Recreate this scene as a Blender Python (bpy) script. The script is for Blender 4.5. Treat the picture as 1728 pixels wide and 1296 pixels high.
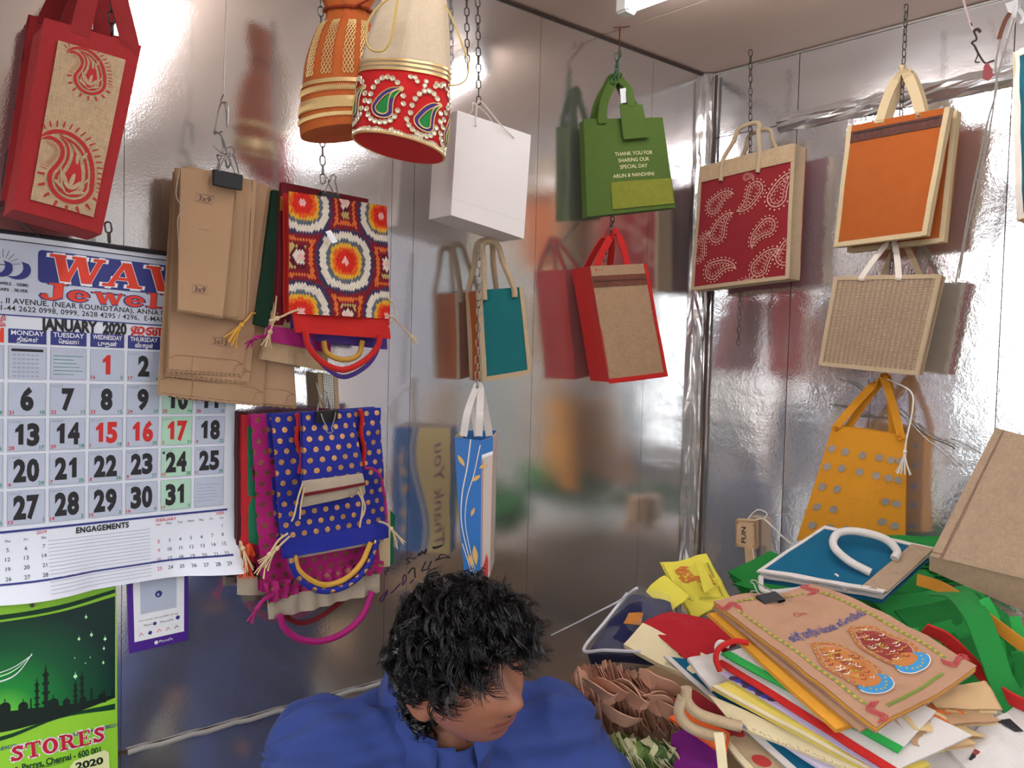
import bpy, bmesh, math, random
from math import sin, cos, pi, radians, sqrt, atan2, floor
from mathutils import Vector, Matrix, noise
from mathutils.geometry import tessellate_polygon
V = Vector
scene = bpy.context.scene
for o in list(bpy.data.objects): bpy.data.objects.remove(o)
COL = scene.collection

# ------------------------------------------------------------------ camera
FPX = 1375.0; PITCH = radians(2.4); ROLL = radians(1.47)
CAM = V((0, 0, 1.5))
FW = V((0, cos(PITCH), -sin(PITCH))); _u = V((0, sin(PITCH), cos(PITCH))); _x = V((1, 0, 0))
RX = cos(ROLL)*_x + sin(ROLL)*_u; UP = -sin(ROLL)*_x + cos(ROLL)*_u
cd = bpy.data.cameras.new('camera'); cam = bpy.data.objects.new('camera', cd); COL.objects.link(cam)
cd.sensor_fit = 'HORIZONTAL'; cd.sensor_width = 36; cd.lens = 36*FPX/1728; cd.clip_start = 0.02; cd.clip_end = 200
m = Matrix((RX, UP, -FW)).transposed().to_4x4(); m.translation = CAM; cam.matrix_world = m
scene.camera = cam
# ------------------------------------------------------------------ world: overcast daylight coming in through the open shop front
w = bpy.data.worlds.new('daylight'); scene.world = w; w.use_nodes = True
bg = w.node_tree.nodes['Background']; bg.inputs[0].default_value = (0.92, 0.96, 1.0, 1); bg.inputs[1].default_value = 3.4
scene.view_settings.view_transform = 'Standard'; scene.view_settings.look = 'None'
scene.view_settings.exposure = 0.7; scene.view_settings.gamma = 1.0; scene.view_settings.use_curve_mapping = False

# ------------------------------------------------------------------ pixel -> place helpers
def ray(px, py): return FW + RX*((px-864)/FPX) - UP*((py-648)/FPX)
def P(px, py, depth): return CAM + ray(px, py)*depth
def hit(px, py, p0, n):
    r = ray(px, py); return CAM + r*((p0-CAM).dot(n)/r.dot(n))
AL = radians(50.7); AR = radians(43.2); DW = 1.4
DL = V((sin(AL), cos(AL), 0)); NL = V((cos(AL), -sin(AL), 0)); PL = CAM - NL*DW          # left wall: direction, normal to the room, a point
CORNER = hit(1195, 128, PL, NL); CEIL = CORNER.z; CORNER = V((CORNER.x, CORNER.y, 0))
DR = V((sin(AR), -cos(AR), 0)); NR = V((-cos(AR), -sin(AR), 0))                             # right wall runs from the corner towards the front
def onL(px, py, off=0.0): return hit(px, py, PL+NL*off, NL)
def onR(px, py, off=0.0): return hit(px, py, CORNER+NR*off, NR)
ZV = V((0, 0, 1))

# ------------------------------------------------------------------ materials
MATS = {}
def nodes(name):
    m = bpy.data.materials.new(name); m.use_nodes = True
    nt = m.node_tree; b = nt.nodes['Principled BSDF']
    return m, nt, b
def lk(nt, a, b): nt.links.new(a, b)
def math_n(nt, op, a, b=None):
    n = nt.nodes.new('ShaderNodeMath'); n.operation = op
    for i, x in enumerate((a, b)):
        if x is None: continue
        if isinstance(x, (int, float)): n.inputs[i].default_value = x
        else: lk(nt, x, n.inputs[i])
    return n.outputs[0]
def mixc(nt, f, a, b):
    n = nt.nodes.new('ShaderNodeMix'); n.data_type = 'RGBA'
    if isinstance(f, (int, float)): n.inputs[0].default_value = f
    else: lk(nt, f, n.inputs[0])
    for i, x in ((6, a), (7, b)):
        if isinstance(x, tuple): n.inputs[i].default_value = (*x[:3], 1)
        else: lk(nt, x, n.inputs[i])
    return n.outputs[2]
def s2l(c):
    return tuple((x/255/12.92 if x <= 10 else ((x/255+.055)/1.055)**2.4) for x in c)
def noise_n(nt, co, scale, detail=3, rough=.6):
    n = nt.nodes.new('ShaderNodeTexNoise'); n.inputs['Scale'].default_value = scale
    n.inputs['Detail'].default_value = detail; n.inputs['Roughness'].default_value = rough
    if co is not None: lk(nt, co, n.inputs['Vector'])
    return n.outputs['Fac']
def mapn(nt, co, sx, sy, sz=1, rot=0):
    n = nt.nodes.new('ShaderNodeMapping'); n.inputs['Scale'].default_value = (sx, sy, sz); n.inputs['Rotation'].default_value = (0, 0, rot)
    lk(nt, co, n.inputs['Vector']); return n.outputs[0]
def bump_n(nt, h, b, strength, dist=.001):
    n = nt.nodes.new('ShaderNodeBump'); n.inputs['Strength'].default_value = strength; n.inputs['Distance'].default_value = dist
    lk(nt, h, n.inputs['Height']); lk(nt, n.outputs[0], b.inputs['Normal'])
def fabric(name, rgb, weave=900, var=.18, rough=.88, jute=0.0, sheen=0.2, bump=.5, dots=None, rgb2=None):
    """woven cloth; rgb are sRGB 0-255 values; UV is in metres. dots=(pitch, radius, rgb): a staggered foil-dot print"""
    if name in MATS: return MATS[name]
    m, nt, b = nodes(name); c = s2l(rgb)
    uv = nt.nodes.new('ShaderNodeUVMap').outputs[0]
    wx = nt.nodes.new('ShaderNodeTexWave'); wx.bands_direction = 'X'; wx.inputs['Scale'].default_value = weave/6.283*2; wx.inputs['Distortion'].default_value = 1.5; wx.inputs['Detail Scale'].default_value = 3
    wy = nt.nodes.new('ShaderNodeTexWave'); wy.bands_direction = 'Y'; wy.inputs['Scale'].default_value = weave/6.283*2; wy.inputs['Distortion'].default_value = 1.5; wy.inputs['Detail Scale'].default_value = 3
    lk(nt, uv, wx.inputs[0]); lk(nt, uv, wy.inputs[0])
    h = math_n(nt, 'MULTIPLY', wx.outputs['Fac'], wy.outputs['Fac'])
    big = noise_n(nt, uv, 35, 4)
    fx = noise_n(nt, mapn(nt, uv, 60, weave*1.1), 1, 2); fy = noise_n(nt, mapn(nt, uv, weave*1.1, 60), 1, 2)
    fib = math_n(nt, 'ADD', fx, fy)                                  # 0..2
    k = math_n(nt, 'ADD', math_n(nt, 'MULTIPLY', math_n(nt, 'SUBTRACT', big, .5), var*1.2),
               math_n(nt, 'MULTIPLY', math_n(nt, 'SUBTRACT', fib, 1.0), var*(1.2+5*jute)))
    k = math_n(nt, 'ADD', k, 1.0)
    col = c if rgb2 is None else mixc(nt, math_n(nt, 'GREATER_THAN', noise_n(nt, uv, 18, 2), .55), c, s2l(rgb2))
    if dots:
        sep = nt.nodes.new('ShaderNodeSeparateXYZ'); lk(nt, uv, sep.inputs[0])
        pch, rad, drgb = dots
        gy = math_n(nt, 'DIVIDE', sep.outputs[1], pch*.866); row = math_n(nt, 'FLOOR', gy)
        gx = math_n(nt, 'ADD', math_n(nt, 'DIVIDE', sep.outputs[0], pch), math_n(nt, 'MULTIPLY', math_n(nt, 'MODULO', math_n(nt, 'ADD', row, 100), 2), .5))
        dx = math_n(nt, 'MULTIPLY', math_n(nt, 'SUBTRACT', math_n(nt, 'FRACT', math_n(nt, 'ADD', gx, 100)), .5), pch)
        dy = math_n(nt, 'MULTIPLY', math_n(nt, 'SUBTRACT', math_n(nt, 'FRACT', math_n(nt, 'ADD', gy, 100)), .5), pch*.866)
        d = math_n(nt, 'SQRT', math_n(nt, 'ADD', math_n(nt, 'MULTIPLY', dx, dx), math_n(nt, 'MULTIPLY', dy, dy)))
        f = math_n(nt, 'LESS_THAN', d, rad)
        col = mixc(nt, f, c, s2l(drgb)); lk(nt, math_n(nt, 'MULTIPLY', f, .75), b.inputs['Metallic'])
        lk(nt, math_n(nt, 'SUBTRACT', rough, math_n(nt, 'MULTIPLY', f, .45)), b.inputs['Roughness'])
    else:
        b.inputs['Roughness'].default_value = rough
    vm = nt.nodes.new('ShaderNodeVectorMath'); vm.operation = 'SCALE'
    if isinstance(col, tuple): vm.inputs[0].default_value = col
    else: lk(nt, col, vm.inputs[0])
    lk(nt, k, vm.inputs['Scale']); lk(nt, vm.outputs[0], b.inputs['Base Color'])
    b.inputs['Sheen Weight'].default_value = sheen*.3; b.inputs['Specular IOR Level'].default_value = .25
    bump_n(nt, math_n(nt, 'ADD', h, math_n(nt, 'MULTIPLY', fib, .6)), b, bump, .0006)
    MATS[name] = m; return m
def plain(name, rgb, rough=.5, metal=0.0, var=.08, scale=40, bump=0.0, spec=.4, emit=None, trans=0.0, coat=0.0):
    if name in MATS: return MATS[name]
    m, nt, b = nodes(name); c = s2l(rgb)
    co = nt.nodes.new('ShaderNodeTexCoord').outputs['Object']
    n = noise_n(nt, co, scale, 4)
    k = math_n(nt, 'ADD', math_n(nt, 'MULTIPLY', math_n(nt, 'SUBTRACT', n, .5), var*2), 1.0)
    vm = nt.nodes.new('ShaderNodeVectorMath'); vm.operation = 'SCALE'; vm.inputs[0].default_value = c; lk(nt, k, vm.inputs['Scale'])
    lk(nt, vm.outputs[0], b.inputs['Base Color'])
    b.inputs['Roughness'].default_value = rough; b.inputs['Metallic'].default_value = metal; b.inputs['Specular IOR Level'].default_value = spec
    if bump: bump_n(nt, n, b, bump, .004)
    if emit: b.inputs['Emission Color'].default_value = (*s2l(emit[0]), 1); b.inputs['Emission Strength'].default_value = emit[1]
    if trans: b.inputs['Transmission Weight'].default_value = trans; b.inputs['IOR'].default_value = 1.35
    if coat: b.inputs['Coat Weight'].default_value = coat; b.inputs['Coat Roughness'].default_value = .2
    MATS[name] = m; return m
def attr_cloth(name, rough=.85, weave=700):
    """cloth whose yarn colours are stored per stitch in the attribute Col"""
    if name in MATS: return MATS[name]
    m, nt, b = nodes(name); a = nt.nodes.new('ShaderNodeAttribute'); a.attribute_name = 'Col'
    uv = nt.nodes.new('ShaderNodeUVMap').outputs[0]
    n = noise_n(nt, uv, weave, 2); k = math_n(nt, 'ADD', math_n(nt, 'MULTIPLY', n, .7), .65)
    vm = nt.nodes.new('ShaderNodeVectorMath'); vm.operation = 'SCALE'; lk(nt, a.outputs['Color'], vm.inputs[0]); lk(nt, k, vm.inputs['Scale'])
    lk(nt, vm.outputs[0], b.inputs['Base Color']); b.inputs['Roughness'].default_value = rough; b.inputs['Specular IOR Level'].default_value = .2
    bump_n(nt, n, b, .5, .0008)
    MATS[name] = m; return m

# ------------------------------------------------------------------ objects
def LOC(o):
    return o['_loc'] if '_loc' in o else (0, 0, 0)
def thing(name, label, cat, loc, group=None):
    o = bpy.data.objects.new(name, None); COL.objects.link(o); o.empty_display_size = .05
    o.location = loc; o['_loc'] = tuple(loc); o['label'] = label; o['category'] = cat
    if group: o['group'] = group
    return o
def tag(o, label, cat, group=None):
    o['label'] = label; o['category'] = cat
    if group: o['group'] = group
    return o
def mesh(name, verts, faces, mat, parent=None, smooth=True, uv=None, loc=None, label=None):
    """one mesh object; verts are world coordinates; uv = one (u,v) per vertex"""
    if parent is not None: L = V(LOC(parent))
    else: L = V(loc) if loc is not None else V((0, 0, 0))
    me = bpy.data.meshes.new(name); me.from_pydata([V(v)-L for v in verts], [], faces)
    if uv is not None:
        ul = me.uv_layers.new(name='UVMap')
        for lp in me.loops: ul.data[lp.index].uv = uv[lp.vertex_index]
    if smooth:
        me.shade_smooth(); me.set_sharp_from_angle(angle=.75)
    if isinstance(mat, (list, tuple)):
        for x in mat: me.materials.append(x)
    else: me.materials.append(mat)
    o = bpy.data.objects.new(name, me); COL.objects.link(o)
    if parent is not None: o.parent = parent
    else: o.location = L
    o['_loc'] = tuple(L)
    if label: o['label'] = label
    return o
def struct(o, label=None):
    o['kind'] = 'structure'
    if label: o['label'] = label
    return o
def fbm(x, y, z=0.0): return noise.fractal(V((x, y, z)), 1.0, 2.0, 3)

class Face:
    """a cloth or paper panel: corners tl, tr, br, bl in the world; S(u,v,o) gives the point, o metres off the front"""
    def __init__(s, c, toward=None, bulge=0.0, wr=0.0, seed=0.0, fn=None):
        s.c = [V(x) for x in c]; tl, tr, br, bl = s.c
        n = (tr-tl).cross(bl-tl) + (br-bl).cross(br-tr); n.normalize()
        t = (CAM if toward is None else V(toward)) - (tl+tr+br+bl)/4
        if n.dot(t) < 0: n = -n
        s.n = n; s.bulge = bulge; s.wr = wr; s.seed = seed; s.fn = fn
        s.W = ((tr-tl).length + (br-bl).length)/2; s.H = ((bl-tl).length + (br-tr).length)/2
    def base(s, u, v):
        tl, tr, br, bl = s.c
        return (tl*(1-u)+tr*u)*(1-v) + (bl*(1-u)+br*u)*v
    def S(s, u, v, o=0.0):
        p = s.base(u, v); d = o
        if s.bulge: 
            uu = min(max(u, 0), 1); vv = min(max(v, 0), 1); d += s.bulge*(max(0, sin(pi*uu))**.8)*(sin(pi*min(.5, vv*.8+.05)))
        if s.wr: d += s.wr*fbm(u*s.W*14+s.seed*7.3, v*s.H*14+s.seed*3.1, s.seed)
        if s.fn: d += s.fn(u, v)
        return p + s.n*d
    def shifted(s, d, **k):
        f = Face(s.c, None, s.bulge, s.wr, s.seed, s.fn); f.n = s.n.copy(); f.c = [x + s.n*d for x in s.c]
        for a, b in k.items(): setattr(f, a, b)
        return f
def lerp(a, b, t): return a+(b-a)*t

def panel(name, face, mat, parent, th=.002, nu=12, nv=14, rng=(0, 1, 0, 1), o=0.0, both=True, label=None, edge=None, loc=None, uvs=1.0):
    """a sheet with real thickness over the range (u0,u1,v0,v1) of a face; edge(side,t) may push the outline (metres)"""
    u0, u1, v0, v1 = rng
    vs, uv, fs = [], [], []
    N = (nu+1)*(nv+1)
    for k, oo in enumerate((o, o-th)):
        for j in range(nv+1):
            for i in range(nu+1):
                u = lerp(u0, u1, i/nu); v = lerp(v0, v1, j/nv)
                if edge: u, v = edge(u, v, i/nu, j/nv)
                vs.append(face.S(u, v, oo)); uv.append((u*face.W*uvs, v*face.H*uvs))
    def id(k, i, j): return k*N + j*(nu+1)+i
    flip = face.n.dot((face.c[1]-face.c[0]).cross(face.c[3]-face.c[0])) > 0
    for j in range(nv):
        for i in range(nu):
            q = (id(0, i, j), id(0, i+1, j), id(0, i+1, j+1), id(0, i, j+1)); fs.append(q if flip else q[::-1])
            q = (id(1, i, j), id(1, i, j+1), id(1, i+1, j+1), id(1, i+1, j)); fs.append(q if flip else q[::-1])
    rim = [(i, 0) for i in range(nu)] + [(nu, j) for j in range(nv)] + [(i, nv) for i in range(nu, 0, -1)] + [(0, j) for j in range(nv, 0, -1)]
    for a in range(len(rim)):
        p, q = rim[a], rim[(a+1) % len(rim)]
        f = (id(0, *p), id(1, *p), id(1, *q), id(0, *q)); fs.append(f if flip else f[::-1])
    return mesh(name, vs, fs, mat, parent, True, uv, loc, label)

def tube(name, pts, r, mat, parent=None, n=6, loc=None, label=None, close=False, taper=None, twist=0):
    pts = [V(p) for p in pts]; M = len(pts); vs, fs, uv = [], [], []
    prev = None; L = 0
    for i, p in enumerate(pts):
        a = pts[(i-1) % M] if (i > 0 or close) else p; b = pts[(i+1) % M] if (i < M-1 or close) else p
        t = (b-a); t = t.normalized() if t.length > 1e-9 else V((0, 0, 1))
        if prev is None:
            prev = t.orthogonal().normalized()
        x = prev - t*prev.dot(t); x = x.normalized() if x.length > 1e-6 else t.orthogonal().normalized(); prev = x; y = t.cross(x)
        if i: L += (p-pts[i-1]).length
        rr = r*(taper(i/(M-1)) if taper else 1)
        for k in range(n):
            an = 2*pi*k/n + twist*i; vs.append(p + (x*cos(an)+y*sin(an))*rr); uv.append((k/n*r*6.28, L))
    rings = M if close else M-1
    for i in range(rings):
        j = (i+1) % M
        for k in range(n):
            k2 = (k+1) % n; fs.append((i*n+k, i*n+k2, j*n+k2, j*n+k))
    if not close:
        fs.append(tuple(range(n))[::-1]); fs.append(tuple((M-1)*n+k for k in range(n)))
    return mesh(name, vs, fs, mat, parent, True, uv, loc, label)

def ribbon(name, pts, width, wdir, mat, parent=None, th=.003, loc=None, label=None, wfn=None):
    """flat strap along pts; wdir = across direction (vector or function of t)"""
    pts = [V(p) for p in pts]; M = len(pts); vs, fs, uv = [], [], []; L = 0
    for i, p in enumerate(pts):
        a = pts[max(0, i-1)]; b = pts[min(M-1, i+1)]; t = (b-a).normalized()
        wd = wdir(i/(M-1)) if callable(wdir) else V(wdir)
        wd = wd - t*wd.dot(t); wd = wd.normalized() if wd.length > 1e-5 else t.orthogonal().normalized()
        nn = t.cross(wd).normalized(); ww = width/2*(wfn(i/(M-1)) if wfn else 1)
        if i: L += (p-pts[i-1]).length
        for (q, s) in ((-1, -1), (1, -1), (1, 1), (-1, 1)):
            vs.append(p + wd*q*ww + nn*s*th/2); uv.append((q*ww, L))
    for i in range(M-1):
        for k in range(4):
            k2 = (k+1) % 4; fs.append((i*4+k, i*4+k2, i*4+4+k2, i*4+4+k))
    fs.append((3, 2, 1, 0)); e = (M-1)*4; fs.append((e, e+1, e+2, e+3))
    return mesh(name, vs, fs, mat, parent, False, uv, loc, label)

def catmull(pts, n=8, close=False):
    pts = [V(p) for p in pts]; out = []; M = len(pts)
    for i in range(M if close else M-1):
        p0 = pts[(i-1) % M] if (close or i > 0) else pts[0]*2-pts[1]
        p1 = pts[i]; p2 = pts[(i+1) % M]; p3 = pts[(i+2) % M] if (close or i < M-2) else pts[-1]*2-pts[-2]
        for k in range(n):
            t = k/n; out.append(.5*((2*p1)+(p2-p0)*t+(2*p0-5*p1+4*p2-p3)*t*t+(3*p1-p0-3*p2+p3)*t**3))
    if not close: out.append(pts[-1])
    return out
def box_mesh(name, c, sx, sy, sz, X, Y, Z, mat, parent=None, loc=None, bev=.0):
    """bevelled box centred on c with axes X,Y,Z"""
    bm = bmesh.new(); bmesh.ops.create_cube(bm, size=1)
    for v in bm.verts: v.co = V((v.co.x*sx, v.co.y*sy, v.co.z*sz))
    if bev: bmesh.ops.bevel(bm, geom=list(bm.edges), offset=bev, segments=2, affect='EDGES')
    vs = [V(c)+X*v.co.x+Y*v.co.y+Z*v.co.z for v in bm.verts]; bm.verts.index_update(); fs = [[v.index for v in f.verts] for f in bm.faces]; bm.free()
    uv = [(v.x, v.z) for v in vs]
    return mesh(name, vs, fs, mat, parent, False, uv, loc)

# ------------------------------------------------------------------ flat print on a face
_TC = {}
def text_geo(s, bold=0.0, shear=0.0, spacing=1.0):
    k = (s, bold, shear, spacing)
    if k in _TC: return _TC[k]
    cu = bpy.data.curves.new('t', 'FONT'); cu.body = s; cu.size = 1; cu.offset = bold; cu.shear = shear; cu.space_character = spacing; cu.resolution_u = 3; cu.fill_mode = 'FRONT'
    ob = bpy.data.objects.new('t', cu); COL.objects.link(ob)
    dg = bpy.context.evaluated_depsgraph_get(); dg.update()
    me = bpy.data.meshes.new_from_object(ob.evaluated_get(dg))
    vs = [(v.co.x, v.co.y) for v in me.vertices]; fs = [tuple(p.vertices) for p in me.polygons]
    bpy.data.objects.remove(ob); bpy.data.curves.remove(cu); bpy.data.meshes.remove(me)
    _TC[k] = (vs, fs); return _TC[k]
class Print:
    """flat print, laid out in metres on a face: x to the right from the left edge, y down from the top edge"""
    def __init__(s, face, o=.0006): s.f = face; s.o = o; s.d = {}; s.n = 0
    def _add(s, key, pts, fs, lift=0):
        vs, ff, uv = s.d.setdefault(key, ([], [], [])); b = len(vs)
        s.n += 1; lift += s.n*1e-7
        for (x, y) in pts: vs.append(s.f.S(x/s.f.W, y/s.f.H, s.o+lift)); uv.append((x, y))
        ff.extend(tuple(b+i for i in f) for f in fs)
    def poly(s, key, pts, lift=0):
        if len(pts) <= 4: s._add(key, pts, [tuple(range(len(pts)))], lift)
        else: s._add(key, pts, [tuple(t) for t in tessellate_polygon([[V((x, y, 0)) for x, y in pts]])], lift)
    def rect(s, key, x0, y0, x1, y1, lift=0, n=1):
        for i in range(n):
            a = lerp(x0, x1, i/n); b = lerp(x0, x1, (i+1)/n); s.poly(key, [(a, y0), (b, y0), (b, y1), (a, y1)], lift)
    def line(s, key, pts, w, lift=0, close=False):
        P2 = [V((x, y, 0)) for x, y in pts]; M = len(P2); L, R = [], []
        for i in range(M):
            a = P2[(i-1) % M] if close else P2[max(0, i-1)]; b = P2[(i+1) % M] if close else P2[min(M-1, i+1)]
            t = b-a; t = t.normalized() if t.length > 1e-9 else V((1, 0, 0)); nn = V((-t.y, t.x, 0))*(w/2)
            L.append(P2[i]+nn); R.append(P2[i]-nn)
        pts2 = [(p.x, p.y) for p in L] + [(p.x, p.y) for p in R]
        s._add(key, pts2, [(i, (i+1) % M, M+(i+1) % M, M+i) for i in range(M if close else M-1)], lift)
    def disc(s, key, x, y, r, n=10, lift=0, ry=None):
        ry = ry or r
        s._add(key, [(x, y)]+[(x+r*cos(2*pi*i/n), y+ry*sin(2*pi*i/n)) for i in range(n)], [(0, 1+i, 1+(i+1) % n) for i in range(n)], lift)
    def text(s, key, t, x, y, h, w=None, bold=.0, shear=0.0, align='l', lift=0, rot=0.0, outline=None, spacing=1.0):
        """baseline-left (or centre) at x,y; h = capital height in metres; w = fit to this width"""
        vs, fs = text_geo(t, bold, shear, spacing)
        if not vs: return
        x0 = min(v[0] for v in vs); x1 = max(v[0] for v in vs); k = h/.7; kx = k if w is None else w/(x1-x0)
        ox = {'l': -x0, 'c': -(x0+x1)/2, 'r': -x1}[align]
        c, sn = cos(rot), sin(rot)
        if outline:
            v2, f2 = text_geo(t, bold+outline[1], shear, spacing)
            pts = [((vx+ox)*kx, -vy*k) for vx, vy in v2]; s._add(outline[0], [(x+a*c-b*sn, y+a*sn+b*c) for a, b in pts], f2, lift)
        pts = [((vx+ox)*kx, -vy*k) for vx, vy in vs]
        s._add(key, [(x+a*c-b*sn, y+a*sn+b*c) for a, b in pts], fs, lift+(.0003 if outline else 0))
    def oval(s, key, x, y, rx, ry, lift=0, n=26, rings=5, fn=None):
        pts = [(x, y)]; fs = []
        for k in range(1, rings+1):
            for i in range(n): t = 2*pi*i/n; q = k/rings*(fn(t) if fn else 1); pts.append((x+rx*q*cos(t), y+ry*q*sin(t)))
        for i in range(n):
            j = (i+1) % n; fs.append((0, 1+i, 1+j))
            for k in range(rings-1): fs.append((1+k*n+i, 1+(k+1)*n+i, 1+(k+1)*n+j, 1+k*n+j))
        s._add(key, pts, fs, lift)
    def digits(s, key, t, x, y, h, w, bold, lift):
        cw_ = w/len(t)
        for i, ch in enumerate(t):
            a = x+cw_*i
            if ch == '1': s.poly(key, [(a+cw_*.38, y), (a+cw_*.38, y-h*.66), (a+cw_*.14, y-h*.6), (a+cw_*.14, y-h*.76), (a+cw_*.5, y-h*1.02), (a+cw_*.76, y-h*1.02), (a+cw_*.76, y)], lift)
            else: s.text(key, ch, a+cw_*.02, y, h, w=cw_*.96, bold=bold, lift=lift)
    def build(s, parent, names, mats):
        for key, (vs, fs, uv) in s.d.items():
            mesh(names.get(key, 'print'), vs, fs, mats[key], parent, False, uv)['kind'] = 'stuff'
# ------------------------------------------------------------------ the room
def foil(name, rough, grain, crinkle, tint=(.86, .85, .84), streak=0.0, gamp=.00012, metal=.84):
    m, nt, b = nodes(name)
    co = nt.nodes.new('ShaderNodeTexCoord').outputs['Object']
    b.inputs['Metallic'].default_value = metal; b.inputs['Base Color'].default_value = (*tint, 1)
    n1 = noise_n(nt, co, grain, 3, .6); n2 = noise_n(nt, co, 7, 3, .55); n3 = noise_n(nt, mapn(nt, co, 1.2, 1.2, 9), 1.4, 2)
    r = math_n(nt, 'ADD', rough, math_n(nt, 'MULTIPLY', math_n(nt, 'SUBTRACT', n2, .5), rough*.7)); lk(nt, r, b.inputs['Roughness'])
    h = math_n(nt, 'ADD', math_n(nt, 'MULTIPLY', n1, gamp), math_n(nt, 'MULTIPLY', n2, crinkle))
    h = math_n(nt, 'ADD', h, math_n(nt, 'MULTIPLY', n3, crinkle*streak))
    bp = nt.nodes.new('ShaderNodeBump'); bp.inputs['Strength'].default_value = 1; bp.inputs['Distance'].default_value = 1.0
    lk(nt, h, bp.inputs['Height']); lk(nt, bp.outputs[0], b.inputs['Normal'])
    return m
M_FL = foil("brushed_foil_sheet", .10, 300, .0004, (.80, .78, .77), .6, .00011, .91)
M_FR = foil("crinkled_foil", .09, 150, .0020, (.86, .86, .87), .4, .0003)
M_CEIL = plain('ceiling_board', (198, 174, 158), .55, 0, .05, 3, spec=.35)
M_JOINT = plain('dark_joint', (74, 54, 46), .7)
M_FLOOR = plain('floor_cement', (92, 84, 78), .8, 0, .15, 8)
M_STREET = plain('street_asphalt', (105, 102, 100), .9, 0, .15, 3)
LBACK, RBACK = 3.2, 3.0
cL = CORNER - DL*LBACK; cR = CORNER + DR*RBACK
def slab(name, a, b, z0, z1, n, th, mat):
    a0 = V((a.x, a.y, z0)); b0 = V((b.x, b.y, z0)); up = V((0, 0, z1-z0)); k = -n*th
    vs = [a0, b0, b0+up, a0+up, a0+k, b0+k, b0+up+k, a0+up+k]
    fs = [(0, 1, 2, 3), (5, 4, 7, 6), (4, 0, 3, 7), (1, 5, 6, 2), (3, 2, 6, 7), (4, 5, 1, 0)]
    return struct(mesh(name, vs, fs, mat, None, False))
def sheetline(px, wall, side):                    # a point along the wall under image column px
    p = (onL if side == 'L' else onR)(px, 620); return (p-CORNER).dot(DL if side == 'L' else DR)
# left wall: backing plus separate foil sheets butted at visible joints
wl = slab('wall_left', cL, CORNER, 0, CEIL, NL, .04, M_JOINT)
js = [-LBACK, sheetline(207, 0, 'L'), sheetline(655, 0, 'L'), sheetline(692, 0, 'L'), sheetline(897, 0, 'L'), sheetline(1085, 0, 'L'), 0]
ZS = onL(400, 1217).z
for i in range(len(js)-1):
    a, b = js[i]+.0005, js[i+1]-.0005
    for (z0, z1) in (((.02, ZS-.004), (ZS+.004, CEIL-.003)) if i < 2 else ((.02, CEIL-.003),)):
        p = CORNER+DL*a; q = CORNER+DL*b; e = NL*.002
        vs = [p+e+ZV*z0, q+e+ZV*z0, q+e+ZV*z1, p+e+ZV*z1, p+ZV*z0, q+ZV*z0, q+ZV*z1, p+ZV*z1]
        mesh('foil_sheet', vs, [(0, 1, 2, 3), (4, 0, 3, 7), (1, 5, 6, 2), (3, 2, 6, 7), (0, 4, 5, 1)], M_FL, wl, False)
wr = slab('wall_right', CORNER, cR, 0, CEIL, NR, .04, M_JOINT)
ZT = onR(1500, 168).z
jr = [0, sheetline(1330, 0, 'R'), sheetline(1685, 0, 'R'), RBACK]
for i in range(len(jr)-1):
    a, b = jr[i]+.001, jr[i+1]-.001
    for (z0, z1) in ((.02, ZT-.012), (ZT-.01, CEIL-.003)):
        # gently buckled foil
        nu, nv = 26, 26; vs = []; fs = []
        for j in range(nv+1):
            for k in range(nu+1):
                s = lerp(a, b, k/nu); z = lerp(z0, z1, j/nv)
                d = .003 + .004*fbm(s*3.1, z*2.3, 4.0+i) * max(0, sin(pi*k/nu))**.5
                vs.append(CORNER+DR*s+NR*max(d, .0012)+ZV*z)
        for j in range(nv):
            for k in range(nu):
                q = j*(nu+1)+k; fs.append((q, q+1, q+nu+2, q+nu+1))
        mesh('foil_sheet', vs, fs, M_FR, wr, True)
# overlapping folded foil seam on the right wall, and the foil-wrapped corner post
def crumple_strip(name, p0, p1, wdir, ndir, w, amp, n, seed, parent, mat, lf=.9):
    vs, fs = [], []; m_ = 8
    for i in range(n+1):
        p = p0.lerp(p1, i/n)
        for j in range(m_+1):
            t = j/m_*2-1
            d = .004 + (1-t*t)*w*.35 + amp*noise.noise(V((i*lf+seed, j*1.7, seed)))
            vs.append(p + wdir*(t*w/2 + amp*.6*noise.noise(V((i*lf*.8, j+seed, 3)))) + ndir*max(d, .003))
    for i in range(n):
        for j in range(m_):
            q = i*(m_+1)+j; fs.append((q, q+1, q+m_+2, q+m_+1))
    return mesh(name, vs, fs, mat, parent, False)
M_TAPE = foil('folded_foil', .2, 90, .004, (.82, .80, .78), 1)
a = onR(1318, 210); b_ = onR(1728, 105); sa = (a-CORNER).dot(DR)
crumple_strip('foil_seam', CORNER+DR*sa+ZV*a.z, CORNER+DR*2.2+ZV*(a.z+.02), ZV, NR, .045, .012, 60, 2.2, wr, M_TAPE)
bis = (NL+NR).normalized(); side = bis.cross(ZV)
post = crumple_strip('trim_1', CORNER+bis*.012, CORNER+bis*.012+ZV*(CEIL-.003), side, bis, .05, .011, 90, 5.1, None, M_TAPE, .12); struct(post)
struct(tube('trim_slit_shade', [CORNER+bis*.034-side*.016*sgn+ZV*z for sgn in (1,) for z in (.02, .6, 1.2, 1.8, CEIL-.01)], .0035, M_JOINT, None, 6))  # thin dark tube stands in for the shaded slit beside the post
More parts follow.
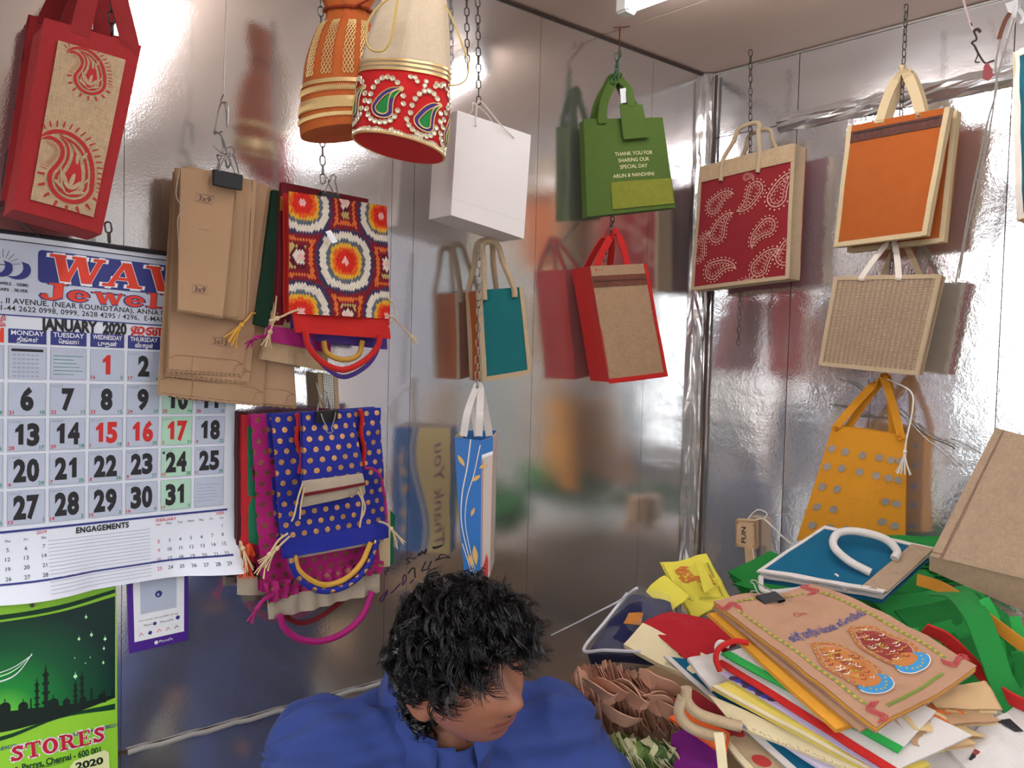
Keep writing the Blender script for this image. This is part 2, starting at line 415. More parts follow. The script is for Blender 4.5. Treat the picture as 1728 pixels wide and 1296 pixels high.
# ceiling boards with dark joints
pc = [CORNER+DL*.05+DR*-.0, cR, cR-DL*LBACK, cL]
ce = struct(mesh('ceiling', [V((p.x, p.y, CEIL+z)) for z in (.004, .05) for p in (CORNER-DR*.04+DL*.04, cR+DL*.04, cR-DL*LBACK, cL-DR*.04)], [(3, 2, 1, 0), (4, 5, 6, 7), (0, 1, 5, 4), (1, 2, 6, 5), (2, 3, 7, 6), (3, 0, 4, 7)], M_JOINT, None, False))
def cpos(px, py): 
    r = ray(px, py); return CAM+r*((CEIL-CAM.z)/r.z)
q = cpos(1060, 45)-CORNER
det = DL.x*DR.y-DL.y*DR.x
tl_ = (q.x*DR.y-q.y*DR.x)/det
us = [0.0, tl_, tl_-.62, tl_-1.24, -LBACK]; ws = [0, 1.2, 2.4, RBACK]
for i in range(len(us)-1):
    for j in range(len(ws)-1):
        g = .0025
        c4 = [CORNER+DL*(us[i]-g)+DR*(ws[j]+g), CORNER+DL*(us[i]-g)+DR*(ws[j+1]-g), CORNER+DL*(us[i+1]+g)+DR*(ws[j+1]-g), CORNER+DL*(us[i+1]+g)+DR*(ws[j]+g)]
        vs = [V((p.x, p.y, CEIL)) for p in c4]+[V((p.x, p.y, CEIL+.0035)) for p in c4]
        mesh('ceiling_board', vs, [(3, 2, 1, 0), (0, 1, 5, 4), (1, 2, 6, 5), (2, 3, 7, 6), (3, 0, 4, 7)], M_CEIL, ce, False)
# thin trims in the ceiling corners
M_TRIM = plain('ceiling_bead', (120, 104, 92), .5)
M_BRIGHT = plain('aluminium_bead', (215, 210, 200), .3, .9)
struct(box_mesh('trim_2', CORNER-DL*LBACK/2+NL*.006+ZV*(CEIL-.004), LBACK, .004, .004, DL, NL, ZV, M_JOINT))
struct(box_mesh('trim_3', CORNER+DR*RBACK/2+NR*.008+ZV*(CEIL-.004), RBACK, .005, .003, DR, NR, ZV, M_BRIGHT))
# ledge bead low on the left wall
s0 = sheetline(207, 0, 'L')
struct(tube('trim_4', [CORNER+DL*(s0+.01+ (sheetline(670, 0, 'L')-s0)*t/20)+NL*.006+ZV*(ZS+.0015*sin(t*2.1)) for t in range(21)], .0045, plain('grey_sealant', (150, 146, 142), .45), None, 8))
fl = struct(mesh('floor', [CORNER+DL*.2, cR+DR*.2, cR-DL*LBACK, cL-DL*.2], [(3, 2, 1, 0)], M_FLOOR, None, False))
g = struct(mesh('pavement', [V((-14, -14, -.02)), V((14, -14, -.02)), V((14, 14, -.02)), V((-14, 14, -.02))], [(0, 1, 2, 3)], M_STREET, None, False))
# unseen stalls added across the lane, heights and gaps shaped to block daylight in the foil
for k, (x0, x1, y, h, c) in enumerate(((-9.0, -4.2, -4.6, 2.7, (128, 112, 100)), (-3.2, -1.0, -5.2, 2.4, (104, 98, 96)), (.1, 2.9, -5.0, 3.2, (136, 116, 98)), (3.0, 8.5, -4.2, 3.5, (112, 104, 100)))):
    o = struct(box_mesh('wall_added_stall', V(((x0+x1)/2, y-1, h/2)), x1-x0, 2, h, V((1, 0, 0)), V((0, 1, 0)), ZV, plain('stall_paint%d' % k, c, .8, 0, .2, 2)))
    nb = int((x1-x0)/.55)
    for q in range(nb): box_mesh('shutter_board', V((x0+(q+.5)*(x1-x0)/nb, y+.02, h*.42)), (x1-x0)/nb*.9, .03, h*.75, V((1, 0, 0)), V((0, 1, 0)), ZV, plain('stall_shutter%d' % ((k+q) % 3), ((90, 96, 110), (120, 84, 66), (84, 100, 88))[(k+q) % 3], .7), o)
# ------------------------------------------------------------------ tube lights under the ceiling
M_TUBE = plain('lit_tube', (255, 255, 255), .3, emit=((244, 246, 252), 19.0))
M_FIX = plain('white_enamel', (225, 225, 222), .35)
def tube_light(p0, d, L, label):
    root = thing('tube_light', label, 'light', p0, 'ceiling tube lights'); X = d; Y = V((-d.y, d.x, 0)); c = p0+X*L/2
    box_mesh('housing', c+ZV*-.018, L, .036, .034, X, Y, ZV, M_FIX, root, bev=.004)
    tube('glass_tube', [p0+X*.03-ZV*.052, p0+X*(L-.03)-ZV*.052], .014, M_TUBE, root, 14)
    for t in (.015, L-.015): box_mesh('end_cap', p0+X*t-ZV*.048, .03, .034, .04, X, Y, ZV, M_FIX, root, bev=.004)
    return root
r_ = ray(1047, 13); p = CAM+r_*((CEIL-.05-CAM.z)/r_.z)
tube_light(V((p.x, p.y, CEIL)), DR, 1.2, 'white tube light on the ceiling above the green bag')
tube_light(V((-.28, 1.16, CEIL)), DR, 1.2, 'white tube light on the ceiling overhead, above the frame')
# ------------------------------------------------------------------ building blocks for the bags
def facepx(c, off, side='L', yaw=None, pitch=0.0, **k):
    """the panel seen at these four pixels (tl,tr,br,bl), standing off metres in front of a wall, parallel to it unless yaw (deg) is given"""
    cx = sum(p[0] for p in c)/4; cy = sum(p[1] for p in c)/4
    if side in 'LR':
        p0 = (onL if side == 'L' else onR)(cx, cy, off); n = NL if side == 'L' else NR
    if yaw is not None: n = V((sin(radians(yaw)), -cos(radians(yaw)), 0))
    if pitch: n = (n*cos(radians(pitch)) + ZV*sin(radians(pitch))).normalized()
    return Face([hit(x, y, p0, n) for x, y in c], **k)
def uvpx(f, px, py):
    p = hit(px, py, sum(f.c, V())/4, f.n); u = v = .5
    for _ in range(8):
        q = f.base(u, v); e = p-q; du = (f.base(u+.01, v)-q)*100; dv = (f.base(u, v+.01)-q)*100
        a, b, c = du.dot(du), du.dot(dv), dv.dot(dv); d = a*c-b*b
        u += (e.dot(du)*c-e.dot(dv)*b)/d; v += (e.dot(dv)*a-e.dot(du)*b)/d
    return u, v
def xy(f, px, py):
    u, v = uvpx(f, px, py); return u*f.W, v*f.H
def base_pt(f): return (f.c[2]+f.c[3])/2
def side_face(a, b, c, d, outward, fold=0.0, **k):
    return Face([a, b, c, d], toward=outward, fn=(lambda u, v: -fold*(1-abs(2*u-1))*min(1, .15+v*2 if v < .5 else (1-v)*2+.25)) if fold else None, **k)
def body(root, f, depth, mf, ms, mb=None, fold=0.02, bottom=True, border=None, th=.002, bottom_in=0.0, sides='lr', top_border=True, nu=10, nv=12):
    """front, back, gussets and bottom of a bag whose front is f; border=(width, material)"""
    mb = mb or mf
    panel('front_panel', f, mf, root, th, nu, nv)
    bk = Face([f.c[0]-f.n*depth, f.c[1]-f.n*depth, f.c[2]-f.n*depth, f.c[3]-f.n*depth], toward=sum(f.c, V())/4-f.n*9)
    bk.bulge = f.bulge*.6; bk.wr = f.wr; bk.seed = f.seed+3
    b2 = Face([bk.c[1], bk.c[0], bk.c[3], bk.c[2]], toward=sum(f.c, V())/4-f.n*9, bulge=f.bulge*.6, wr=f.wr, seed=f.seed+3)
    panel('back_panel', b2, mb, root, th, nu, nv)
    ctr = sum(f.c, V())/4; right = (f.c[1]-f.c[0]).normalized()
    if depth > .012:
        if 'l' in sides: panel('gusset', side_face(bk.c[0], f.c[0], f.c[3], bk.c[3], ctr-right*9, fold), ms, root, th, 6, nv)
        if 'r' in sides: panel('gusset', side_face(f.c[1], bk.c[1], bk.c[2], f.c[2], ctr+right*9, fold), ms, root, th, 6, nv)
        if bottom: panel('bottom', Face([f.c[3], f.c[2], bk.c[2], bk.c[3]], toward=ctr-ZV*9), ms, root, th, 6, 4)
    if border:
        bw, bm = border; a = bw/f.W; b = bw/f.H; o = .0022
        panel('border', f, bm, root, .003, 2, nv, (-.004, a, 0, 1), o); panel('border', f, bm, root, .003, 2, nv, (1-a, 1.004, 0, 1), o)
        panel('border', f, bm, root, .003, nu, 2, (a, 1-a, 1-b, 1.004), o)
        if top_border: panel('border', f, bm, root, .003, nu, 2, (a, 1-a, -.004, b), o)
    return bk
def strap(root, f, u1, u2, apex, mat, width=.022, drop=.05, o=.003, spread=.4, name='handle', th=.003, n=8):
    """flat handle over a hook: up from u1, over the apex (world point), down to u2"""
    apex = V(apex); r = (f.c[1]-f.c[0]).normalized()
    p = [f.S(u1, drop/f.H, o), f.S(u1, .0, o), f.S(u1, 0, o).lerp(apex, .5)-r*width*spread, apex-r*width*.3, apex+r*width*.3, f.S(u2, 0, o).lerp(apex, .5)+r*width*spread, f.S(u2, 0, o), f.S(u2, drop/f.H, o)]
    return ribbon(name, catmull(p, n), width, lambda t: r+(ZV*(1.2 if t < .5 else -1.2) if .38 < t < .62 else V()), mat, root, th)
def loop(root, f, u1, u2, apex, mat, r=.006, o=.004, drop=.03, name='handle', wide=.5, n=8):
    """round corded handle"""
    apex = V(apex); a = f.S(u1, 0, o); b = f.S(u2, 0, o); right = (f.c[1]-f.c[0]).normalized(); k = (b-a).length*.5*wide
    p = [f.S(u1, drop/f.H, o), a, a.lerp(apex, .55)-right*k*.25, apex-right*k*.5, apex+right*k*.5, b.lerp(apex, .55)+right*k*.25, b, f.S(u2, drop/f.H, o)]
    return tube(name, catmull(p, n), r, mat, root, 8)
M_STEEL = plain('dull_steel', (150, 146, 140), .35, .95, .15, 120)
M_STEELD = plain('dark_steel', (96, 90, 86), .4, .9, .2, 120)
M_BLK = plain('black_steel', (26, 24, 26), .4, 0, .1)
def link_mesh(L=.019, W=.0115, r=.0014, n=12, k=5):
    vs, fs = [], []; a = W/2-r; s = L/2-W/2
    for i in range(n):
        t = 2*pi*i/n; cx = cos(t); sz = sin(t); c = V((cx*a, 0, sz*a+(s if sz > 0 else -s))); out = V((cx, 0, sz))
        for j in range(k):
            q = 2*pi*j/k; vs.append(c+out*cos(q)*r+V((0, 1, 0))*sin(q)*r)
    for i in range(n):
        for j in range(k): fs.append((i*k+j, i*k+(j+1) % k, ((i+1) % n)*k+(j+1) % k, ((i+1) % n)*k+j))
    return vs, fs
_lv, _lf = link_mesh(); LINK = {}
def chain(p0, p1, label, mat=None, pitch=.0155, sag=None, group=None):
    mat = mat or M_STEELD; p0 = V(p0); p1 = V(p1)
    root = thing('chain', label, 'chain', p0, group or 'hanging chains')
    if mat.name not in LINK:
        me = bpy.data.meshes.new('link'); me.from_pydata(_lv, [], _lf); me.shade_smooth(); me.materials.append(mat); LINK[mat.name] = me
    d = p1-p0; n = max(2, int(d.length/pitch)); t = d.normalized(); x = t.orthogonal().normalized(); y = t.cross(x)
    for i in range(n):
        o = bpy.data.objects.new('link', LINK[mat.name]); COL.objects.link(o); o.parent = root
        an = radians(35+90*(i % 2)+random.uniform(-14, 14)); ax = x*cos(an)+y*sin(an); ay = t.cross(ax)
        mm = Matrix((ax, ay, t)).transposed().to_4x4(); mm.translation = t*(pitch*(i+.5)) + (sag(i/n) if sag else V()); o.matrix_local = mm
    return root
def binder_clip(c, X, Y, N, w, label, h=.02, front_wire=True, wire_up=True, group=None):
    """black spring clip: folded triangular body and two wire levers; c = middle of the jaw edge, X along, Y up, N to the viewer"""
    root = thing('binder_clip', label, 'clip', c, group or 'black binder clips'); t = .012
    vs = []
    for s in (-1, 1):
        for (yy, nn) in ((-h, .003), (0, t/2), (0, -t/2), (-h, -.003)): vs.append(V(c)+X*s*w/2+Y*yy+N*nn)
    e = .0012
    vs2 = vs+[v-N*(0) for v in vs]
    faces = [(0, 4, 5, 1), (1, 5, 6, 2), (2, 6, 7, 3), (0, 1, 2, 3), (7, 6, 5, 4)]
    ob = mesh('clip_body', vs, faces, M_BLK, root, False)
    md = ob.modifiers.new('b', 'BEVEL'); md.width = .0012; md.segments = 2
    for s, dirn in ((1, front_wire), (-1, True)):
        up = 1 if (s < 0 or wire_up) else -1
        b0 = V(c)+N*s*(t/2+.001)+Y*(-.002 if up > 0 else -h*.2); q = w*.34
        k = w*.75
        tip = Y*up*(k)+N*s*(.006)
        pts = [b0-X*q, b0-X*q*.75+tip*.4, b0-X*q*.3+tip*.85, b0-X*q*.42+tip*1.02, b0+tip*1.15, b0+X*q*.42+tip*1.02, b0+X*q*.3+tip*.85, b0+X*q*.75+tip*.4, b0+X*q]
        tube('wire_lever', catmull(pts, 5), .0011, M_STEEL, root, 6)
    return root
def tassel(p, d, label, mat, L=.04, group='tassels'):
    """knotted cord end with loose threads"""
    d = V(d).normalized(); x = d.orthogonal().normalized(); y = d.cross(x)
    return p, d
def cord_with_tassel(parent, pts, mat, r=.0017, L=.03, name='drawstring', strands=7, seed=1):
    rnd = random.Random(seed); pts = [V(p) for p in pts]; c = catmull(pts, 7); o = tube(name, c, r, mat, parent, 6)
    e = c[-1]; d = (c[-1]-c[-3]).normalized(); x = d.orthogonal().normalized(); y = d.cross(x)
    vs, fs = [], []
    # knot
    for i in range(5):
        t = i/4; rr = .0045*sin(pi*(.12+.76*t))
        for j in range(7): a = 6.283*j/7; vs.append(e+d*(t*.009-.004)+(x*cos(a)+y*sin(a))*rr)
    for i in range(4):
        for j in range(7): fs.append((i*7+j, i*7+(j+1) % 7, i*7+7+(j+1) % 7, i*7+7+j))
    for s in range(strands):
        a = 6.283*s/strands+rnd.random(); sp = rnd.uniform(.15, .5); g = V((0, 0, -.35)); b = len(vs)
        path = [e+d*(L*q)+(x*cos(a)+y*sin(a))*(sp*L*q*q+.001)+g*(L*q*q) for q in (0, .33, .66, 1)]
        for q in path:
            for j in range(4): an = 6.283*j/4; vs.append(q+(x*cos(an)+y*sin(an))*.0011)
        for i in range(3):
            for j in range(4): fs.append((b+i*4+j, b+i*4+(j+1) % 4, b+i*4+4+(j+1) % 4, b+i*4+4+j))
    mesh('tassel', vs, fs, mat, o if o.parent is None or o.parent.parent is None else parent, True)
    return o

# paisley outline: a teardrop grown along a curling spine, unit size (bulb radius .5, total height about 1.7)
def paisley(k=0.0, n=40, curl=1.0, flip=1):
    sp = []
    for i in range(n+1):
        t = i/n; a = -pi/2+curl*(t**1.7)*2.6
        sp.append((t, a))
    pts = [V((0, 0, 0))]; ang = []
    for i in range(n):
        a = sp[i][1]; pts.append(pts[-1]+V((cos(a)*-1*0+sin(a+pi/2)*flip, -cos(a+pi/2), 0))*(1.55/n)); ang.append(a)
    L, R = [], []
    for i in range(n+1):
        t = i/n; r = max(.012, .5*(1-t)**.85+k) if t < .999 else max(.002, .02+k)
        d = (pts[min(n, i+1)]-pts[max(0, i-1)]).normalized(); nn = V((-d.y, d.x, 0))
        L.append(pts[i]+nn*r); R.append(pts[i]-nn*r)
    cap = []; d = (pts[1]-pts[0]).normalized(); nn = V((-d.y, d.x, 0))
    for i in range(1, 16):
        a = pi*i/16; cap.append(pts[0]+(-nn*cos(a)*1-d*sin(a))*(.5+k))
    out = L[::-1]+[]   # tip -> bulb on the left
    cap2 = [pts[0]+(nn*cos(pi*i/16)-d*sin(pi*i/16))*(.5+k) for i in range(1, 16)]
    ol = out+cap2+R
    return [(p.x, p.y) for p in ol], [(p.x, p.y) for p in pts]
def xf(pts, x, y, s, rot): c, sn = cos(rot), sin(rot); return [(x+s*(a*c-b*sn), y+s*(a*sn+b*c)) for a, b in pts]
def ring(pr, key, A, B, lift=0):
    n = len(A); pr._add(key, A+B, [(i, i+1, n+i+1, n+i) for i in range(n-1)], lift)
# ================================================================== LEFT WALL: calendars, card
M_PAPER = plain('white_paper', (226, 230, 240), .55, 0, .03, 12, spec=.3)
I_BLK = plain('ink_black', (38, 36, 40), .6); I_RED = plain('ink_red', (206, 44, 40), .6); I_BLUE = plain('ink_blue', (52, 58, 128), .6)
I_GRN = plain('ink_green', (44, 140, 104), .6); I_GREY = plain('ink_grey', (150, 156, 170), .6); I_WHT = plain('ink_white', (238, 240, 244), .6)
I_CELL = plain('ink_cell_blue_grey', (186, 194, 212), .6); I_CELLG = plain('ink_cell_green', (176, 214, 190), .6); I_PANEL = plain('ink_pale_blue', (200, 207, 222), .6)
I_ORED = plain('ink_orange_red', (226, 66, 44), .6)
def curl(u, v):
    d = .004*sin(u*5+.6)+.003*sin(v*7)
    if v > .8: d += .03*((v-.8)/.2)**2*(.35+.65*max(0, sin(u*9.2-1.0)))+ .03*max(0, (v-.9)/.1)*max(0, (u-.72)/.28)
    return d
CF = facepx([(-86, 382), (403, 446), (395, 955), (-86, 1028)], .014, 'L', fn=curl)
cal = thing('wall_calendar', 'large white January 2020 monthly date calendar hanging on the foil wall', 'calendar', base_pt(CF))
panel('sheet', CF, M_PAPER, cal, .002, 40, 40)
tube('top_rod', [CF.S(0, -.004), CF.S(1, -.004)], .004, I_BLK, cal, 8)
tube('hanging_wire', catmull([CF.S(.27, 0, .004), onL(10, 340, .012), onL(14, 250, .012)], 6), .0012, I_BLK, cal, 5)
pr = Print(CF, .0008)
X = lambda px, py: xy(CF, px, py)
def R2(key, x0, y0, x1, y1, n=6, lift=0): pr.rect(key, x0, y0, x1, y1, lift, n)
W, H = CF.W, CF.H
# column and row grid measured on the sheet (metres)
cols = [X(12, 735)[0], X(331, 735)[0]]; pit = (cols[1]-cols[0])/5; cw = X(76, 735)[0]-X(12, 735)[0]
colx = [cols[0]+pit*i for i in range(-1, 6)]
rows = [X(175, y)[1] for y in (590, 648, 704.5, 761, 818)]; rh = [X(175, y)[1] for y in (642, 700, 756, 813, 872)]
mar0, mar1 = colx[0]-.004, colx[6]+cw+.001
# header
ht0 = X(150, 432)[1]; ht1 = X(150, 538)[1]
R2('panel', mar0, X(150, 424)[1], W-.006, X(150, 541)[1], 10)
R2('blk', mar0, X(150, 422)[1], W-.006, X(150, 423.5)[1], 10, .0002); R2('blue', mar0, X(150, 540)[1], W-.006, X(150, 542)[1], 10, .0002)
bx0 = X(63, 440)[0]; bx1 = W-.012; by0 = X(150, 432)[1]; by1 = X(150, 485)[1]; rr = .006
for i in range(8): R2('blue', lerp(bx0+rr, bx1, i/8), by0, lerp(bx0+rr, bx1, (i+1)/8), by1, 1, .0002)
R2('blue', bx0, by0+rr, bx0+rr, by1-rr, 1, .0002)
for cy_ in (by0+rr, by1-rr): pr.disc('blue', bx0+rr, cy_, rr, 14, .00018)
# slab-serif letters, drawn stroke by stroke (units: cap height 1)
def slab(ch):
    b = .29; t = .17; s = .12
    def bar(x0, x1, y): return [(x0, y), (x1, y), (x1, y+s), (x0, y+s)]
    def st(x0, y0, x1, y1, w): return [(x0, y0), (x0+w, y0), (x1+w, y1), (x1, y1)]
    if ch == 'W': return [st(.12, 1, .42, 0, b), st(.75, 1, .50, 0, t), st(.72, 1, 1.02, 0, b), st(1.38, 1, 1.12, 0, t), bar(0, .46, .9), bar(.62, 1.02, .9), bar(1.24, 1.6, .9)], 1.6
    if ch == 'A': return [st(.12, 0, .5, 1, t), st(.46, 1, .86, 0, b)[::-1], bar(.3, .85, .28), bar(0, .38, 0), bar(.74, 1.22, 0)], 1.2
    if ch == 'V': return [st(.12, 1, .5, 0, b), st(.98, 1, .58, 0, t), bar(0, .48, .9), bar(.84, 1.2, .9)], 1.15
    if ch == 'J':
        return [st(.42, .12, .42, 1, b), bar(.26, .82, .9), [(.0, .18), (.1, .0), (.42, -.04), (.6, .06), (.66, .2), (.42, .22), (.36, .1), (.24, .12), (.24, .3), (.06, .32)]], .86
    if ch in 'eE':
        o = [(.36+.36*cos(a), .34+.36*sin(a)) for a in [radians(q) for q in range(0, 331, 22)]]; i = [(.38+.17*cos(a), .34+.2*sin(a)) for a in [radians(q) for q in range(330, -1, -22)]]
        return [o[k:k+2]+[i[-1-k-1], i[-1-k]] for k in range(len(o)-1)]+[[(.12, .3), (.7, .3), (.7, .4), (.12, .4)]], .8
    if ch == 'w': return [st(.1, .7, .3, 0, .2), st(.52, .7, .36, 0, .1), st(.5, .7, .7, 0, .2), st(.94, .7, .78, 0, .1), [(0, .62), (.36, .62), (.36, .7), (0, .7)], [(.42, .62), (.72, .62), (.72, .7), (.42, .7)], [(.84, .62), (1.1, .62), (1.1, .7), (.84, .7)]], 1.12
    if ch == 'l': return [st(.12, 0, .12, 1, .22), bar(0, .46, 0), [(0, .92), (.2, .92), (.2, 1), (0, 1)]], .5
    if ch == 'S':
        c = [(.66, .80), (.5, .9), (.3, .88), (.2, .74), (.34, .58), (.56, .44), (.62, .26), (.46, .12), (.26, .11), (.1, .24)]
        return [thick(c, .2, k) for k in range(len(c)-1)]+[[(.62, .68), (.74, .68), (.74, .98), (.64, .98)], [(.04, .02), (.14, .02), (.14, .34), (.03, .34)]], .84
    if ch == 'T': return [st(.34, 0, .34, 1, .24), bar(.2, .72, 0), bar(.02, .9, .9), [(.02, .68), (.1, .68), (.14, 1), (.02, 1)], [(.82, .68), (.9, .68), (.9, 1), (.78, 1)]], .96
    if ch == 'O':
        o = [(.46+.46*cos(2*pi*q/18), .5+.52*sin(2*pi*q/18)) for q in range(19)]; i = [(.46+.2*cos(2*pi*q/18), .5+.36*sin(2*pi*q/18)) for q in range(19)]
        return [[o[k], o[k+1], i[k+1], i[k]] for k in range(18)], .98
    if ch == 'R': 
        c = [(.5, .9), (.7, .84), (.74, .7), (.68, .56), (.5, .5)]
        return [st(.12, 0, .12, 1, .24), bar(0, .5, 0), bar(0, .5, .9), bar(.3, .54, .45), [(.44, .52), (.66, .52), (.96, .0), (.7, .0)], bar(.7, 1.06, 0)]+[thick(c, .18, k) for k in range(4)], 1.06
    if ch == 'B': return slab('E')
def thick(c, w, k):
    a, b = V((*c[k], 0)), V((*c[k+1], 0)); t = (b-a).normalized(); n = V((-t.y, t.x, 0))*w/2; a = a-t*.03; b = b+t*.03
    return [(p.x, p.y) for p in (a+n, b+n, b-n, a-n)]
def slab_E():
    b = .1
    return [[(.12, 0), (.36, 0), (.36, 1), (.12, 1)], [(0, 0), (.8, 0), (.8, b), (0, b)], [(0, 1-b), (.78, 1-b), (.78, 1), (0, 1)], [(.3, .46), (.58, .46), (.58, .55), (.3, .55)], [(.7, 0), (.8, 0), (.84, .3), (.74, .3)], [(.7, .7), (.78, .7), (.78, 1), (.68, 1)], [(.52, .36), (.6, .36), (.6, .66), (.52, .66)]], .92
def grow(q, g):
    cx = sum(p[0] for p in q)/len(q); cy = sum(p[1] for p in q)/len(q); o = []
    for (x, y) in q:
        d = V((x-cx, y-cy, 0)); d = d.normalized()*g if d.length > 1e-6 else d; o.append((x+d.x*1.3, y+d.y*1.3))
    return o
def slab_text(pr, s, x, y, h, w, key, out, shear=.0, rot=0.0, grow_by=.07, lift=.0004):
    gl = []; cx = 0
    for ch in s:
        if ch == '#': g, adv = slab_E()
        else: g, adv = slab(ch)
        gl += [[(px+cx, py) for px, py in q] for q in g]; cx += adv+.02
    kx = w/cx; c, sn = cos(rot), sin(rot)
    def T(q): return [(x+(a*kx+b*h*shear)*c+b*h*sn, y+(a*kx+b*h*shear)*sn-b*h*c) for a, b in q]
    for q in gl: pr.poly(out, T(grow(q, grow_by)), lift)
    for q in gl: pr.poly(key, T(q), lift+.0003)
xw, yw = X(74, 470); slab_text(pr, 'WAVe', xw, X(150, 480)[1]+.0, by1-by0-.009, X(342, 480)[0]-xw, 'ored', 'wht', .18)
yj = X(150, 511)[1]; slab_text(pr, 'Jewelle', X(66, 500)[0], yj, X(150, 484)[1]*-1+yj, X(330, 500)[0]-X(66, 500)[0], 'ored', 'blk2', .06, 0, .05)
pr.text('blk', ', II AVENUE, (NEAR ROUNDTANA), ANNA NAGAR, CHENNAI', X(0, 510)[0], X(150, 522.5)[1], .0078, bold=.012, spacing=1.05)
pr.text('blk', '1-44 2622 0998, 0999, 2628 4295 / 4296,  E-MAIL : wave', X(0, 520)[0], X(150, 534)[1], .0075, bold=.012, spacing=1.06)
pr.text('blk', 'JEWELS  . GEMS', X(46, 490)[0], X(30, 483)[1], .0042, bold=.02, align='r'); pr.text('blk', 'BARS  . SILVER', X(46, 490)[0], X(30, 493)[1], .0042, bold=.02, align='r')
# crest: sun rays over two crescent waves
cx0, cy0 = X(4, 447)
for i in range(9):
    a = radians(-170+20*i); pr.line('blk', [(cx0+.010*cos(a), cy0+.010*sin(a)), (cx0+.022*cos(a), cy0+.022*sin(a))], .0006, .0002)
pr.line('blk', [(cx0-.03, cy0), (cx0+.012, cy0)], .001, .0002)
for (dx, r) in ((-.004, .016), (.017, .018)):
    c = [(cx0+dx+r*cos(radians(q)), cy0+.004+r*.85*sin(radians(q))) for q in range(-35, 125, 12)]; d = [(cx0+dx-.007+r*.85*cos(radians(q)), cy0+.001+r*.8*sin(radians(q))) for q in range(-35, 125, 12)]
    ring(pr, 'blue', c, d, .0002)
# month line
ym = X(130, 559.5)[1]; pr.text('blk', 'JANUARY  2020', X(67, 556)[0], ym, .0165, w=X(213, 556)[0]-X(67, 556)[0], bold=.05)
pr.text('red', 'ஜனவரி', X(220, 556)[0], ym-.001, .0155, bold=.03); pr.text('red', 'மார்கழி', X(8, 545)[0], X(4, 541)[1], .006, align='r', bold=.02); pr.text('red', 'தை', X(8, 550)[0], X(4, 551)[1], .006, align='r', bold=.02)
yh0 = X(175, 563.5)[1]; yh1 = X(175, 586)[1]
en = ['SUNDAY', 'MONDAY', 'TUESDAY', 'WEDNESDAY', 'THURSDAY', 'FRIDAY', 'SATURDAY']; tm = ['ஞாயிறு', 'திங்கள்', 'ெசவ்வாய்', 'புதன்', 'வியாழன்', 'ெவள்ளி', 'சனி']
for i in range(7):
    k = 'ored' if i == 0 else 'blue'; R2(k, colx[i], yh0, colx[i]+cw, yh1, 2)
    pr.text('wht', en[i], colx[i]+cw/2, yh0+(yh1-yh0)*.42, .0068, w=min(cw*.86, .0075*len(en[i])), bold=.015, align='c', lift=.0003)
    pr.text('wht', tm[i], colx[i]+cw/2, yh0+(yh1-yh0)*.88, .0062, w=cw*.56, bold=.02, align='c', lift=.0003)
day = 1
for r in range(5):
    for c in range(7):
        idx = r*7+c; d = idx-2; k = 'cellg' if c == 5 and r > 0 and r != 1+99 else 'cell'
        x, y, h = colx[c], rows[r], rh[r]-rows[r]
        if c == 5: k = 'cellg'
        R2(k, x, y, x+cw, y+h, 2)
        for (q0, q1, q2, q3) in ((x, y, x+cw, y+.0005), (x, y+h-.0005, x+cw, y+h), (x, y, x+.0005, y+h), (x+cw-.0005, y, x+cw, y+h)): R2('grey', q0, q1, q2, q3, 1, .0002)
        if 1 <= d <= 31:
            red = d in (1, 15, 16, 17) or c == 0; s = str(d)
            ww = cw*(.70 if len(s) == 2 else .37); pr.digits('red' if red else 'blk', s, x+cw*.5-ww/2, y+h*.8, h*.62, ww, .055, .0003)
            pr.text('red', str((d+15-1) % 30+1 if d < 15 else d-14), x+.0015, y+h-.0025, .0052, bold=.02, lift=.0003)
            pr.text('grn', str((d+4-1) % 30+1 if d < 27 else d-26), x+cw-.0015, y+h-.0025, .0052, bold=.02, align='r', lift=.0003)
            if (d*7) % 5 != 2: pr.text('grey', 'ஏகாதசி', x+.002, y+.0055, .0028, lift=.0003)
        elif d < 1 and c == 1:
            R2('blk', x+.004, y+.004, x+cw-.004, y+.008, 1, .0003)
            for a in range(6):
                for b in range(6): R2('grey', x+.006+a*(cw-.014)/6, y+.012+b*.0062, x+.006+a*(cw-.014)/6+.004, y+.0135+b*.0062, 1, .0003)
        else:
            for b in range(6): R2('grn' if c == 2 else 'grey', x+.004, y+.012+b*.0055, x+cw-.005-((b*7) % 4)*.004, y+.0128+b*.0055, 1, .0003)
pr.disc('blk', X(278, 762)[0], X(278, 765)[1], .0022, 10, .0004)
# foot: lines for notes between two small months
yb = X(175, 879)[1]; R2('blue', .004, yb, W-.012, yb+.0035, 16); yf = H*.945; R2('blue', .004, yf, W-.012, yf+.003, 24)
pr.text('blk', 'ENGAGEMENTS', X(128, 890)[0], yb+.0145, .0085, w=X(218, 885)[0]-X(128, 890)[0], bold=.04, spacing=1.1)
ex0, ex1 = X(80, 905)[0], X(254, 900)[0]; ye = yb+.021; ny = 15
for i in range(ny): pr.rect('grey', ex0, ye+i*.0053, ex1, ye+i*.0053+.0006, 0, 8)
def mini(x0, y0, dx, dy, head, first, n, yr):
    for i, t in enumerate(('Sun', 'Mon', 'Tue', 'Wed', 'Thu', 'Fri', 'Sat')): pr.text('red' if i == 0 else 'blk', t, x0+dx*i, y0, .0036, align='c')
    for d in range(1, n+1):
        k = d-1+first; pr.text('red' if k % 7 == 0 else 'blk', str(d), x0+dx*(k % 7), y0+dy*(1+k//7), .0055, align='c')
    pr.text('red', yr, x0+dx*6+.004, y0-.0075, .005, align='r'); pr.text('red' if head[0] == 'F' else 'blk', head, x0-.004, y0-.006, .005)
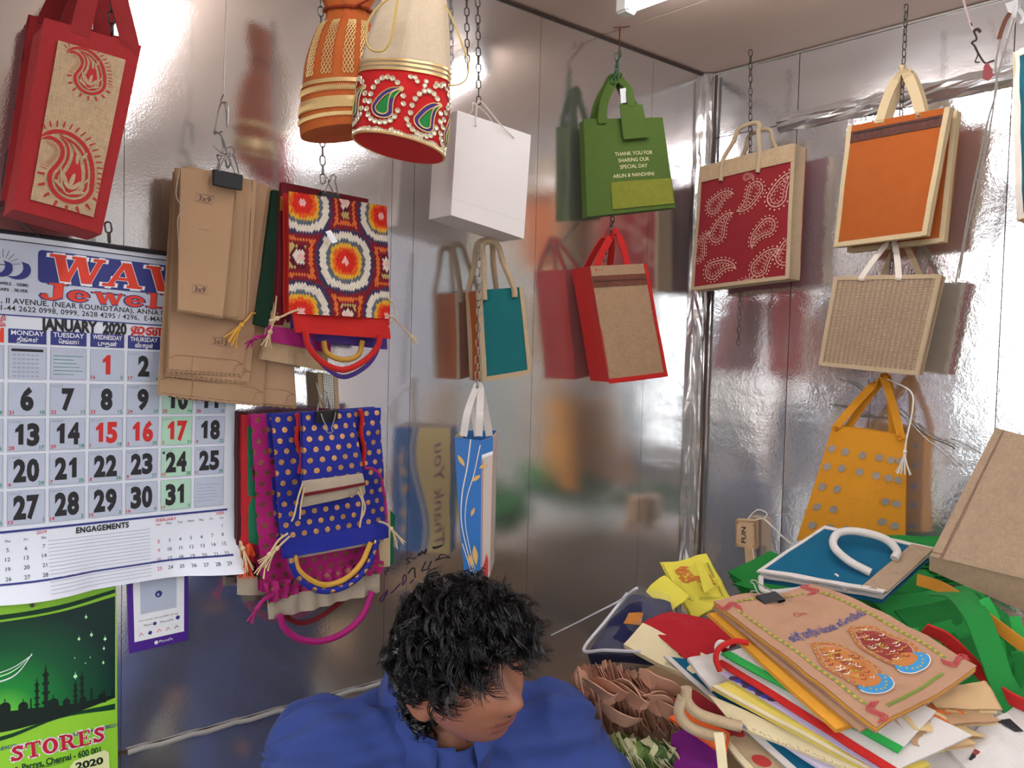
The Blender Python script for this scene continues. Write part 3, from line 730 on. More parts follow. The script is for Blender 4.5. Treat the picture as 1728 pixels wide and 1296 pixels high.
mini(X(268, 885)[0], yb+.017, (X(375, 880)[0]-X(268, 885)[0])/6, .0145, 'FEBRUARY', 6, 29, '2020')
mini(X(73, 905)[0]-6*.0235, yb+.017, .0235, .0135, 'DECEMBER', 0, 31, '2019')
pr.build(cal, {'panel': 'print_header_tint', 'blk': 'print_black', 'blk2': 'print_outline', 'blue': 'print_blue', 'ored': 'print_lettering', 'wht': 'print_white', 'red': 'print_red', 'grn': 'print_green', 'cell': 'print_cells', 'cellg': 'print_green_cells', 'grey': 'print_fine_lines'},
         {'panel': I_PANEL, 'blk': I_BLK, 'blk2': I_BLUE, 'blue': I_BLUE, 'ored': I_ORED, 'wht': I_WHT, 'red': I_RED, 'grn': I_GRN, 'cell': I_CELL, 'cellg': I_CELLG, 'grey': I_GREY})

# green shop calendar below
GF = facepx([(-120, 1030), (196, 990), (200, 1400), (-120, 1460)], .006, 'L')
gc = thing('shop_calendar', 'bright green 2020 shop calendar with mosque skyline on the wall', 'calendar', base_pt(GF))
G_LIME = plain('ink_lime', (150, 212, 52), .4, coat=.3); G_DK = plain('ink_bottle_green', (14, 62, 40), .4); G_SIL = plain('ink_skyline', (16, 34, 26), .45); G_CRM = plain('ink_cream', (232, 236, 170), .5)
def sky_mat():
    m, nt, b = nodes('ink_night_green'); uv = nt.nodes.new('ShaderNodeUVMap').outputs[0]; sep = nt.nodes.new('ShaderNodeSeparateXYZ'); lk(nt, uv, sep.inputs[0])
    dx = math_n(nt, 'SUBTRACT', sep.outputs[0], GF.W*.36); dy = math_n(nt, 'SUBTRACT', sep.outputs[1], GF.H*.46)
    d = math_n(nt, 'SQRT', math_n(nt, 'ADD', math_n(nt, 'MULTIPLY', dx, dx), math_n(nt, 'MULTIPLY', dy, dy)))
    r = nt.nodes.new('ShaderNodeValToRGB'); lk(nt, math_n(nt, 'DIVIDE', d, GF.W*.66), r.inputs[0])
    r.color_ramp.elements[0].color = (*s2l((120, 220, 70)), 1); r.color_ramp.elements[1].color = (*s2l((10, 44, 40)), 1); e = r.color_ramp.elements.new(.28); e.color = (*s2l((26, 140, 56)), 1); e = r.color_ramp.elements.new(.6); e.color = (*s2l((14, 88, 50)), 1)
    lk(nt, r.outputs[0], b.inputs['Base Color']); b.inputs['Roughness'].default_value = .3; return m
panel('sheet', GF, G_LIME, gc, .002, 8, 10)
pg = Print(GF, .0005); XG = lambda px, py: xy(GF, px, py)
def curve_band(key, top, bot, lift=0):
    n = 14; T = catmull([V((*XG(*p), 0)) for p in top], 5); B = catmull([V((*XG(*p), 0)) for p in bot], 5)
    ring(pg, key, [(p.x, p.y) for p in T], [(p.x, p.y) for p in B], lift)
curve_band('sky', [(-110, 1062), (0, 1050), (100, 1033), (194, 1006)], [(-110, 1250), (0, 1232), (100, 1208), (194, 1172)], .0001)
curve_band('dk', [(-110, 1046), (0, 1038), (100, 1021), (194, 994)], [(-110, 1058), (0, 1046), (100, 1029), (194, 1000)], .0002)
curve_band('dk', [(-110, 1258), (0, 1243), (100, 1208), (194, 1187)], [(-110, 1262), (0, 1250), (100, 1212), (194, 1197)], .0002)
curve_band('sil', [(-110, 1206), (0, 1201), (60, 1194), (120, 1188), (194, 1172)], [(-110, 1252), (0, 1236), (60, 1222), (120, 1205), (194, 1177)], .0003)
def dome(px, py, r): x, y = XG(px, py); pg.disc('sil', x, y, r, 16, .0003); pg.rect('sil', x-r*.1, y-r*1.7, x+r*.1, y, .0003); pg.rect('sil', x-r, y, x+r, y+r*1.5, .0003)
def minaret(px, top, bot, w):
    x, y0 = XG(px, top); y1 = XG(px, bot)[1]; h = y1-y0
    pg.poly('sil', [(x-w*.25, y0+h*.2), (x, y0), (x+w*.25, y0+h*.2)], .0003); pg.rect('sil', x-w*.3, y0+h*.18, x+w*.3, y1, .0003)
    for t in (.2, .38, .58, .78): pg.rect('sil', x-w*(.45+t*.2), y0+h*t, x+w*(.45+t*.2), y0+h*(t+.06), .0003)
for a in ((8, 1193, .0075), (39, 1191, .0065), (90, 1186, .0075), (112, 1184, .005), (172, 1176, .006), (140, 1180, .005)): dome(*a)
for a in ((62, 1142, 1200, .006), (77, 1120, 1200, .009), (127, 1146, 1192, .006), (138, 1130, 1190, .0065), (154, 1158, 1184, .004), (176, 1162, 1180, .0035), (189, 1158, 1178, .003), (52, 1176, 1198, .003)): minaret(*a)
for (px, py, r) in ((145, 1041, .002), (154, 1071, .0022), (133, 1078, .002), (177, 1078, .0022), (175, 1094, .0018), (174, 1118, .0018), (127, 1141, .0028), (126, 1110, .0009), (152, 1109, .0009), (144, 1119, .0009)):
    x, y = XG(px, py); pg.disc('star', x, y, r, 10, .0005); pg.poly('star', [(x-r*.3, y), (x, y-r*3), (x+r*.3, y), (x, y+r*2)], .0005)
cr = [(-60, 1160), (0, 1151), (30, 1136), (54, 1104)]; ci = [(-60, 1150), (0, 1134), (28, 1122), (54, 1104)]
curve_band('wht', cr, [(a, b-2.5) for a, b in cr], .0004); curve_band('wht', ci, [(a, b+1.5) for a, b in ci], .0004); curve_band('star', [(-60, 1155), (0, 1142), (28, 1129), (54, 1104)], [(-60, 1152), (0, 1140), (28, 1127), (53, 1105)], .0004)
rot = -atan2(XG(180, 1247)[1]-XG(20, 1285)[1], 1)*0
def ang(p, q): a = XG(*p); b = XG(*q); return atan2(b[1]-a[1], b[0]-a[0])
rt = ang((18, 1285), (180, 1248)); a = XG(18, 1286); b = XG(180, 1248); wS = sqrt((a[0]-b[0])**2+(a[1]-b[1])**2)
slab_text(pg, 'STOR#S', a[0], a[1], .0235, wS, 'red', 'wht', .0, rt, .07)
pg.text('ink', 'Also Shop - 044 25388251', *XG(100, 1248), .0056, rot=rt, bold=.01); pg.text('ink', '25389529', *XG(-14, 1270), .0056, rot=rt, bold=.01)
pg.text('dk', 'Street, Parrys, Chennai - 600 001.', *XG(-4, 1309), .0098, w=.145, rot=rt*.9, bold=.03); pg.text('dk', 'stores@gmail.com', *XG(28, 1306), .006, rot=rt)
x, y = XG(118, 1289); pg.poly('crm', [(x, y+.004), (x+.006, y-.004), (x+.05, y-.013), (x+.056, y-.008), (x+.058, y+.05), (x, y+.06)], .0003); pg.text('sil', '2020', x+.008, y+.0105, .0105, w=.04, rot=rt, bold=.04, lift=.0006)
x, y = XG(49, 1252); pg.line('dk', [(x-.003, y), (x, y+.002), (x+.003, y)], .0012, .0004)
pg.build(gc, {'sky': 'print_night_sky', 'dk': 'print_bands', 'sil': 'print_skyline', 'star': 'print_stars', 'wht': 'print_white', 'red': 'print_lettering', 'ink': 'print_fine', 'crm': 'print_year_box'},
         {'sky': sky_mat(), 'dk': G_DK, 'sil': G_SIL, 'star': plain('ink_star', (190, 250, 190), .5), 'wht': I_WHT, 'red': plain('ink_crimson', (196, 26, 54), .5), 'ink': I_BLUE, 'crm': G_CRM})
tube('rivet', [GF.S(*uvpx(GF, 54, 1021), .001), GF.S(*uvpx(GF, 54, 1021), .004)], .003, M_STEELD, gc, 10)
tube('hanger_wire', [GF.S(*uvpx(GF, 54, 1022), .003), GF.S(*uvpx(GF, 54.5, 1006), .004)], .0008, M_STEELD, gc, 5)

# payment card: code itself left out
QF = facepx([(213, 930), (318, 915), (317, 1080), (218, 1103)], .005, 'L')
qc = thing('payment_card', 'white payment card with violet border stuck under the calendar', 'card', base_pt(QF))
M_VIO = plain('card_violet', (78, 40, 140), .35); panel('card', QF, M_VIO, qc, .002, 2, 2)
pq = Print(QF, .0004); wq, hq = QF.W, QF.H
pq.rect('wht', wq*.09, hq*.04, wq*.93, hq*.9, 0); pq.rect('pale', wq*.2, hq*.28, wq*.8, hq*.64, .0002); pq.disc('blue', wq*.5, hq*.47, wq*.06, 14, .0003)
pq.text('wht', 'a', wq*.475, hq*.485, .006, lift=.0005)
pq.text('blk', 'Scan and pay with any BHIM UPI app', wq*.5, hq*.71, .0026, w=wq*.66, align='c', lift=.0002); pq.text('blk', 'Paytm      PhonePe', wq*.5, hq*.765, .0034, w=wq*.5, align='c', lift=.0002)
pq.disc('blue', wq*.43, hq*.757, .003, 10, .0003); pq.disc('blue', wq*.82, hq*.745, .0035, 10, .0003)
for i, k in enumerate(('red', 'blue', 'red', 'red', 'blk')):
    x = wq*(.2+.15*i); y = hq*.84
    if k == 'blue': pq.disc(k, x, y, .0032, 10, .0003)
    else: pq.line(k, [(x-.003, y+.002), (x, y-.003), (x+.003, y+.001)], .0012, .0003)
pq.disc('wht', wq*.45, hq*.95, .0032, 12, .0003); pq.text('wht', 'PhonePe', wq*.5, hq*.96, .0045, lift=.0003)
pq.build(qc, {'wht': 'print_white', 'pale': 'code_panel', 'blue': 'print_blue', 'blk': 'print_black', 'red': 'print_red'}, {'wht': I_WHT, 'pale': I_CELL, 'blue': I_BLUE, 'blk': I_BLK, 'red': I_RED})
# handwriting with a marker on the foil sheet
def scribble(lines, mat, w):
    vs, fs = [], []
    for L in lines:
        pts = catmull([onL(x, y, .0032) for x, y in L], 5)
        for i, p in enumerate(pts):
            a = pts[max(0, i-1)]; b = pts[min(len(pts)-1, i+1)]; n = (b-a).normalized().cross(NL)*w/2; vs += [p+n, p-n]
            if i: k = len(vs); fs.append((k-4, k-3, k-1, k-2))
    mesh('marker_writing', vs, fs, mat, wl, False)['kind'] = 'stuff'
scribble([[(695, 941), (686, 944), (692, 949), (686, 952)], [(697, 944), (700, 942), (703, 942)], [(705, 939), (708, 933), (709, 938), (713, 930), (715, 935), (720, 926), (718, 936)], [(730, 925), (737, 923), (748, 920), (734, 926), (732, 922)],
          [(739, 946), (745, 936), (760, 941), (750, 941), (741, 944)], [(689, 968), (695, 960), (700, 960), (701, 976), (700, 958)], [(719, 948), (712, 963), (717, 962), (726, 960)], [(729, 947), (723, 959)], [(735, 947), (738, 943)]], plain('marker_black', (40, 36, 52), .5), .0017)
scribble([[(655, 996), (643, 1010), (644, 1016), (652, 1003), (654, 996), (653, 1005)], [(660, 1002), (668, 994), (676, 985)], [(681, 975), (680, 988), (686, 976), (683, 970), (680, 976)], [(692, 985), (699, 978)], [(646, 965), (642, 958), (652, 957), (656, 962), (650, 966), (653, 970)]], plain('marker_purple', (84, 36, 92), .5), .0019)
# ================================================================== bags hanging on the left wall
random.seed(7)
C_JUTE = fabric('jute', (186, 158, 124), 620, .22, .9, jute=.35)
C_JUTE2 = fabric('jute_brown', (168, 136, 106), 620, .22, .9, jute=.35)
C_RED = fabric('red_cloth', (164, 44, 46), 900, .12)
C_RED2 = fabric('bright_red_cloth', (196, 38, 34), 900, .08)
C_MAR = fabric('maroon_cloth', (110, 24, 34), 900, .12)
C_DRED = fabric('dusky_red_cloth', (142, 36, 42), 800, .12)
C_BEIGE = fabric('beige_tape', (188, 164, 132), 800, .15, jute=.1)
C_CREAM = fabric('cream_tape', (208, 184, 144), 800, .12)
C_TEAL = fabric('teal_cloth', (24, 104, 106), 700, .12)
C_ORG = fabric('orange_cloth', (172, 88, 34), 700, .14)
C_GREEN = fabric('leaf_green_nonwoven', (80, 104, 42), 500, .1, .8)
C_DGREEN = fabric('dark_green_cloth', (26, 56, 40), 800, .12)
C_PURP = fabric('purple_cloth', (84, 62, 140), 800, .12)
C_WHITEP = plain('white_card', (232, 226, 222), .6, 0, .03, 9)
KRAFT = [plain('kraft_paper%d' % i, c, .75, 0, .06, 14, bump=.15) for i, c in enumerate(((176, 140, 106), (168, 134, 100), (182, 146, 112), (172, 136, 104)))]
C_STR = plain('white_string', (226, 218, 206), .8)

# --- tall red bottle bags with a jute front
def bottle_bag(c, off, label, front, printed):
    f = facepx(c, off, 'L', bulge=.008, wr=.002, seed=off*40); r = thing('bottle_bag', label, 'bag', base_pt(f), 'tall red bottle bags')
    body(r, f, .085, C_RED, C_RED if front else C_MAR, C_RED, .02)
    panel('jute_window', f, C_JUTE, r, .002, 10, 12, (.16, .86, .1, .93), .0025)
    if printed:
        pr = Print(f, .0034); M_R = 'r'; w, h = f.W, f.H
        for (px, py, s, ro, fl) in ((150, 138, .040, .1, -1), (118, 308, .060, .16, -1)):
            x, y = xy(f, px, py)
            A = lambda k: xf(paisley(k, curl=1.1, flip=fl)[0], x, y, s, ro)
            ring(pr, 'r', A(0), A(-.09)); 
            ring(pr, 'r', A(-.15), A(-.2))
            pr.poly('r', xf([(a*.8, b*.8+.06) for a, b in paisley(-.22, curl=.6, flip=fl)[0]], x, y, s, ro), .0001)
            tk = A(.06); t2 = A(.2); n = len(tk)
            for i in range(3, n-3, 2): pr.poly('r', [tk[i], ((tk[i][0]+tk[i+1][0])/2, (tk[i][1]+tk[i+1][1])/2), ((t2[i][0]*.7+t2[i+1][0]*.3), (t2[i][1]*.7+t2[i+1][1]*.3)), t2[i]])
            for (dx, dy, rx, ry, an) in ((0, .12, .05, .2, 0), (-.13, .16, .05, .18, -.6), (.13, .16, .05, .18, .6), (-.2, .3, .04, .15, -1.1), (.2, .3, .04, .15, 1.1), (.05, -.5, .035, .13, .3), (-.06, -.4, .035, .13, -.3)):
                L = xf([(rx*cos(t)*1.0, ry*sin(t)) for t in [2*pi*q/10 for q in range(10)]], 0, 0, 1, an); pr.poly('j', xf([(a+dx, b+dy-.12) for a, b in L], x, y, s, ro), .0003)
            pr.line('j', xf([(-.3+.06*q, .25-.02*(q-5)**2+.05) for q in range(11)], x, y, s, ro), s*.035, .0003)
        pr.build(r, {'r': 'paisley_print', 'j': 'paisley_veins'}, {'r': plain('print_red', (178, 38, 38), .8), 'j': C_JUTE})
    return r, f
b1, f1 = bottle_bag([(75, 30), (239, 77), (171, 396), (21, 353)], .15, 'tall red bottle bag with jute front and two red paisley prints', True, True)
hk = onL(172, -75, .13); M_HR = fabric('red_strap', (150, 42, 44), 900, .12)
strap(b1, f1, .36, .87, hk+NL*.01, M_HR, .024, .01, -.001, .1); strap(b1, f1.shifted(-.083), .30, .74, hk-NL*.03, M_HR, .024, .01, .001, .1)
b2, f2 = bottle_bag([(48, 24), (205, 62), (140, 372), (2, 338)], .055, 'second tall red bottle bag half hidden behind the paisley one', False, False)
strap(b2, f2, .2, .8, hk-NL*.05, M_HR, .024, .01, -.001)
chain(onL(184, -60, .135), onL(190, 70, .12), 'chain above the red paisley bottle bag'); chain(onL(182, 375, .06), onL(185, 412, .05), 'short chain end under the red paisley bottle bag')

# --- stack of brown paper bags under a binder clip
def serr(f, amp=.0022, n=34):
    def e(u, v, i, j):
        if j > .999: v += (amp if int(round(i*n)) % 2 else 0)/f.H
        return u, v
    return e
klist = [([(305, 283), (398, 292), (374, 533), (300, 521)], '3x9', 'narrow brown paper bag stamped 3x9, front of the clipped stack'),
 ([(311, 281), (410, 300), (404, 535), (344, 527)], None, 'second narrow brown paper bag just behind the 3x9 stamped one'),
 ([(318, 280), (431, 306), (420, 541), (350, 531)], None, 'third narrow brown paper bag from the front of the clipped stack'),
 ([(297, 283), (452, 312), (411, 631), (284, 622)], '5x13', 'wider brown paper bag stamped 5x13 with a folded bottom flap'),
 ([(297, 286), (458, 315), (421, 644), (280, 630)], None, 'wide brown paper bag with serrated hem behind the 5x13 one'),
 ([(294, 289), (468, 318), (442, 681), (268, 661)], None, 'large brown paper bag, its bottom left corner over the calendar'),
 ([(294, 291), (474, 321), (497, 684), (300, 668)], None, 'largest brown paper bag, back of the clipped stack')]
for i, (c, st, lb) in enumerate(klist):
    f = facepx(c, .085-.008*i, 'L', wr=.0015, seed=i+1, fn=lambda u, v, i=i: .006*sin(v*2.2+i)*u)
    o = thing('paper_bag', lb, 'paper bag', base_pt(f), 'brown paper bags in the clip')
    panel('front_sheet', f, KRAFT[i % 4], o, .0008, 34, 16, edge=serr(f)); panel('back_sheet', f, KRAFT[(i+1) % 4], o, .0008, 34, 16, (-.01, 1.01, 0, 1.012), -.002, edge=serr(f, .002, 34))
    pk = Print(f, .0007)
    if i in (3, 4, 5, 6):
        w, h = f.W, f.H; y = h*.935
        pk.line('l', [(.0, y+.004), (.012, y-.002), (w-.016, y-.001), (w, y+.006)], .0007); pk.line('l', [(w*.3, y), (w*.3, h)], .0006); pk.line('l', [(w-.018, h-.002), (w-.014, y+.008), (w-.002, y+.004)], .0007)
    if i in (1, 2): pk.line('l', [(f.W*.93, 0), (f.W*.95, f.H)], .0008)
    if st == '3x9':
        for (px, py, ro) in ((344, 336, .15), (336, 489, .02)):
            x, y = xy(f, px, py); pk.text('s', '3x9', x, y+.004, .009, align='c', bold=.0, rot=ro)
            pk.line('s', xf([(-.0125, -.007), (.0125, -.007), (.0125, .006), (-.0125, .006)], x, y, 1, ro), .0005, close=True)
        x, y = xy(f, 343, 389); pk.line('l', [(x-.008, y), (x-.004, y-.002), (x+.001, y), (x+.005, y-.002), (x+.008, y)], .0006)
    if st == '5x13':
        x, y = xy(f, 373, 577); pk.text('s', '5x13', x, y+.004, .009, align='c', rot=.06); pk.line('s', xf([(-.0155, -.007), (.0155, -.007), (.0155, .006), (-.0155, .006)], x, y, 1, .06), .0005, close=True)
    pk.build(o, {'l': 'crease_lines', 's': 'size_stamp'}, {'l': plain('kraft_shadow_line', (128, 94, 68), .8), 's': plain('stamp_ink', (84, 60, 66), .7)})
kc = onL(384, 291, .1)
binder_clip(kc, (onL(408, 297, .1)-onL(361, 287, .1)).normalized(), ZV, NL, .046, 'black binder clip holding the brown paper bags', .024)
tube_o = tube('paper_tie', catmull([onL(303, 285, .1), onL(297, 330, .1), onL(310, 352, .1), onL(300, 370, .1), onL(302, 420, .098)], 6), .0009, plain('dull_twine', (170, 156, 136), .8), None, 5, loc=onL(302, 420, .098)); tag(tube_o, 'pale twine tied round the left edge of the brown paper bags', 'twine')
wh = thing('wire_hook', 'chain of bent paper clips above the brown paper bags', 'hook', onL(384, 285, .08)); wp = lambda *q: catmull([onL(x, y, .085+.004*(k % 2)) for k, (x, y) in enumerate(q)], 5)
tube('bent_clip', wp((377, 160), (373, 172), (384, 176), (384, 215), (380, 178), (371, 178), (362, 220), (364, 226), (375, 222)), .0013, M_STEEL, wh, 6)
tube('bent_clip', wp((362, 222), (372, 228), (382, 255), (374, 228), (377, 250), (376, 262)), .0013, M_STEEL, wh, 6)
tube('bent_clip', wp((360, 246), (374, 258), (388, 262), (398, 266), (386, 258), (372, 262), (366, 262), (370, 276), (366, 288)), .0013, M_STEEL, wh, 6)
tube('bent_clip', wp((384, 262), (390, 270), (384, 284), (380, 268)), .0013, M_STEEL, wh, 6)
tube('hanger_cord', [onL(377, 162, .085), onL(380, 60, .085), onL(383, -30, .085)], .0008, M_STEEL, wh, 5)

# --- cluster of cloth pouches round the embroidered bag
OFFS = .085
def pouch(name, lb, c, off, mat, group='cloth pouches under the black clips', wr=.004, th=.004, nu=14, nv=16, cat='pouch', fn=None, dep=.008, mb=None):
    f = facepx(c, off, 'L', bulge=.006, wr=wr, seed=off*90, fn=fn); r = thing(name, lb, cat, base_pt(f), group)
    panel('front_panel', f, mat, r, th, nu, nv); panel('back_panel', f, mb or mat, r, th, nu, nv, (0, 1, 0, 1), -dep)
    return r, f
g1, gf = pouch('cloth_pouch', 'dark green cloth pouch between paper bags and embroidered bag', [(462, 320), (520, 330), (480, 560), (428, 547)], .055, C_DGREEN)
cord_with_tassel(g1, [gf.S(.0, .92), gf.S(-.15, .93, .006), onL(420, 535, .07), onL(408, 548, .07)], plain('gold_cord', (222, 168, 60), .6), .0016, .028)
g2, gf2 = pouch('cloth_pouch', 'maroon velvet pouch peeking out behind the embroidered bag', [(476, 307), (622, 336), (600, 560), (462, 548)], .07, C_MAR)
mesh('gold_label', [gf2.S(u, v, .0015) for u, v in ((-.01, .1), (.09, .1), (.09, .2), (-.01, .2))], [(0, 1, 2, 3)], plain('gold_brocade', (196, 150, 60), .4, .5), g2)
cord_with_tassel(g2, [gf2.S(.0, .8, .004), gf2.S(-.02, .86, .01), onL(462, 540, .085), onL(456, 560, .085)], C_CREAM, .0015, .02)
g3, gf3 = pouch('cloth_pouch', 'rust orange pouch edge left of the embroidered bag', [(482, 360), (560, 366), (560, 520), (484, 505)], .078, fabric('rust_cloth', (186, 84, 34), 700, .15), fn=lambda u, v: .004*sin(v*16))
g4, gf4 = pouch('cloth_pouch', 'purple cloth pouch below the red cuff of the embroidered bag', [(489, 380), (650, 392), (652, 590), (490, 570)], .074, C_PURP)
C_TAN = fabric('tan_cotton', (190, 160, 124), 700, .15)
g5, gf5 = pouch('cloth_pouch', 'gathered tan cotton pouch with magenta hem under the purple one', [(470, 480), (560, 500), (552, 626), (440, 606)], .066, C_TAN, wr=.012)
panel('magenta_hem', gf5, fabric('magenta_silk', (166, 26, 110), 700, .15, .5), g5, .003, 16, 4, (-.03, 1.02, .55, .76), .006); cord_with_tassel(g5, [gf5.S(.0, .7, .01), gf5.S(-.12, .72, .012), onL(432, 570, .08)], MATS['magenta_silk'], .003, .02)
# embroidered bag: every stitch block is a coloured facet
def emb(c, off, label):
    f = facepx(c, off, 'L', bulge=.01, wr=.003, seed=3); r = thing('embroidered_bag', label, 'bag', base_pt(f))
    N = 40; M = int(N*f.H/f.W*.62); vs, fs, cl, uv = [], [], [], []
    pal = {k: s2l(v) for k, v in dict(pink=(236, 190, 184), red=(214, 52, 40), orange=(228, 106, 40), yellow=(226, 178, 66), slate=(104, 112, 122), white=(226, 216, 200), navy=(74, 66, 96), mar=(140, 40, 52), oran2=(222, 120, 60), khaki=(196, 176, 110), wine=(104, 34, 48)).items()}
    seq = ['pink', 'red', 'red', 'orange', 'yellow', 'slate', 'white', 'white', 'navy', 'mar', 'oran2', 'mar']
    cen = [(.53, .53), (.13, .08), (.94, .1), (.1, .98), (.97, .98)]; rad = [1, .95, .9, .95, .9]
    cross = [(.53, .02), (.1, .53), (.98, .52), (.53, 1.0)]
    asp = f.H/f.W
    def colr(u, v, q):
        best = min(((sqrt(((u-a))**2+((v-b)*asp)**2)*.72+.28*max(abs(u-a), abs(v-b)*asp))/k, i) for i, ((a, b), k) in enumerate(zip(cen, rad)))
        d = best[0]; k = int(d/.033)
        if k < len(seq): return pal[seq[k]]
        dc = min(max(abs(u-a), abs(v-b)*asp)+.4*min(abs(u-a), abs(v-b)*asp) for a, b in cross)
        k2 = int(dc/.034); s2 = ['pink', 'white', 'wine', 'khaki', 'khaki', 'yellow', 'white']
        return pal[s2[k2]] if k2 < len(s2) else pal[['oran2', 'mar', 'yellow', 'mar'][q % 4]]
    for j in range(-1, 2*M+1):
        for i in range(-1, N+1):
            cu = (i+.5*(j % 2))/N; cv = j/(2*M); du, dv = .5/N*1.02, 1/(2*M)*1.02
            q = [(cu, cv-dv), (cu+du, cv), (cu, cv+dv), (cu-du, cv)]
            q = [(min(max(a, 0), 1), min(max(b, 0), 1)) for a, b in q]
            if (max(a for a, b in q)-min(a for a, b in q)) < 1e-4 or (max(b for a, b in q)-min(b for a, b in q)) < 1e-4: continue
            k = len(vs); cc = colr(cu, cv, i+j)
            for t, (a, b) in enumerate(q): vs.append(f.S(a, b, .0)); uv.append((a*f.W, b*f.H))
            vs.append(f.S(min(max(cu, 0), 1), min(max(cv, 0), 1), .0022)); uv.append((cu*f.W, cv*f.H)); cl += [cc]*5
            fs += [(k, k+1, k+4), (k+1, k+2, k+4), (k+2, k+3, k+4), (k+3, k, k+4)]
    o = mesh('embroidery', vs, fs, attr_cloth('embroidery_wool'), r, False, uv); o['kind'] = 'stuff'
    at = o.data.attributes.new('Col', 'FLOAT_COLOR', 'POINT')
    for i, c_ in enumerate(cl): at.data[i].color = (*c_, 1)
    panel('backing_cloth', f, C_RED2, r, .004, 14, 16, (0, 1, 0, 1), -.001); panel('back_panel', f, C_RED2, r, .004, 14, 16, (0, 1, 0, 1), -.02)
    return r, f
er, ef = emb([(487, 323), (652, 348), (657, 538), (488, 529)], .105, 'bag embroidered in multicoloured geometric wool work with a red cuff')
cu = facepx([(495, 529), (657, 538), (659, 572), (499, 561)], .108, 'L', wr=.004, seed=9); panel('cuff', cu, C_RED2, er, .006, 16, 5)
P_ = lambda pts, off: [onL(x, y, off) for x, y in pts]
tube('handle', catmull(P_([(515, 558), (521, 585), (545, 612), (580, 624), (616, 608), (637, 585), (641, 566)], .114), 6), .0055, C_RED2, er, 8)
tube('handle', catmull(P_([(518, 560), (528, 592), (552, 622), (582, 636), (618, 618), (636, 592), (638, 568)], .095), 6), .0042, C_PURP, g4, 8)
C_GOLD = fabric('gold_brocade_cloth', (206, 158, 64), 500, .35, .5)
tube('handle', catmull(P_([(546, 575), (552, 596), (578, 607), (604, 600), (612, 575)], .09), 6), .005, C_GOLD, g2, 8)
cord_with_tassel(er, [ef.S(.06, .97, .006), ef.S(.0, .985, .014), onL(478, 533, .12), onL(468, 537, .12)], C_CREAM, .0018, .012, seed=3)
cord_with_tassel(er, [ef.S(.92, .97, .008), ef.S(1.0, .99, .012), onL(672, 545, .11), onL(694, 568, .105)], C_CREAM, .0015, .012, seed=4); tube('drawstring', catmull(P_([(652, 500), (663, 512), (668, 530), (660, 545), (656, 552)], .108), 6), .0014, C_CREAM, er, 5)
mesh('price_tag', [onL(x, y, .128) for x, y in ((549, 391), (558, 388), (570, 408), (561, 411))], [(0, 1, 2, 3)], I_WHT, er)
binder_clip(onL(556, 326, .1), (onL(575, 330, .1)-onL(540, 322, .1)).normalized(), ZV, NL, .036, 'black binder clip above the embroidered bag', .02)
chain(onL(541, -20, .1), onL(545, 316, .1), 'chain behind the orange drawstring pouch down to the embroidered bag', M_STEEL)

# --- strap with a woven metal mesh between the two clusters
mf = facepx([(537, 628), (570, 634), (573, 690), (540, 688)], .03, 'L'); mr = thing('mesh_strap', 'beige strap with silver mesh inlay above the blue dotted bag', 'strap', base_pt(mf)); panel('tape', mf, C_BEIGE, mr, .004, 4, 6)
def mesh_mat():
    m, nt, b = nodes('silver_mesh'); uv = nt.nodes.new('ShaderNodeUVMap').outputs[0]; ch = nt.nodes.new('ShaderNodeTexChecker'); ch.inputs['Scale'].default_value = 420; lk(nt, mapn(nt, uv, 1, 1, 1, .785), ch.inputs[0]); ch.inputs[1].default_value = (.7, .68, .62, 1); ch.inputs[2].default_value = (.12, .1, .09, 1)
    lk(nt, ch.outputs[0], b.inputs['Base Color']); b.inputs['Metallic'].default_value = .7; b.inputs['Roughness'].default_value = .4; return m
panel('mesh_inlay', mf, mesh_mat(), mr, .002, 4, 6, (.2, .72, 0, 1), .002)
tube('hook_wire', wp((534, 645), (540, 670), (548, 688), (552, 670), (556, 690)), .0011, M_STEEL, mr, 5)

# --- dotted silk bags
D_BLUE = fabric('blue_silk_gold_dots', (30, 40, 142), 700, .12, .55, dots=(.021, .0048, (206, 156, 100)))
D_MAG = fabric('magenta_silk_bronze_dots', (164, 22, 104), 700, .15, .55, dots=(.021, .0046, (140, 84, 70)))
C_BLUE = fabric('plain_blue_silk', (34, 44, 150), 700, .1, .6); C_HEM = fabric('grey_linen_hem', (176, 160, 140), 700, .15); C_MAGS = MATS['magenta_silk']
C_GRN2 = fabric('emerald_silk', (16, 104, 70), 700, .12, .6); C_NAVY = fabric('navy_cloth', (28, 30, 70), 700, .12)
m0, mf0 = pouch('silk_pouch', 'dark maroon silk pouch at the far left of the dotted cluster', [(400, 694), (470, 704), (452, 985), (399, 985)], .03, fabric('dark_maroon_silk', (72, 18, 28), 700, .15, .6), 'dotted silk bags')
panel('linen_hem', mf0, C_HEM, m0, .003, 8, 4, (0, .9, .95, 1.06), .004); cord_with_tassel(m0, [mf0.S(.1, .9, .008), onL(405, 915, .06), onL(410, 925, .065)], C_CREAM, .0018, .03, seed=5)
m1, mf1 = pouch('silk_pouch', 'red silk pouch with orange end left of the magenta dotted bag', [(409, 700), (480, 705), (440, 955), (408, 940)], .04, fabric('red_silk', (176, 28, 36), 700, .15, .6), 'dotted silk bags')
cord_with_tassel(m1, [mf1.S(.4, .95, .01), onL(420, 920, .06), onL(418, 935, .062)], plain('orange_thread', (226, 84, 40), .7), .004, .03, 'drawstring', 14, 6)
m2, mf2 = pouch('silk_pouch', 'emerald silk pouch sliver beside the magenta dotted bag', [(418, 720), (500, 725), (470, 930), (420, 915)], .046, C_GRN2, 'dotted silk bags')
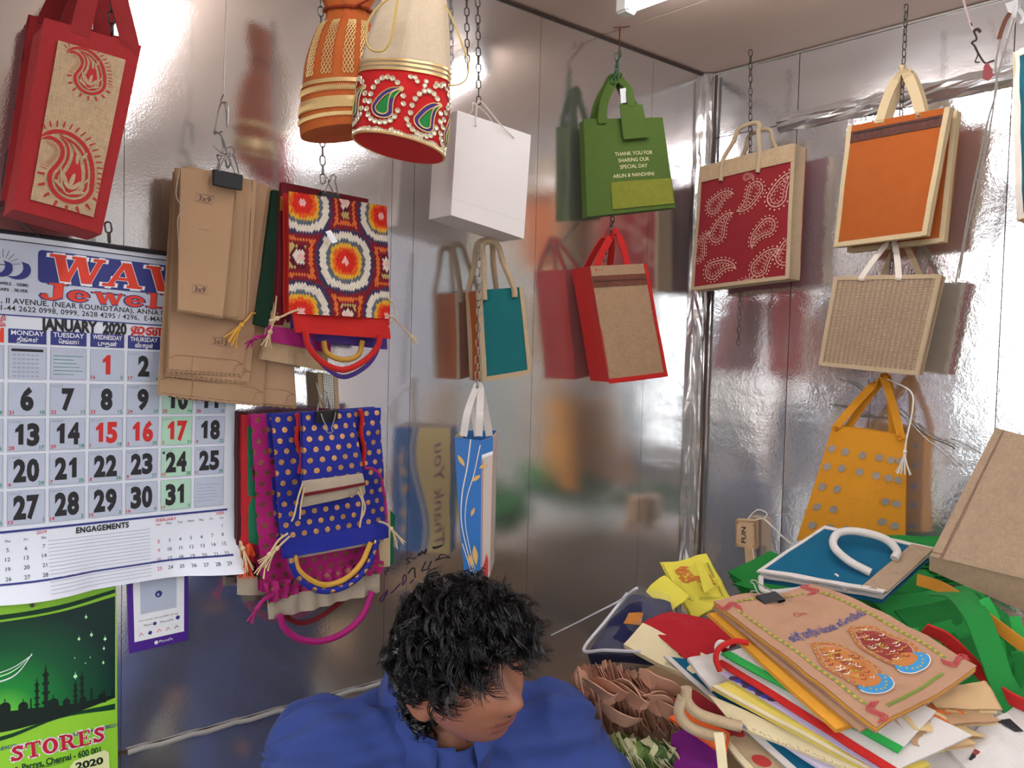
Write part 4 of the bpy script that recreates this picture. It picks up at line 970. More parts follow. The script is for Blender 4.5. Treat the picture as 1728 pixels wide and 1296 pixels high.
m3, mf3 = pouch('silk_pouch', 'emerald and cream pouch sticking out right of the blue dotted bag', [(590, 800), (668, 870), (664, 952), (600, 960)], .04, C_GRN2, 'dotted silk bags')
panel('cream_edge', mf3, C_CREAM, m3, .004, 8, 8, (.2, .82, 0, 1), .008)
g, mgf = pouch('dotted_bag', 'magenta silk bag with bronze dots behind the blue dotted one', [(424, 700), (620, 692), (642, 958), (442, 1000)], .058, D_MAG, 'dotted silk bags', wr=.006, cat='bag', dep=.014)
mh = facepx([(452, 1014), (643, 961), (640, 999), (455, 1046)], .064, 'L', wr=.01, seed=4, fn=lambda u, v: .004*sin(u*40)); panel('linen_hem', mh, C_HEM, g, .003, 30, 5)
mgath = facepx([(446, 985), (642, 945), (643, 965), (452, 1018)], .072, 'L', wr=.012, seed=5, fn=lambda u, v: .005*sin(u*70+v*3)); panel('gathered_edge', mgath, D_MAG, g, .004, 50, 5)
cord_with_tassel(g, [mgath.S(.05, .6, .004), onL(445, 1012, .085), onL(434, 1026, .085)], C_MAGS, .0036, .02, seed=7)
tube('handle', catmull(P_([(472, 1038), (480, 1060), (505, 1078), (540, 1082), (580, 1068), (612, 1038), (628, 998)], .078), 7), .0062, C_MAGS, g, 10)
tube('handle', catmull(P_([(470, 1032), (500, 1050), (530, 1046), (570, 1020), (590, 1000)], .05), 7), .005, C_MAR, g, 8)
bb, bf = pouch('dotted_bag', 'royal blue silk bag with gold dots, front of its clip', [(459, 700), (643, 688), (653, 906), (477, 941)], .085, D_BLUE, 'dotted silk bags', wr=.006, nu=22, nv=24, cat='bag', dep=.022)
panel('plain_band', bf, C_BLUE, bb, .004, 22, 5, (-.006, 1.006, .88, 1.004), .0035); panel('cream_lining', bf, C_HEM, bb, .003, 16, 3, (.1, .98, .99, 1.03), -.004)
for u in (.2, .78):
    pts = [bf.S(u+.015*sin(k*.9), k/12*.42, .006) for k in range(13)]; tube('red_piping', pts, .0042, fabric('red_piping', (190, 34, 34), 800, .2), bb, 8)
hb = tube('handle', catmull(P_([(490, 936), (497, 965), (520, 988), (552, 997), (590, 985), (620, 955), (636, 912)], .098), 7), .0062, D_BLUE, bb, 10)
tube('handle_lining', catmull(P_([(497, 938), (504, 962), (526, 980), (552, 987), (584, 976), (610, 950), (626, 915)], .099), 7), .005, C_GOLD, hb, 8)
sp, sf = pouch('small_pouch', 'small blue dotted pouch with folded linen hem, on the blue bag', [(511, 696), (596, 692), (614, 802), (512, 818)], .112, D_BLUE, 'dotted silk bags', wr=.003)
hm = facepx([(511, 812), (611, 799), (617, 832), (511, 856)], .12, 'L', wr=.004, seed=8, fn=lambda u, v: .004*sin(v*3.1)); panel('linen_hem', hm, C_HEM, sp, .005, 14, 6); panel('maroon_welt', hm, C_MAR, sp, .004, 14, 2, (0, 1, .44, .56), .004)
for (a, s) in (([(511, 815), (503, 840), (497, 868), (492, 880)], 1), ([(514, 822), (508, 850), (506, 876)], 2), ([(607, 822), (612, 840), (616, 858), (608, 880)], 3), ([(604, 830), (612, 850), (607, 890)], 4)): tube('drawstring', catmull(P_(a, .126), 6), .0016, C_CREAM, sp, 6)
for (a, s, m_) in (([(489, 905), (478, 915), (468, 925)], 8, C_CREAM), ([(640, 880), (652, 884), (660, 892)], 9, C_CREAM), ([(486, 900), (470, 912), (455, 935)], 10, C_CREAM)): cord_with_tassel(bb, P_(a, .105), m_, .002, .03, seed=s)
tube('drawstring', catmull(P_([(614, 790), (630, 792), (642, 806), (650, 845), (652, 880)], .106), 6), .0028, D_MAG, bb, 6)
binder_clip(onL(551, 692, .12), (onL(573, 690, .12)-onL(528, 694, .12)).normalized(), ZV, NL, .04, 'black binder clip holding the blue dotted bags', .021, True, False)

# --- white paper carrier
f = facepx([(772, 186), (896, 228), (884, 403), (761, 363)], .135, 'L', bulge=.002); r = thing('paper_carrier', 'plain white paper carrier bag with string handles', 'bag', base_pt(f))
body(r, f, .075, C_WHITEP, C_WHITEP, C_WHITEP, .012, th=.0012)
pp = Print(f, .0004); pp.rect('l', 0, f.H*.84, f.W, f.H*.843, 0, 4); pp.disc('h', *xy(f, 802, 213), .0016, 8); pp.disc('h', *xy(f, 866, 233), .0016, 8); pp.build(r, {'l': 'fold_line', 'h': 'eyelets'}, {'l': plain('card_fold', (206, 198, 196), .7), 'h': M_STEELD})
ap = onL(809, 170, .1); tube('string_handle', catmull([f.S(*uvpx(f, 802, 213), .002), onL(803, 200, .14), ap, onL(840, 205, .14), f.S(*uvpx(f, 866, 233), .002)], 6), .0013, C_STR, r, 6)
tube('string_handle', catmull([f.S(.2, .05, -.077), onL(795, 190, .08), ap-NL*.02, onL(830, 205, .08), f.S(.75, .05, -.077)], 6), .0013, C_STR, r, 6)
chain(onL(806, -30, .098), onL(808, 185, .098), 'long chain from the ceiling to the white carrier bag')

# --- teal and orange jute bag
f = facepx([(806, 490), (882, 484), (897, 630), (813, 644)], .10, 'L', yaw=22, bulge=.006, wr=.003, seed=2); r = thing('jute_bag', 'teal jute bag with orange gusset under the white carrier', 'bag', base_pt(f))
bk = body(r, f, .07, C_TEAL, C_ORG, C_ORG, .015, border=(.009, C_BEIGE), top_border=False)
gf_ = side_face(bk.c[0], f.c[0], f.c[3], bk.c[3], f.c[0]-(f.c[1]-f.c[0])*9, .015)
for rng in ((0, .14, 0, 1), (.88, 1, 0, 1)): panel('gusset_border', gf_, C_BEIGE, r, .003, 2, 12, rng, .002)
ap = onL(806, 412, .08); loop(r, f, .12, .78, onL(826, 412, .08), C_BEIGE, .006, .004, .02, wide=.9); loop(r, f.shifted(-.07), .05, .7, onL(818, 410, .05), C_BEIGE, .006, -.002, .02, wide=.9)
chain(onL(810, 412, .125), onL(805, 655, .14), 'chain hanging in front of the teal jute bag', M_STEEL)
# --- blue gift bag seen edge-on
p0 = onL(790, 850, .135); d2 = V((sin(radians(3)), cos(radians(3)), 0)); rgt = V((d2.y, -d2.x, 0))
def onp(px, py, p, n): return hit(px, py, p, n)
A_tl, A_bl = hit(767, 737, p0, d2), hit(784, 975, p0, d2); B_tr, B_br = hit(832, 737, p0, d2), hit(826, 975, p0, d2); M_t, M_b = hit(814, 743, p0-d2*.0, d2), hit(812, 975, p0, d2)
def lerpv(a, b, t): return a+(b-a)*t
T_BLUE = plain('glossy_blue_print', (46, 112, 184), .35, 0, .06); T_BEI = plain('glossy_beige_print', (204, 188, 176), .4, 0, .04); T_YEL = plain('glossy_cream_yellow_print', (232, 206, 142), .4, 0, .04)
r = thing('gift_bag', 'narrow blue floral gift bag with white ribbon handles seen edge on', 'bag', (A_bl+B_br)/2); wd = .125
bow = lambda u, v: 0.012*sin(pi*v)
gl = Face([A_tl, M_t-d2*.012, M_b-d2*.012, A_bl], fn=lambda u, v: .006*sin(pi*v)*(1-u)); panel('gusset', gl, T_BLUE, r, .0015, 6, 14)
gr = Face([M_t-d2*.012, B_tr, B_br, M_b-d2*.012]); panel('gusset', gr, T_BEI, r, .0015, 6, 14)
fa = Face([A_tl+d2*wd, A_tl, A_bl, A_bl+d2*wd], toward=A_tl-rgt*5); panel('front_panel', fa, T_YEL, r, .0015, 8, 14)
fb = Face([B_tr, B_tr+d2*wd, B_br+d2*wd, B_br], toward=B_tr+rgt*5); panel('back_panel', fb, T_BEI, r, .0015, 8, 14)
panel('bottom', Face([A_bl, B_br, B_br+d2*wd, A_bl+d2*wd], toward=A_bl-ZV*5), T_BEI, r, .0015, 3, 3); fc = Face([B_tr+d2*wd, A_tl+d2*wd, A_bl+d2*wd, B_br+d2*wd], toward=B_tr+d2*5); panel('gusset', fc, T_BLUE, r, .0015, 4, 8)
pb = Print(gl, .0005); w, h = gl.W, gl.H
for (a, k) in ((((.6, .0), (.45, .2), (.2, .4), (.1, .6), (.3, .8), (.7, 1)), .0022), (((.95, .03), (.7, .25), (.4, .42), (.28, .6), (.45, .8), (.8, 1)), .0016), (((.05, .75), (.3, .88), (.55, 1)), .002)):
    pb.line('c', [(p.x, p.y) for p in catmull([V((u*w, v*h, 0)) for u, v in a], 6)], k, .0001)
for (u, v, an, L) in ((.35, .2, -.5, .024), (.62, .3, .8, .022), (.55, .55, .4, .02), (.75, .9, -.1, .04), (.55, .92, -.35, .03), (.9, .2, .9, .018)):
    x, y = u*w, v*h; pts = [(L*.16*sin(pi*t)*(1 if q else -1), -L*t) for q, ts in ((0, [k/8 for k in range(9)]), (1, [k/8 for k in range(7, 0, -1)])) for t in ts]; pb.poly('y', xf(pts, x, y, 1, an), .0002)
pb.build(r, {'c': 'stem_print', 'y': 'leaf_print'}, {'c': plain('print_cream', (226, 220, 206), .4), 'y': plain('print_amber', (226, 178, 92), .4)})
pb = Print(gr, .0005); w, h = gr.W, gr.H; pb.rect('b', 0, 0, w, h*.10, .0001); pb.rect('w', 0, h*.10, w, h*.125, .0001); pb.line('r', [(w*.08, h*.14), (w*.1, h*.9)], .0012, .0001)
pb.poly('r2', [(w*.2, h*1.0), (w*.3, h*.9), (w*.6, h*.82), (w*.8, h*.87), (w*.8, h*1.0)], .0002)
pb.build(r, {'b': 'top_band', 'w': 'white_line', 'r': 'plum_line', 'r2': 'tulip_print'}, {'b': T_BLUE, 'w': I_WHT, 'r': plain('print_plum', (132, 60, 110), .5), 'r2': plain('print_tulip', (200, 60, 64), .5)})
# the broad face turned to the wall (it shows in the foil): wavy blue field, leaves and vertical greeting
pb = Print(fa, .0005); w, h = fa.W, fa.H      # u=0 is the far edge, u=1 the near edge
wave = [.5+.12*sin(k/16*5.2+.5) for k in range(17)]
ring(pb, 'b', [(w*wave[k], h*k/16) for k in range(17)], [(w, h*k/16) for k in range(17)]); ring(pb, 'c', [(w*(wave[k]+.05), h*k/16) for k in range(17)], [(w*(wave[k]+.09), h*k/16) for k in range(17)], .0002)
for (u, v, an) in ((.8, .75, .3), (.86, .55, -.4), (.78, .4, .5), (.9, .3, -.2), (.84, .88, .0)):
    L = .03; pts = [(L*.16*sin(pi*t)*(1 if q else -1), -L*t) for q, ts in ((0, [k/8 for k in range(9)]), (1, [k/8 for k in range(7, 0, -1)])) for t in ts]; pb.poly('y', xf(pts, u*w, v*h, 1, an), .0003)
pb.line('c', [(w*.86, h), (w*.8, h*.7), (w*.88, h*.4), (w*.84, h*.15)], .003, .0003)
pb.text('p', 'Thank You', w*.28, h*.93, .022, w=h*.82, rot=-pi/2, shear=.3, bold=.0, lift=.0003)
pb.build(r, {'b': 'blue_field', 'c': 'cream_stem', 'y': 'leaf_print', 'p': 'greeting'}, {'b': T_BLUE, 'c': MATS['print_cream'], 'y': MATS['print_amber'], 'p': MATS['print_plum']})
ap = hit(807, 655, p0+d2*.03, d2); C_RIB = fabric('white_ribbon', (226, 218, 212), 900, .05)
for (a, b, q) in ((782, 808, -.01), (806, 826, .03)):
    ribbon('ribbon_handle', catmull([hit(a, 736, p0+d2*q, d2), hit((a+806)/2-5, 695, p0+d2*q, d2), ap+rgt*-.004, ap+rgt*.004, hit((b+808)/2+2, 695, p0+d2*q, d2), hit(b, 736, p0+d2*q, d2)], 7), .014, rgt+ZV*.3, C_RIB, r, .0015)
# ================================================================== drawstring pouches at the top
def loft(rings, mat, parent, name, closed_bottom=True, label=None, seg=48, vscale=1.0):
    """rings: list of lists of points (same count) from top to bottom"""
    vs, fs, uv = [], [], []; n = len(rings[0]); L = 0
    for i, r in enumerate(rings):
        if i: L += (sum((r[k]-rings[i-1][k]).length for k in range(n))/n)
        per = 0
        for k in range(n):
            if k: per += (r[k]-r[k-1]).length
            vs.append(r[k]); uv.append((per, L))
    for i in range(len(rings)-1):
        for k in range(n): fs.append((i*n+k, i*n+(k+1) % n, (i+1)*n+(k+1) % n, (i+1)*n+k))
    if closed_bottom: fs.append(tuple((len(rings)-1)*n+k for k in range(n)))
    return mesh(name, vs, fs, mat, parent, True, uv, None, label)
class Potli:
    """oval-bottomed pouch: profile rows (px_left, px_right, py) on a plane off the wall"""
    def __init__(s, rows, off, flat, tilt=0.0, pleat=None, slope=0.0):
        s.rows = rows; s.off = off; s.flat = flat; s.pleat = pleat or (lambda t: 0); s.tilt = tilt
        s.slope = slope; s.n = V((-.05, -1, 0)).normalized(); s.p0 = onL((rows[-1][0]+rows[-1][1])/2, rows[-1][2], off); s.x = V((-s.n.y, s.n.x, 0)); 
        s.c = []; s.w = []
        for (a, b, y) in rows:
            A = hit(a, y, s.p0, s.n); B = hit(b, y, s.p0, s.n); s.c.append((A+B)/2); s.w.append((B-A).length/2)
    def row(s, t):
        k = t*(len(s.c)-1); i = min(int(k), len(s.c)-2); q = k-i
        def cr(a):
            p0, p1, p2, p3 = a[max(0, i-1)], a[i], a[i+1], a[min(len(a)-1, i+2)]
            return .5*((2*p1)+(p2-p0)*q+(2*p0-5*p1+4*p2-p3)*q*q+(3*p1-p0-3*p2+p3)*q**3)
        return cr(s.c), cr(s.w)
    def pt(s, th, t, o=0.0):
        """th=0 faces the viewer, positive to the right"""
        c, w = s.row(t); pl = s.pleat(t); r = 1+pl*(.5*sin(th*11+t*2)+.5*sin(th*7+1.3)); fl = s.flat*(1-.35*(1-t)**2)
        nn = V((0, 0, 0))+s.x*(sin(th)*(w*r+o))+s.n*(cos(th)*(w*fl*r+o))
        return c+nn-ZV*(s.tilt*w*fl*cos(th)*t**3+s.slope*w*sin(th)*t*t)
    def strip(s, name, mat, parent, t0, t1, o=0.0, nv=6, nt=56, closed=False, wob=None):
        rings = [[s.pt(2*pi*k/nt, lerp(t0, t1, j/nv)+(wob(2*pi*k/nt) if wob else 0), o) for k in range(nt)] for j in range(nv+1)]
        return loft(rings, mat, parent, name, closed)
C_OR2 = fabric('orange_silk', (196, 100, 38), 800, .12, .55, rgb2=(198, 92, 40)); M_ZARI = plain('zari_gold', (224, 190, 130), .35, .55, .3, 900)
pt1 = Potli([(540, 642, -52), (541, 636, -18), (551, 622, 14), (549, 622, 34), (533, 628, 52), (516, 630, 100), (510, 632, 150), (506, 634, 200), (508, 630, 226)], .17, .55, -.16, lambda t: .16*max(0, 1-t*1.5)**1.2, -.14)
r = thing('drawstring_pouch', 'orange silk drawstring pouch with gold lattice embroidery at the top', 'pouch', pt1.c[-1], 'drawstring pouches')
pt1.strip('pouch_body', C_OR2, r, .0, 1, 0, 34, 72, True)
for k in range(3): pt1.strip('zari_band', M_ZARI, r, .735+k*.075, .735+k*.075+(.018 if k != 1 else .05), .0018, 2, 72)
# lattice embroidery on the front
vs, fs = [], []
def stitch(pot, a, b, w=.0007, o=.002):
    n = 3; k = len(vs)
    for i in range(n+1):
        th = lerp(a[0], b[0], i/n); t = lerp(a[1], b[1], i/n); p = pot.pt(th, t, o); d = (pot.pt(b[0], b[1], o)-pot.pt(a[0], a[1], o)).normalized(); s = d.cross(pot.n).normalized()*w; vs.extend([p+s, p-s])
        if i: q = len(vs); fs.append((q-4, q-3, q-1, q-2))
for c in (-.75, -.2, .4, .9):
    for j in range(10):
        t = .45+j*.028; top = .33+abs(c)*.08
        for q in range(3):
            a = c-.15+q*.1; stitch(pt1, (a, t), (a+.05, t+.014)); stitch(pt1, (a+.05, t+.014), (a+.1, t)); stitch(pt1, (a, t), (a+.05, t-.014)); stitch(pt1, (a+.05, t-.014), (a+.1, t))
for k in range(60):
    a = -1.4+k*.048
    for t in (.775, .84, .9): stitch(pt1, (a, t-.012), (a+.024, t+.012)); stitch(pt1, (a+.024, t+.012), (a+.048, t-.012))
mesh('lattice_embroidery', vs, fs, M_ZARI, r, False)['kind'] = 'stuff'
tube('drawstring', [pt1.pt(2*pi*k/40, .27, .003) for k in range(40)], .0028, fabric('rust_cord', (150, 60, 26), 700, .2), r, 6, close=True)
tube('drawstring', catmull([pt1.pt(.5, .27, .004), pt1.pt(.7, .25, .02), pt1.pt(.9, .2, .03), pt1.pt(1.0, .1, .02)], 6), .0022, MATS['rust_cord'], r, 6)
C_LIN = fabric('natural_linen', (204, 184, 156), 620, .16, .9, jute=.12)
pt2 = Potli([(668, 738, -60), (655, 748, -20), (636, 754, 25), (618, 757, 75), (607, 759, 120), (601, 757, 175), (598, 752, 225), (598, 748, 250)], .26, .52, -.3, lambda t: .1*max(0, 1-t*1.25)**1.2, .2)
r = thing('drawstring_pouch', 'beige linen drawstring pouch with red sequinned base and two teardrop motifs', 'pouch', pt2.c[-1], 'drawstring pouches')
TB = .605
pt2.strip('linen_body', C_LIN, r, 0, TB, 0, 26, 72); bs = pt2.strip('red_band', fabric('sequin_red_cloth', (200, 34, 34), 800, .14), r, TB, 1, 0, 16, 72, True)
for k in range(3): pt2.strip('zari_braid', M_ZARI, r, TB-.05+k*.022, TB-.05+k*.022+.011, .0022, 2, 72)
tube('hem_piping', [pt2.pt(2*pi*k/60, .985, .002) for k in range(60)], .0022, M_ZARI, r, 6, close=True)
# sequins: small domed rings sewn on
sv, sf = [], []; gv, gf2_ = [], []; M_SEQ = plain('sequin_silver', (236, 226, 200), .22, .6, .2, 400); rnd = random.Random(5)
def sequin(pot, th, t, rr):
    p = pot.pt(th, t, .0016); a = (pot.pt(th+.02, t, .0016)-p).normalized(); b = (pot.pt(th, t+.01, .0016)-p).normalized(); n = a.cross(b)
    if n.dot(p-pot.row(t)[0]) < 0: n = -n
    k = len(sv); m_ = 9
    sv.append(p+n*.0004)
    for q in (.42, .8, 1.0):
        for j in range(m_): an = 6.283*j/m_; sv.append(p+(a*cos(an)+b*sin(an))*rr*q+n*(.0016 if q == .8 else .0003))
    for j in range(m_):
        j2 = (j+1) % m_; sf.append((k, k+1+j, k+1+j2))
        for q in (0, 1): sf.append((k+1+q*m_+j, k+1+(q+1)*m_+j, k+1+(q+1)*m_+j2, k+1+q*m_+j2))
mot = [(-.30, .765), (.62, .80), (-1.2, .76), (1.5, .82)]
def uvp(pot, c, pts, asp=1.0):
    w, h = 1/(.070), 1/.30
    return [(c[0]+x*w, c[1]+y*h) for x, y in pts]
for mi, c in enumerate(mot):
    tear = lambda k: [(q[0]*.95, q[1]) for q in xf([(a_, b_*.78) for a_, b_ in paisley(k, 24, .45)[0]], 0, .008, .036, .3)]
    o_ = uvp(pt2, c, tear(.0)); i_ = uvp(pt2, c, tear(-.21)); i2 = uvp(pt2, c, tear(-.26)); n = len(o_)
    A = [pt2.pt(*q, .0022) for q in o_]; B = [pt2.pt(*q, .0030) for q in i_]; C = [pt2.pt(*q, .003) for q in i2]
    mesh('motif_ring', A+B, [(k, k+1, n+k+1, n+k) for k in range(n-1)], fabric('violet_thread', (70, 52, 120), 900, .3), r)
    m_ = pt2.pt(*uvp(pt2, c, [(0, .01)])[0], .0034); mesh('motif_leaf', C+[m_], [(k, k+1, n) for k in range(n-1)], fabric('green_thread', (36, 130, 62), 900, .3), r)
    tube('motif_outline', [pt2.pt(*q, .0026) for q in o_], .0011, M_ZARI, r, 5); tube('motif_outline', [pt2.pt(*q, .0034) for q in i_], .0011, M_ZARI, r, 5)
    for k in range(20): a = 2*pi*k/20; x, y = .0265*sin(a), -.002-.036*cos(a)*.95; sequin(pt2, *uvp(pt2, c, [(x+.004*(1 if y < 0 else -.5), y)])[0], .0047)
for k in range(46): sequin(pt2, -1.6+k*.07, .955+.012*sin(k), .0042)
for k in range(150):
    th, t = rnd.uniform(-1.5, 1.5), rnd.choice([.63, .645, .66, .9, .92, .7, .75, .85])
    if all(abs(th-c[0])*.07 > .031 or abs(t-c[1])*.30 > .044 for c in mot): sequin(pt2, th, t+rnd.uniform(-.008, .02), .0042)
o = mesh('sequin_work', sv, sf, M_SEQ, r, False); o['kind'] = 'stuff'
C_CORD = plain('yellow_cord', (196, 166, 96), .6)
q2 = lambda pts, o: catmull([hit(x, y, pt2.p0+pt2.n*o, pt2.n) for x, y in pts], 7)
tube('drawstring', q2([(668, -10), (640, 10), (622, 35), (617, 60), (624, 82), (645, 86), (658, 70), (664, 40), (668, 15), (672, -10)], .06), .0018, C_CORD, r, 6)
tube('drawstring', q2([(752, 10), (766, 38), (778, 70), (790, 105), (788, 130), (778, 141), (764, 144), (757, 143)], .01), .0016, C_CORD, r, 6)
tube('drawstring', q2([(672, -5), (668, 30), (662, 60), (654, 78)], .065), .0016, C_CORD, r, 6)
chain(onL(787, -40, .03), onL(789, 120, .03), 'thin chain close to the foil behind the beige drawstring pouch')  # solid chain added to imitate the long chain's reflection in the foil

# ================================================================== bags on the middle and right
# --- green gift bag
f = facepx([(985, 201), (1118, 198), (1140, 350), (991, 366)], .095, 'L', yaw=14, bulge=.006, wr=.002, seed=6); r = thing('gift_bag', 'leaf green cloth gift bag printed with a thank you message', 'bag', base_pt(f))
body(r, f, .034, C_GREEN, C_GREEN, C_GREEN, .015)
panel('pocket_patch', f, fabric('lime_jute', (128, 132, 46), 500, .2, jute=.2), r, .002, 8, 4, (uvpx(f, 1029, 309)[0], .985, uvpx(f, 1029, 309)[1], .955), .003)
pr = Print(f, .0014)
for t, y, w_ in (('THANK YOU FOR', 262.5, 64), ('SHARING OUR', 273.5, 52), ('SPECIAL DAY', 284.5, 46), ('ARUN & NANDHINI', 299, 68)):
    x0, y0 = xy(f, 1068, y); sc = f.W/140; pr.text('c', t, x0, y0, .0085, w=w_*sc, align='c', bold=.0)
pr.build(r, {'c': 'printed_message'}, {'c': plain('print_pale_gold', (226, 218, 170), .5)})
ap = onL(1043, 133, .08)
for (u1, u2, oo, a) in ((.22, .52, .004, ap), (.18, .62, -.032, ap-NL*.012), (.30, .78, -.03, ap-NL*.02)): strap(r, f.shifted(0), u1, u2, a, C_GREEN, .02, .012, oo, .6)
pf = facepx([(1046, 176), (1084, 176), (1097, 231), (1053, 235)], .115, 'L', yaw=14, wr=.003, seed=7); panel('flap', pf, C_GREEN, r, .003, 6, 8); ribbon('flap_band', catmull([pf.S(.5, .05), onL(1060, 150, .1), ap], 6), .018, pf.c[1]-pf.c[0], C_GREEN, r, .003)
mesh('swing_tag', [onL(x, y, .1) for x, y in ((1046, 150), (1056, 148), (1059, 173), (1048, 174))], [(0, 1, 2, 3)], I_WHT, r); 
hk = thing('ceiling_hook', 'rusty wire hook in the ceiling joint above the green bag', 'hook', V((cpos(1044, 60).x, cpos(1044, 60).y, CEIL))); M_RUST = plain('rusty_steel', (120, 72, 46), .6, .5, .3, 300)
p_ = cpos(1046, 46); base_ = onL(1045, 75, .085); tube('hook_wire', catmull([p_, V((p_.x, p_.y, CEIL-.01)), base_, onL(1046, 96, .082)], 6), .0016, M_RUST, hk, 6); tube('cross_pin', [V((p_.x, p_.y, CEIL-.006))-DL*.02, V((p_.x, p_.y, CEIL-.006))+DR*.03], .0016, M_RUST, hk, 6)
chain(onL(1040, 90, .082), onL(1043, 150, .078), 'knotted chain above the green gift bag'); chain(onL(1047, 86, .086), onL(1034, 142, .08), 'second strand of the knotted chain above the green bag', plain('green_steel', (60, 110, 80), .45, .6))
chain(onL(1034, 366, .06), onL(1030, 400, .085), 'chain end below the green gift bag')
# --- red and jute bag
f = facepx([(996, 449), (1090, 445), (1125, 633), (1029, 645)], .125, 'L', yaw=24, bulge=.006, wr=.002, seed=8); r = thing('jute_bag', 'bright red bag with plain jute front and brown lace band', 'bag', base_pt(f))
body(r, f, .088, C_JUTE2, C_RED2, C_RED2, .006); panel('border', f, C_RED2, r, .003, 2, 12, (.955, 1.012, 0, 1), .002); panel('border', f, C_RED2, r, .003, 10, 2, (-.01, 1.012, .97, 1.012), .002)
panel('lace_band', f, fabric('brown_lace', (112, 66, 52), 300, .5), r, .002, 10, 3, (0, .955, .085, .18), .002)
pr = Print(f, .003); 
for k in range(24): pr.disc('l', f.W*(.03+k*.039), f.H*.132, .0022, 6)
pr.build(r, {'l': 'lace_dots'}, {'l': plain('lace_dark', (74, 44, 38), .8)})
ap = onL(1038, 394, .11)
strap(r, f, .12, .66, ap, C_RED2, .016, .004, -.002, .4); strap(r, f.shifted(-.07), .2, .62, ap-NL*.02, C_RED2, .016, .004, .0, .4)
chain(onL(1032, 385, .1), onL(1020, 440, .1), 'chain through the handles of the red and jute bag')
# --- red paisley tote on the right wall
f = facepx([(1182, 282), (1342, 242), (1331, 470), (1167, 490)], .115, 'R', bulge=.006, wr=.002, seed=9); r = thing('paisley_bag', 'dark red bag printed with cream paisleys, beige edges', 'bag', base_pt(f))
bk = body(r, f, .055, C_DRED, C_BEIGE, C_DRED, .02, border=(.008, C_BEIGE)); v1 = uvpx(f, 1190, 306)[1]; panel('top_band', f, C_JUTE, r, .003, 10, 3, (0, 1, 0, .13), .0035)
pr = Print(f, .0026); rnd = random.Random(3)
for (px, py, s, ro, fl) in ((1207, 348, .042, .75, 1), (1213, 395, .044, .3, 1), (1276, 322, .044, 3.5, 1), (1313, 332, .050, .35, 1), (1297, 383, .042, -2.0, -1), (1180, 428, .042, .15, 1), (1326, 432, .046, .2, 1), (1206, 457, .046, 1.15, 1), (1284, 452, .044, .5, 1), (1262, 299, .016, 1.5, 1), (1250, 490, .04, .9, 1)):
    x, y = xy(f, px, py)
    A = lambda k: [(min(max(a, .009), f.W-.009), min(max(b, f.H*.137), f.H-.009)) for a, b in xf(paisley(k, 26, .55, fl)[0], x, y, s, ro)]
    ring(pr, 'c', A(0), A(-.045)); ring(pr, 'c', A(-.16), A(-.19))
    for k, q in ((.12, .045), (-.1, .026), (-.25, .03), (-.34, .03)):
        dd = A(k); st = 0; last = None
        for a in dd[3:-3]:
            if last is None or (a[0]-last[0])**2+(a[1]-last[1])**2 > (s*.17)**2:
                if .0095 < a[0] < f.W-.0095 and f.H*.138 < a[1] < f.H-.0095: pr.disc('c', *a, s*q, 6)
                last = a
pr.build(r, {'c': 'paisley_print'}, {'c': plain('print_rose_beige', (222, 170, 150), .7)})
ap = onR(1264, 212, .12); loop(r, f, .27, .66, ap, C_BEIGE, .0055, .006, .05, wide=.95); loop(r, f.shifted(-.055), .3, .72, ap-NR*.05+ZV*-.005, C_BEIGE, .0055, -.002, .02, wide=.9)
chain(V((*onR(1266, 100, .1).xy, CEIL-.004)), onR(1266, 290, .1), 'chain from the ceiling through the paisley bag handle'); chain(onR(1250, 488, .08), onR(1246, 592, .08), 'chain hanging below the paisley bag')
# --- orange bag with a twin behind
def orange(c, off, lb, band):
    f = facepx(c, off, 'R', bulge=.004, wr=.002, seed=off*50); r = thing('jute_bag', lb, 'bag', base_pt(f), 'orange bags with cream edges'); body(r, f, .022, C_ORG, C_CREAM, C_ORG, .004, border=(.009, C_CREAM), top_border=False)
    if band:
        v0 = uvpx(f, 1436, 232)[1]; panel('brocade_band', f, fabric('brown_brocade', (92, 58, 50), 260, .6), r, .002, 12, 3, (.045, .95, v0-.045, v0+.045), .002)
        pr = Print(f, .003); [pr.poly('d', [(f.W*(.07+k*.0215), f.H*(v0-.02)), (f.W*(.08+k*.0215), f.H*(v0-.035)), (f.W*(.09+k*.0215), f.H*(v0-.02))]) for k in range(40)]; pr.build(r, {'d': 'brocade_motif'}, {'d': plain('brocade_dark', (40, 26, 28), .8)})
    return r, f
r, f = orange([(1431, 213), (1603, 180), (1563, 397), (1408, 417)], .14, 'orange bag with cream border and dark brocade band', True); ap = onR(1522, 122, .12)
strap(r, f, .33, .72, ap, C_CREAM, .02, .005, -.002, .35)
r, f = orange([(1450, 212), (1616, 186), (1593, 408), (1430, 426)], .09, 'twin orange bag with cream edge behind the banded one', False); strap(r, f, .3, .68, ap-NR*.03, C_CREAM, .02, .005, -.002, .35)
chain(V((*onR(1528, 42, .11).xy, CEIL-.004)), onR(1520, 205, .11), 'chain from the ceiling through the orange bag handles'); chain(onR(1508, 415, .1), onR(1502, 470, .1), 'chain below the orange bags')
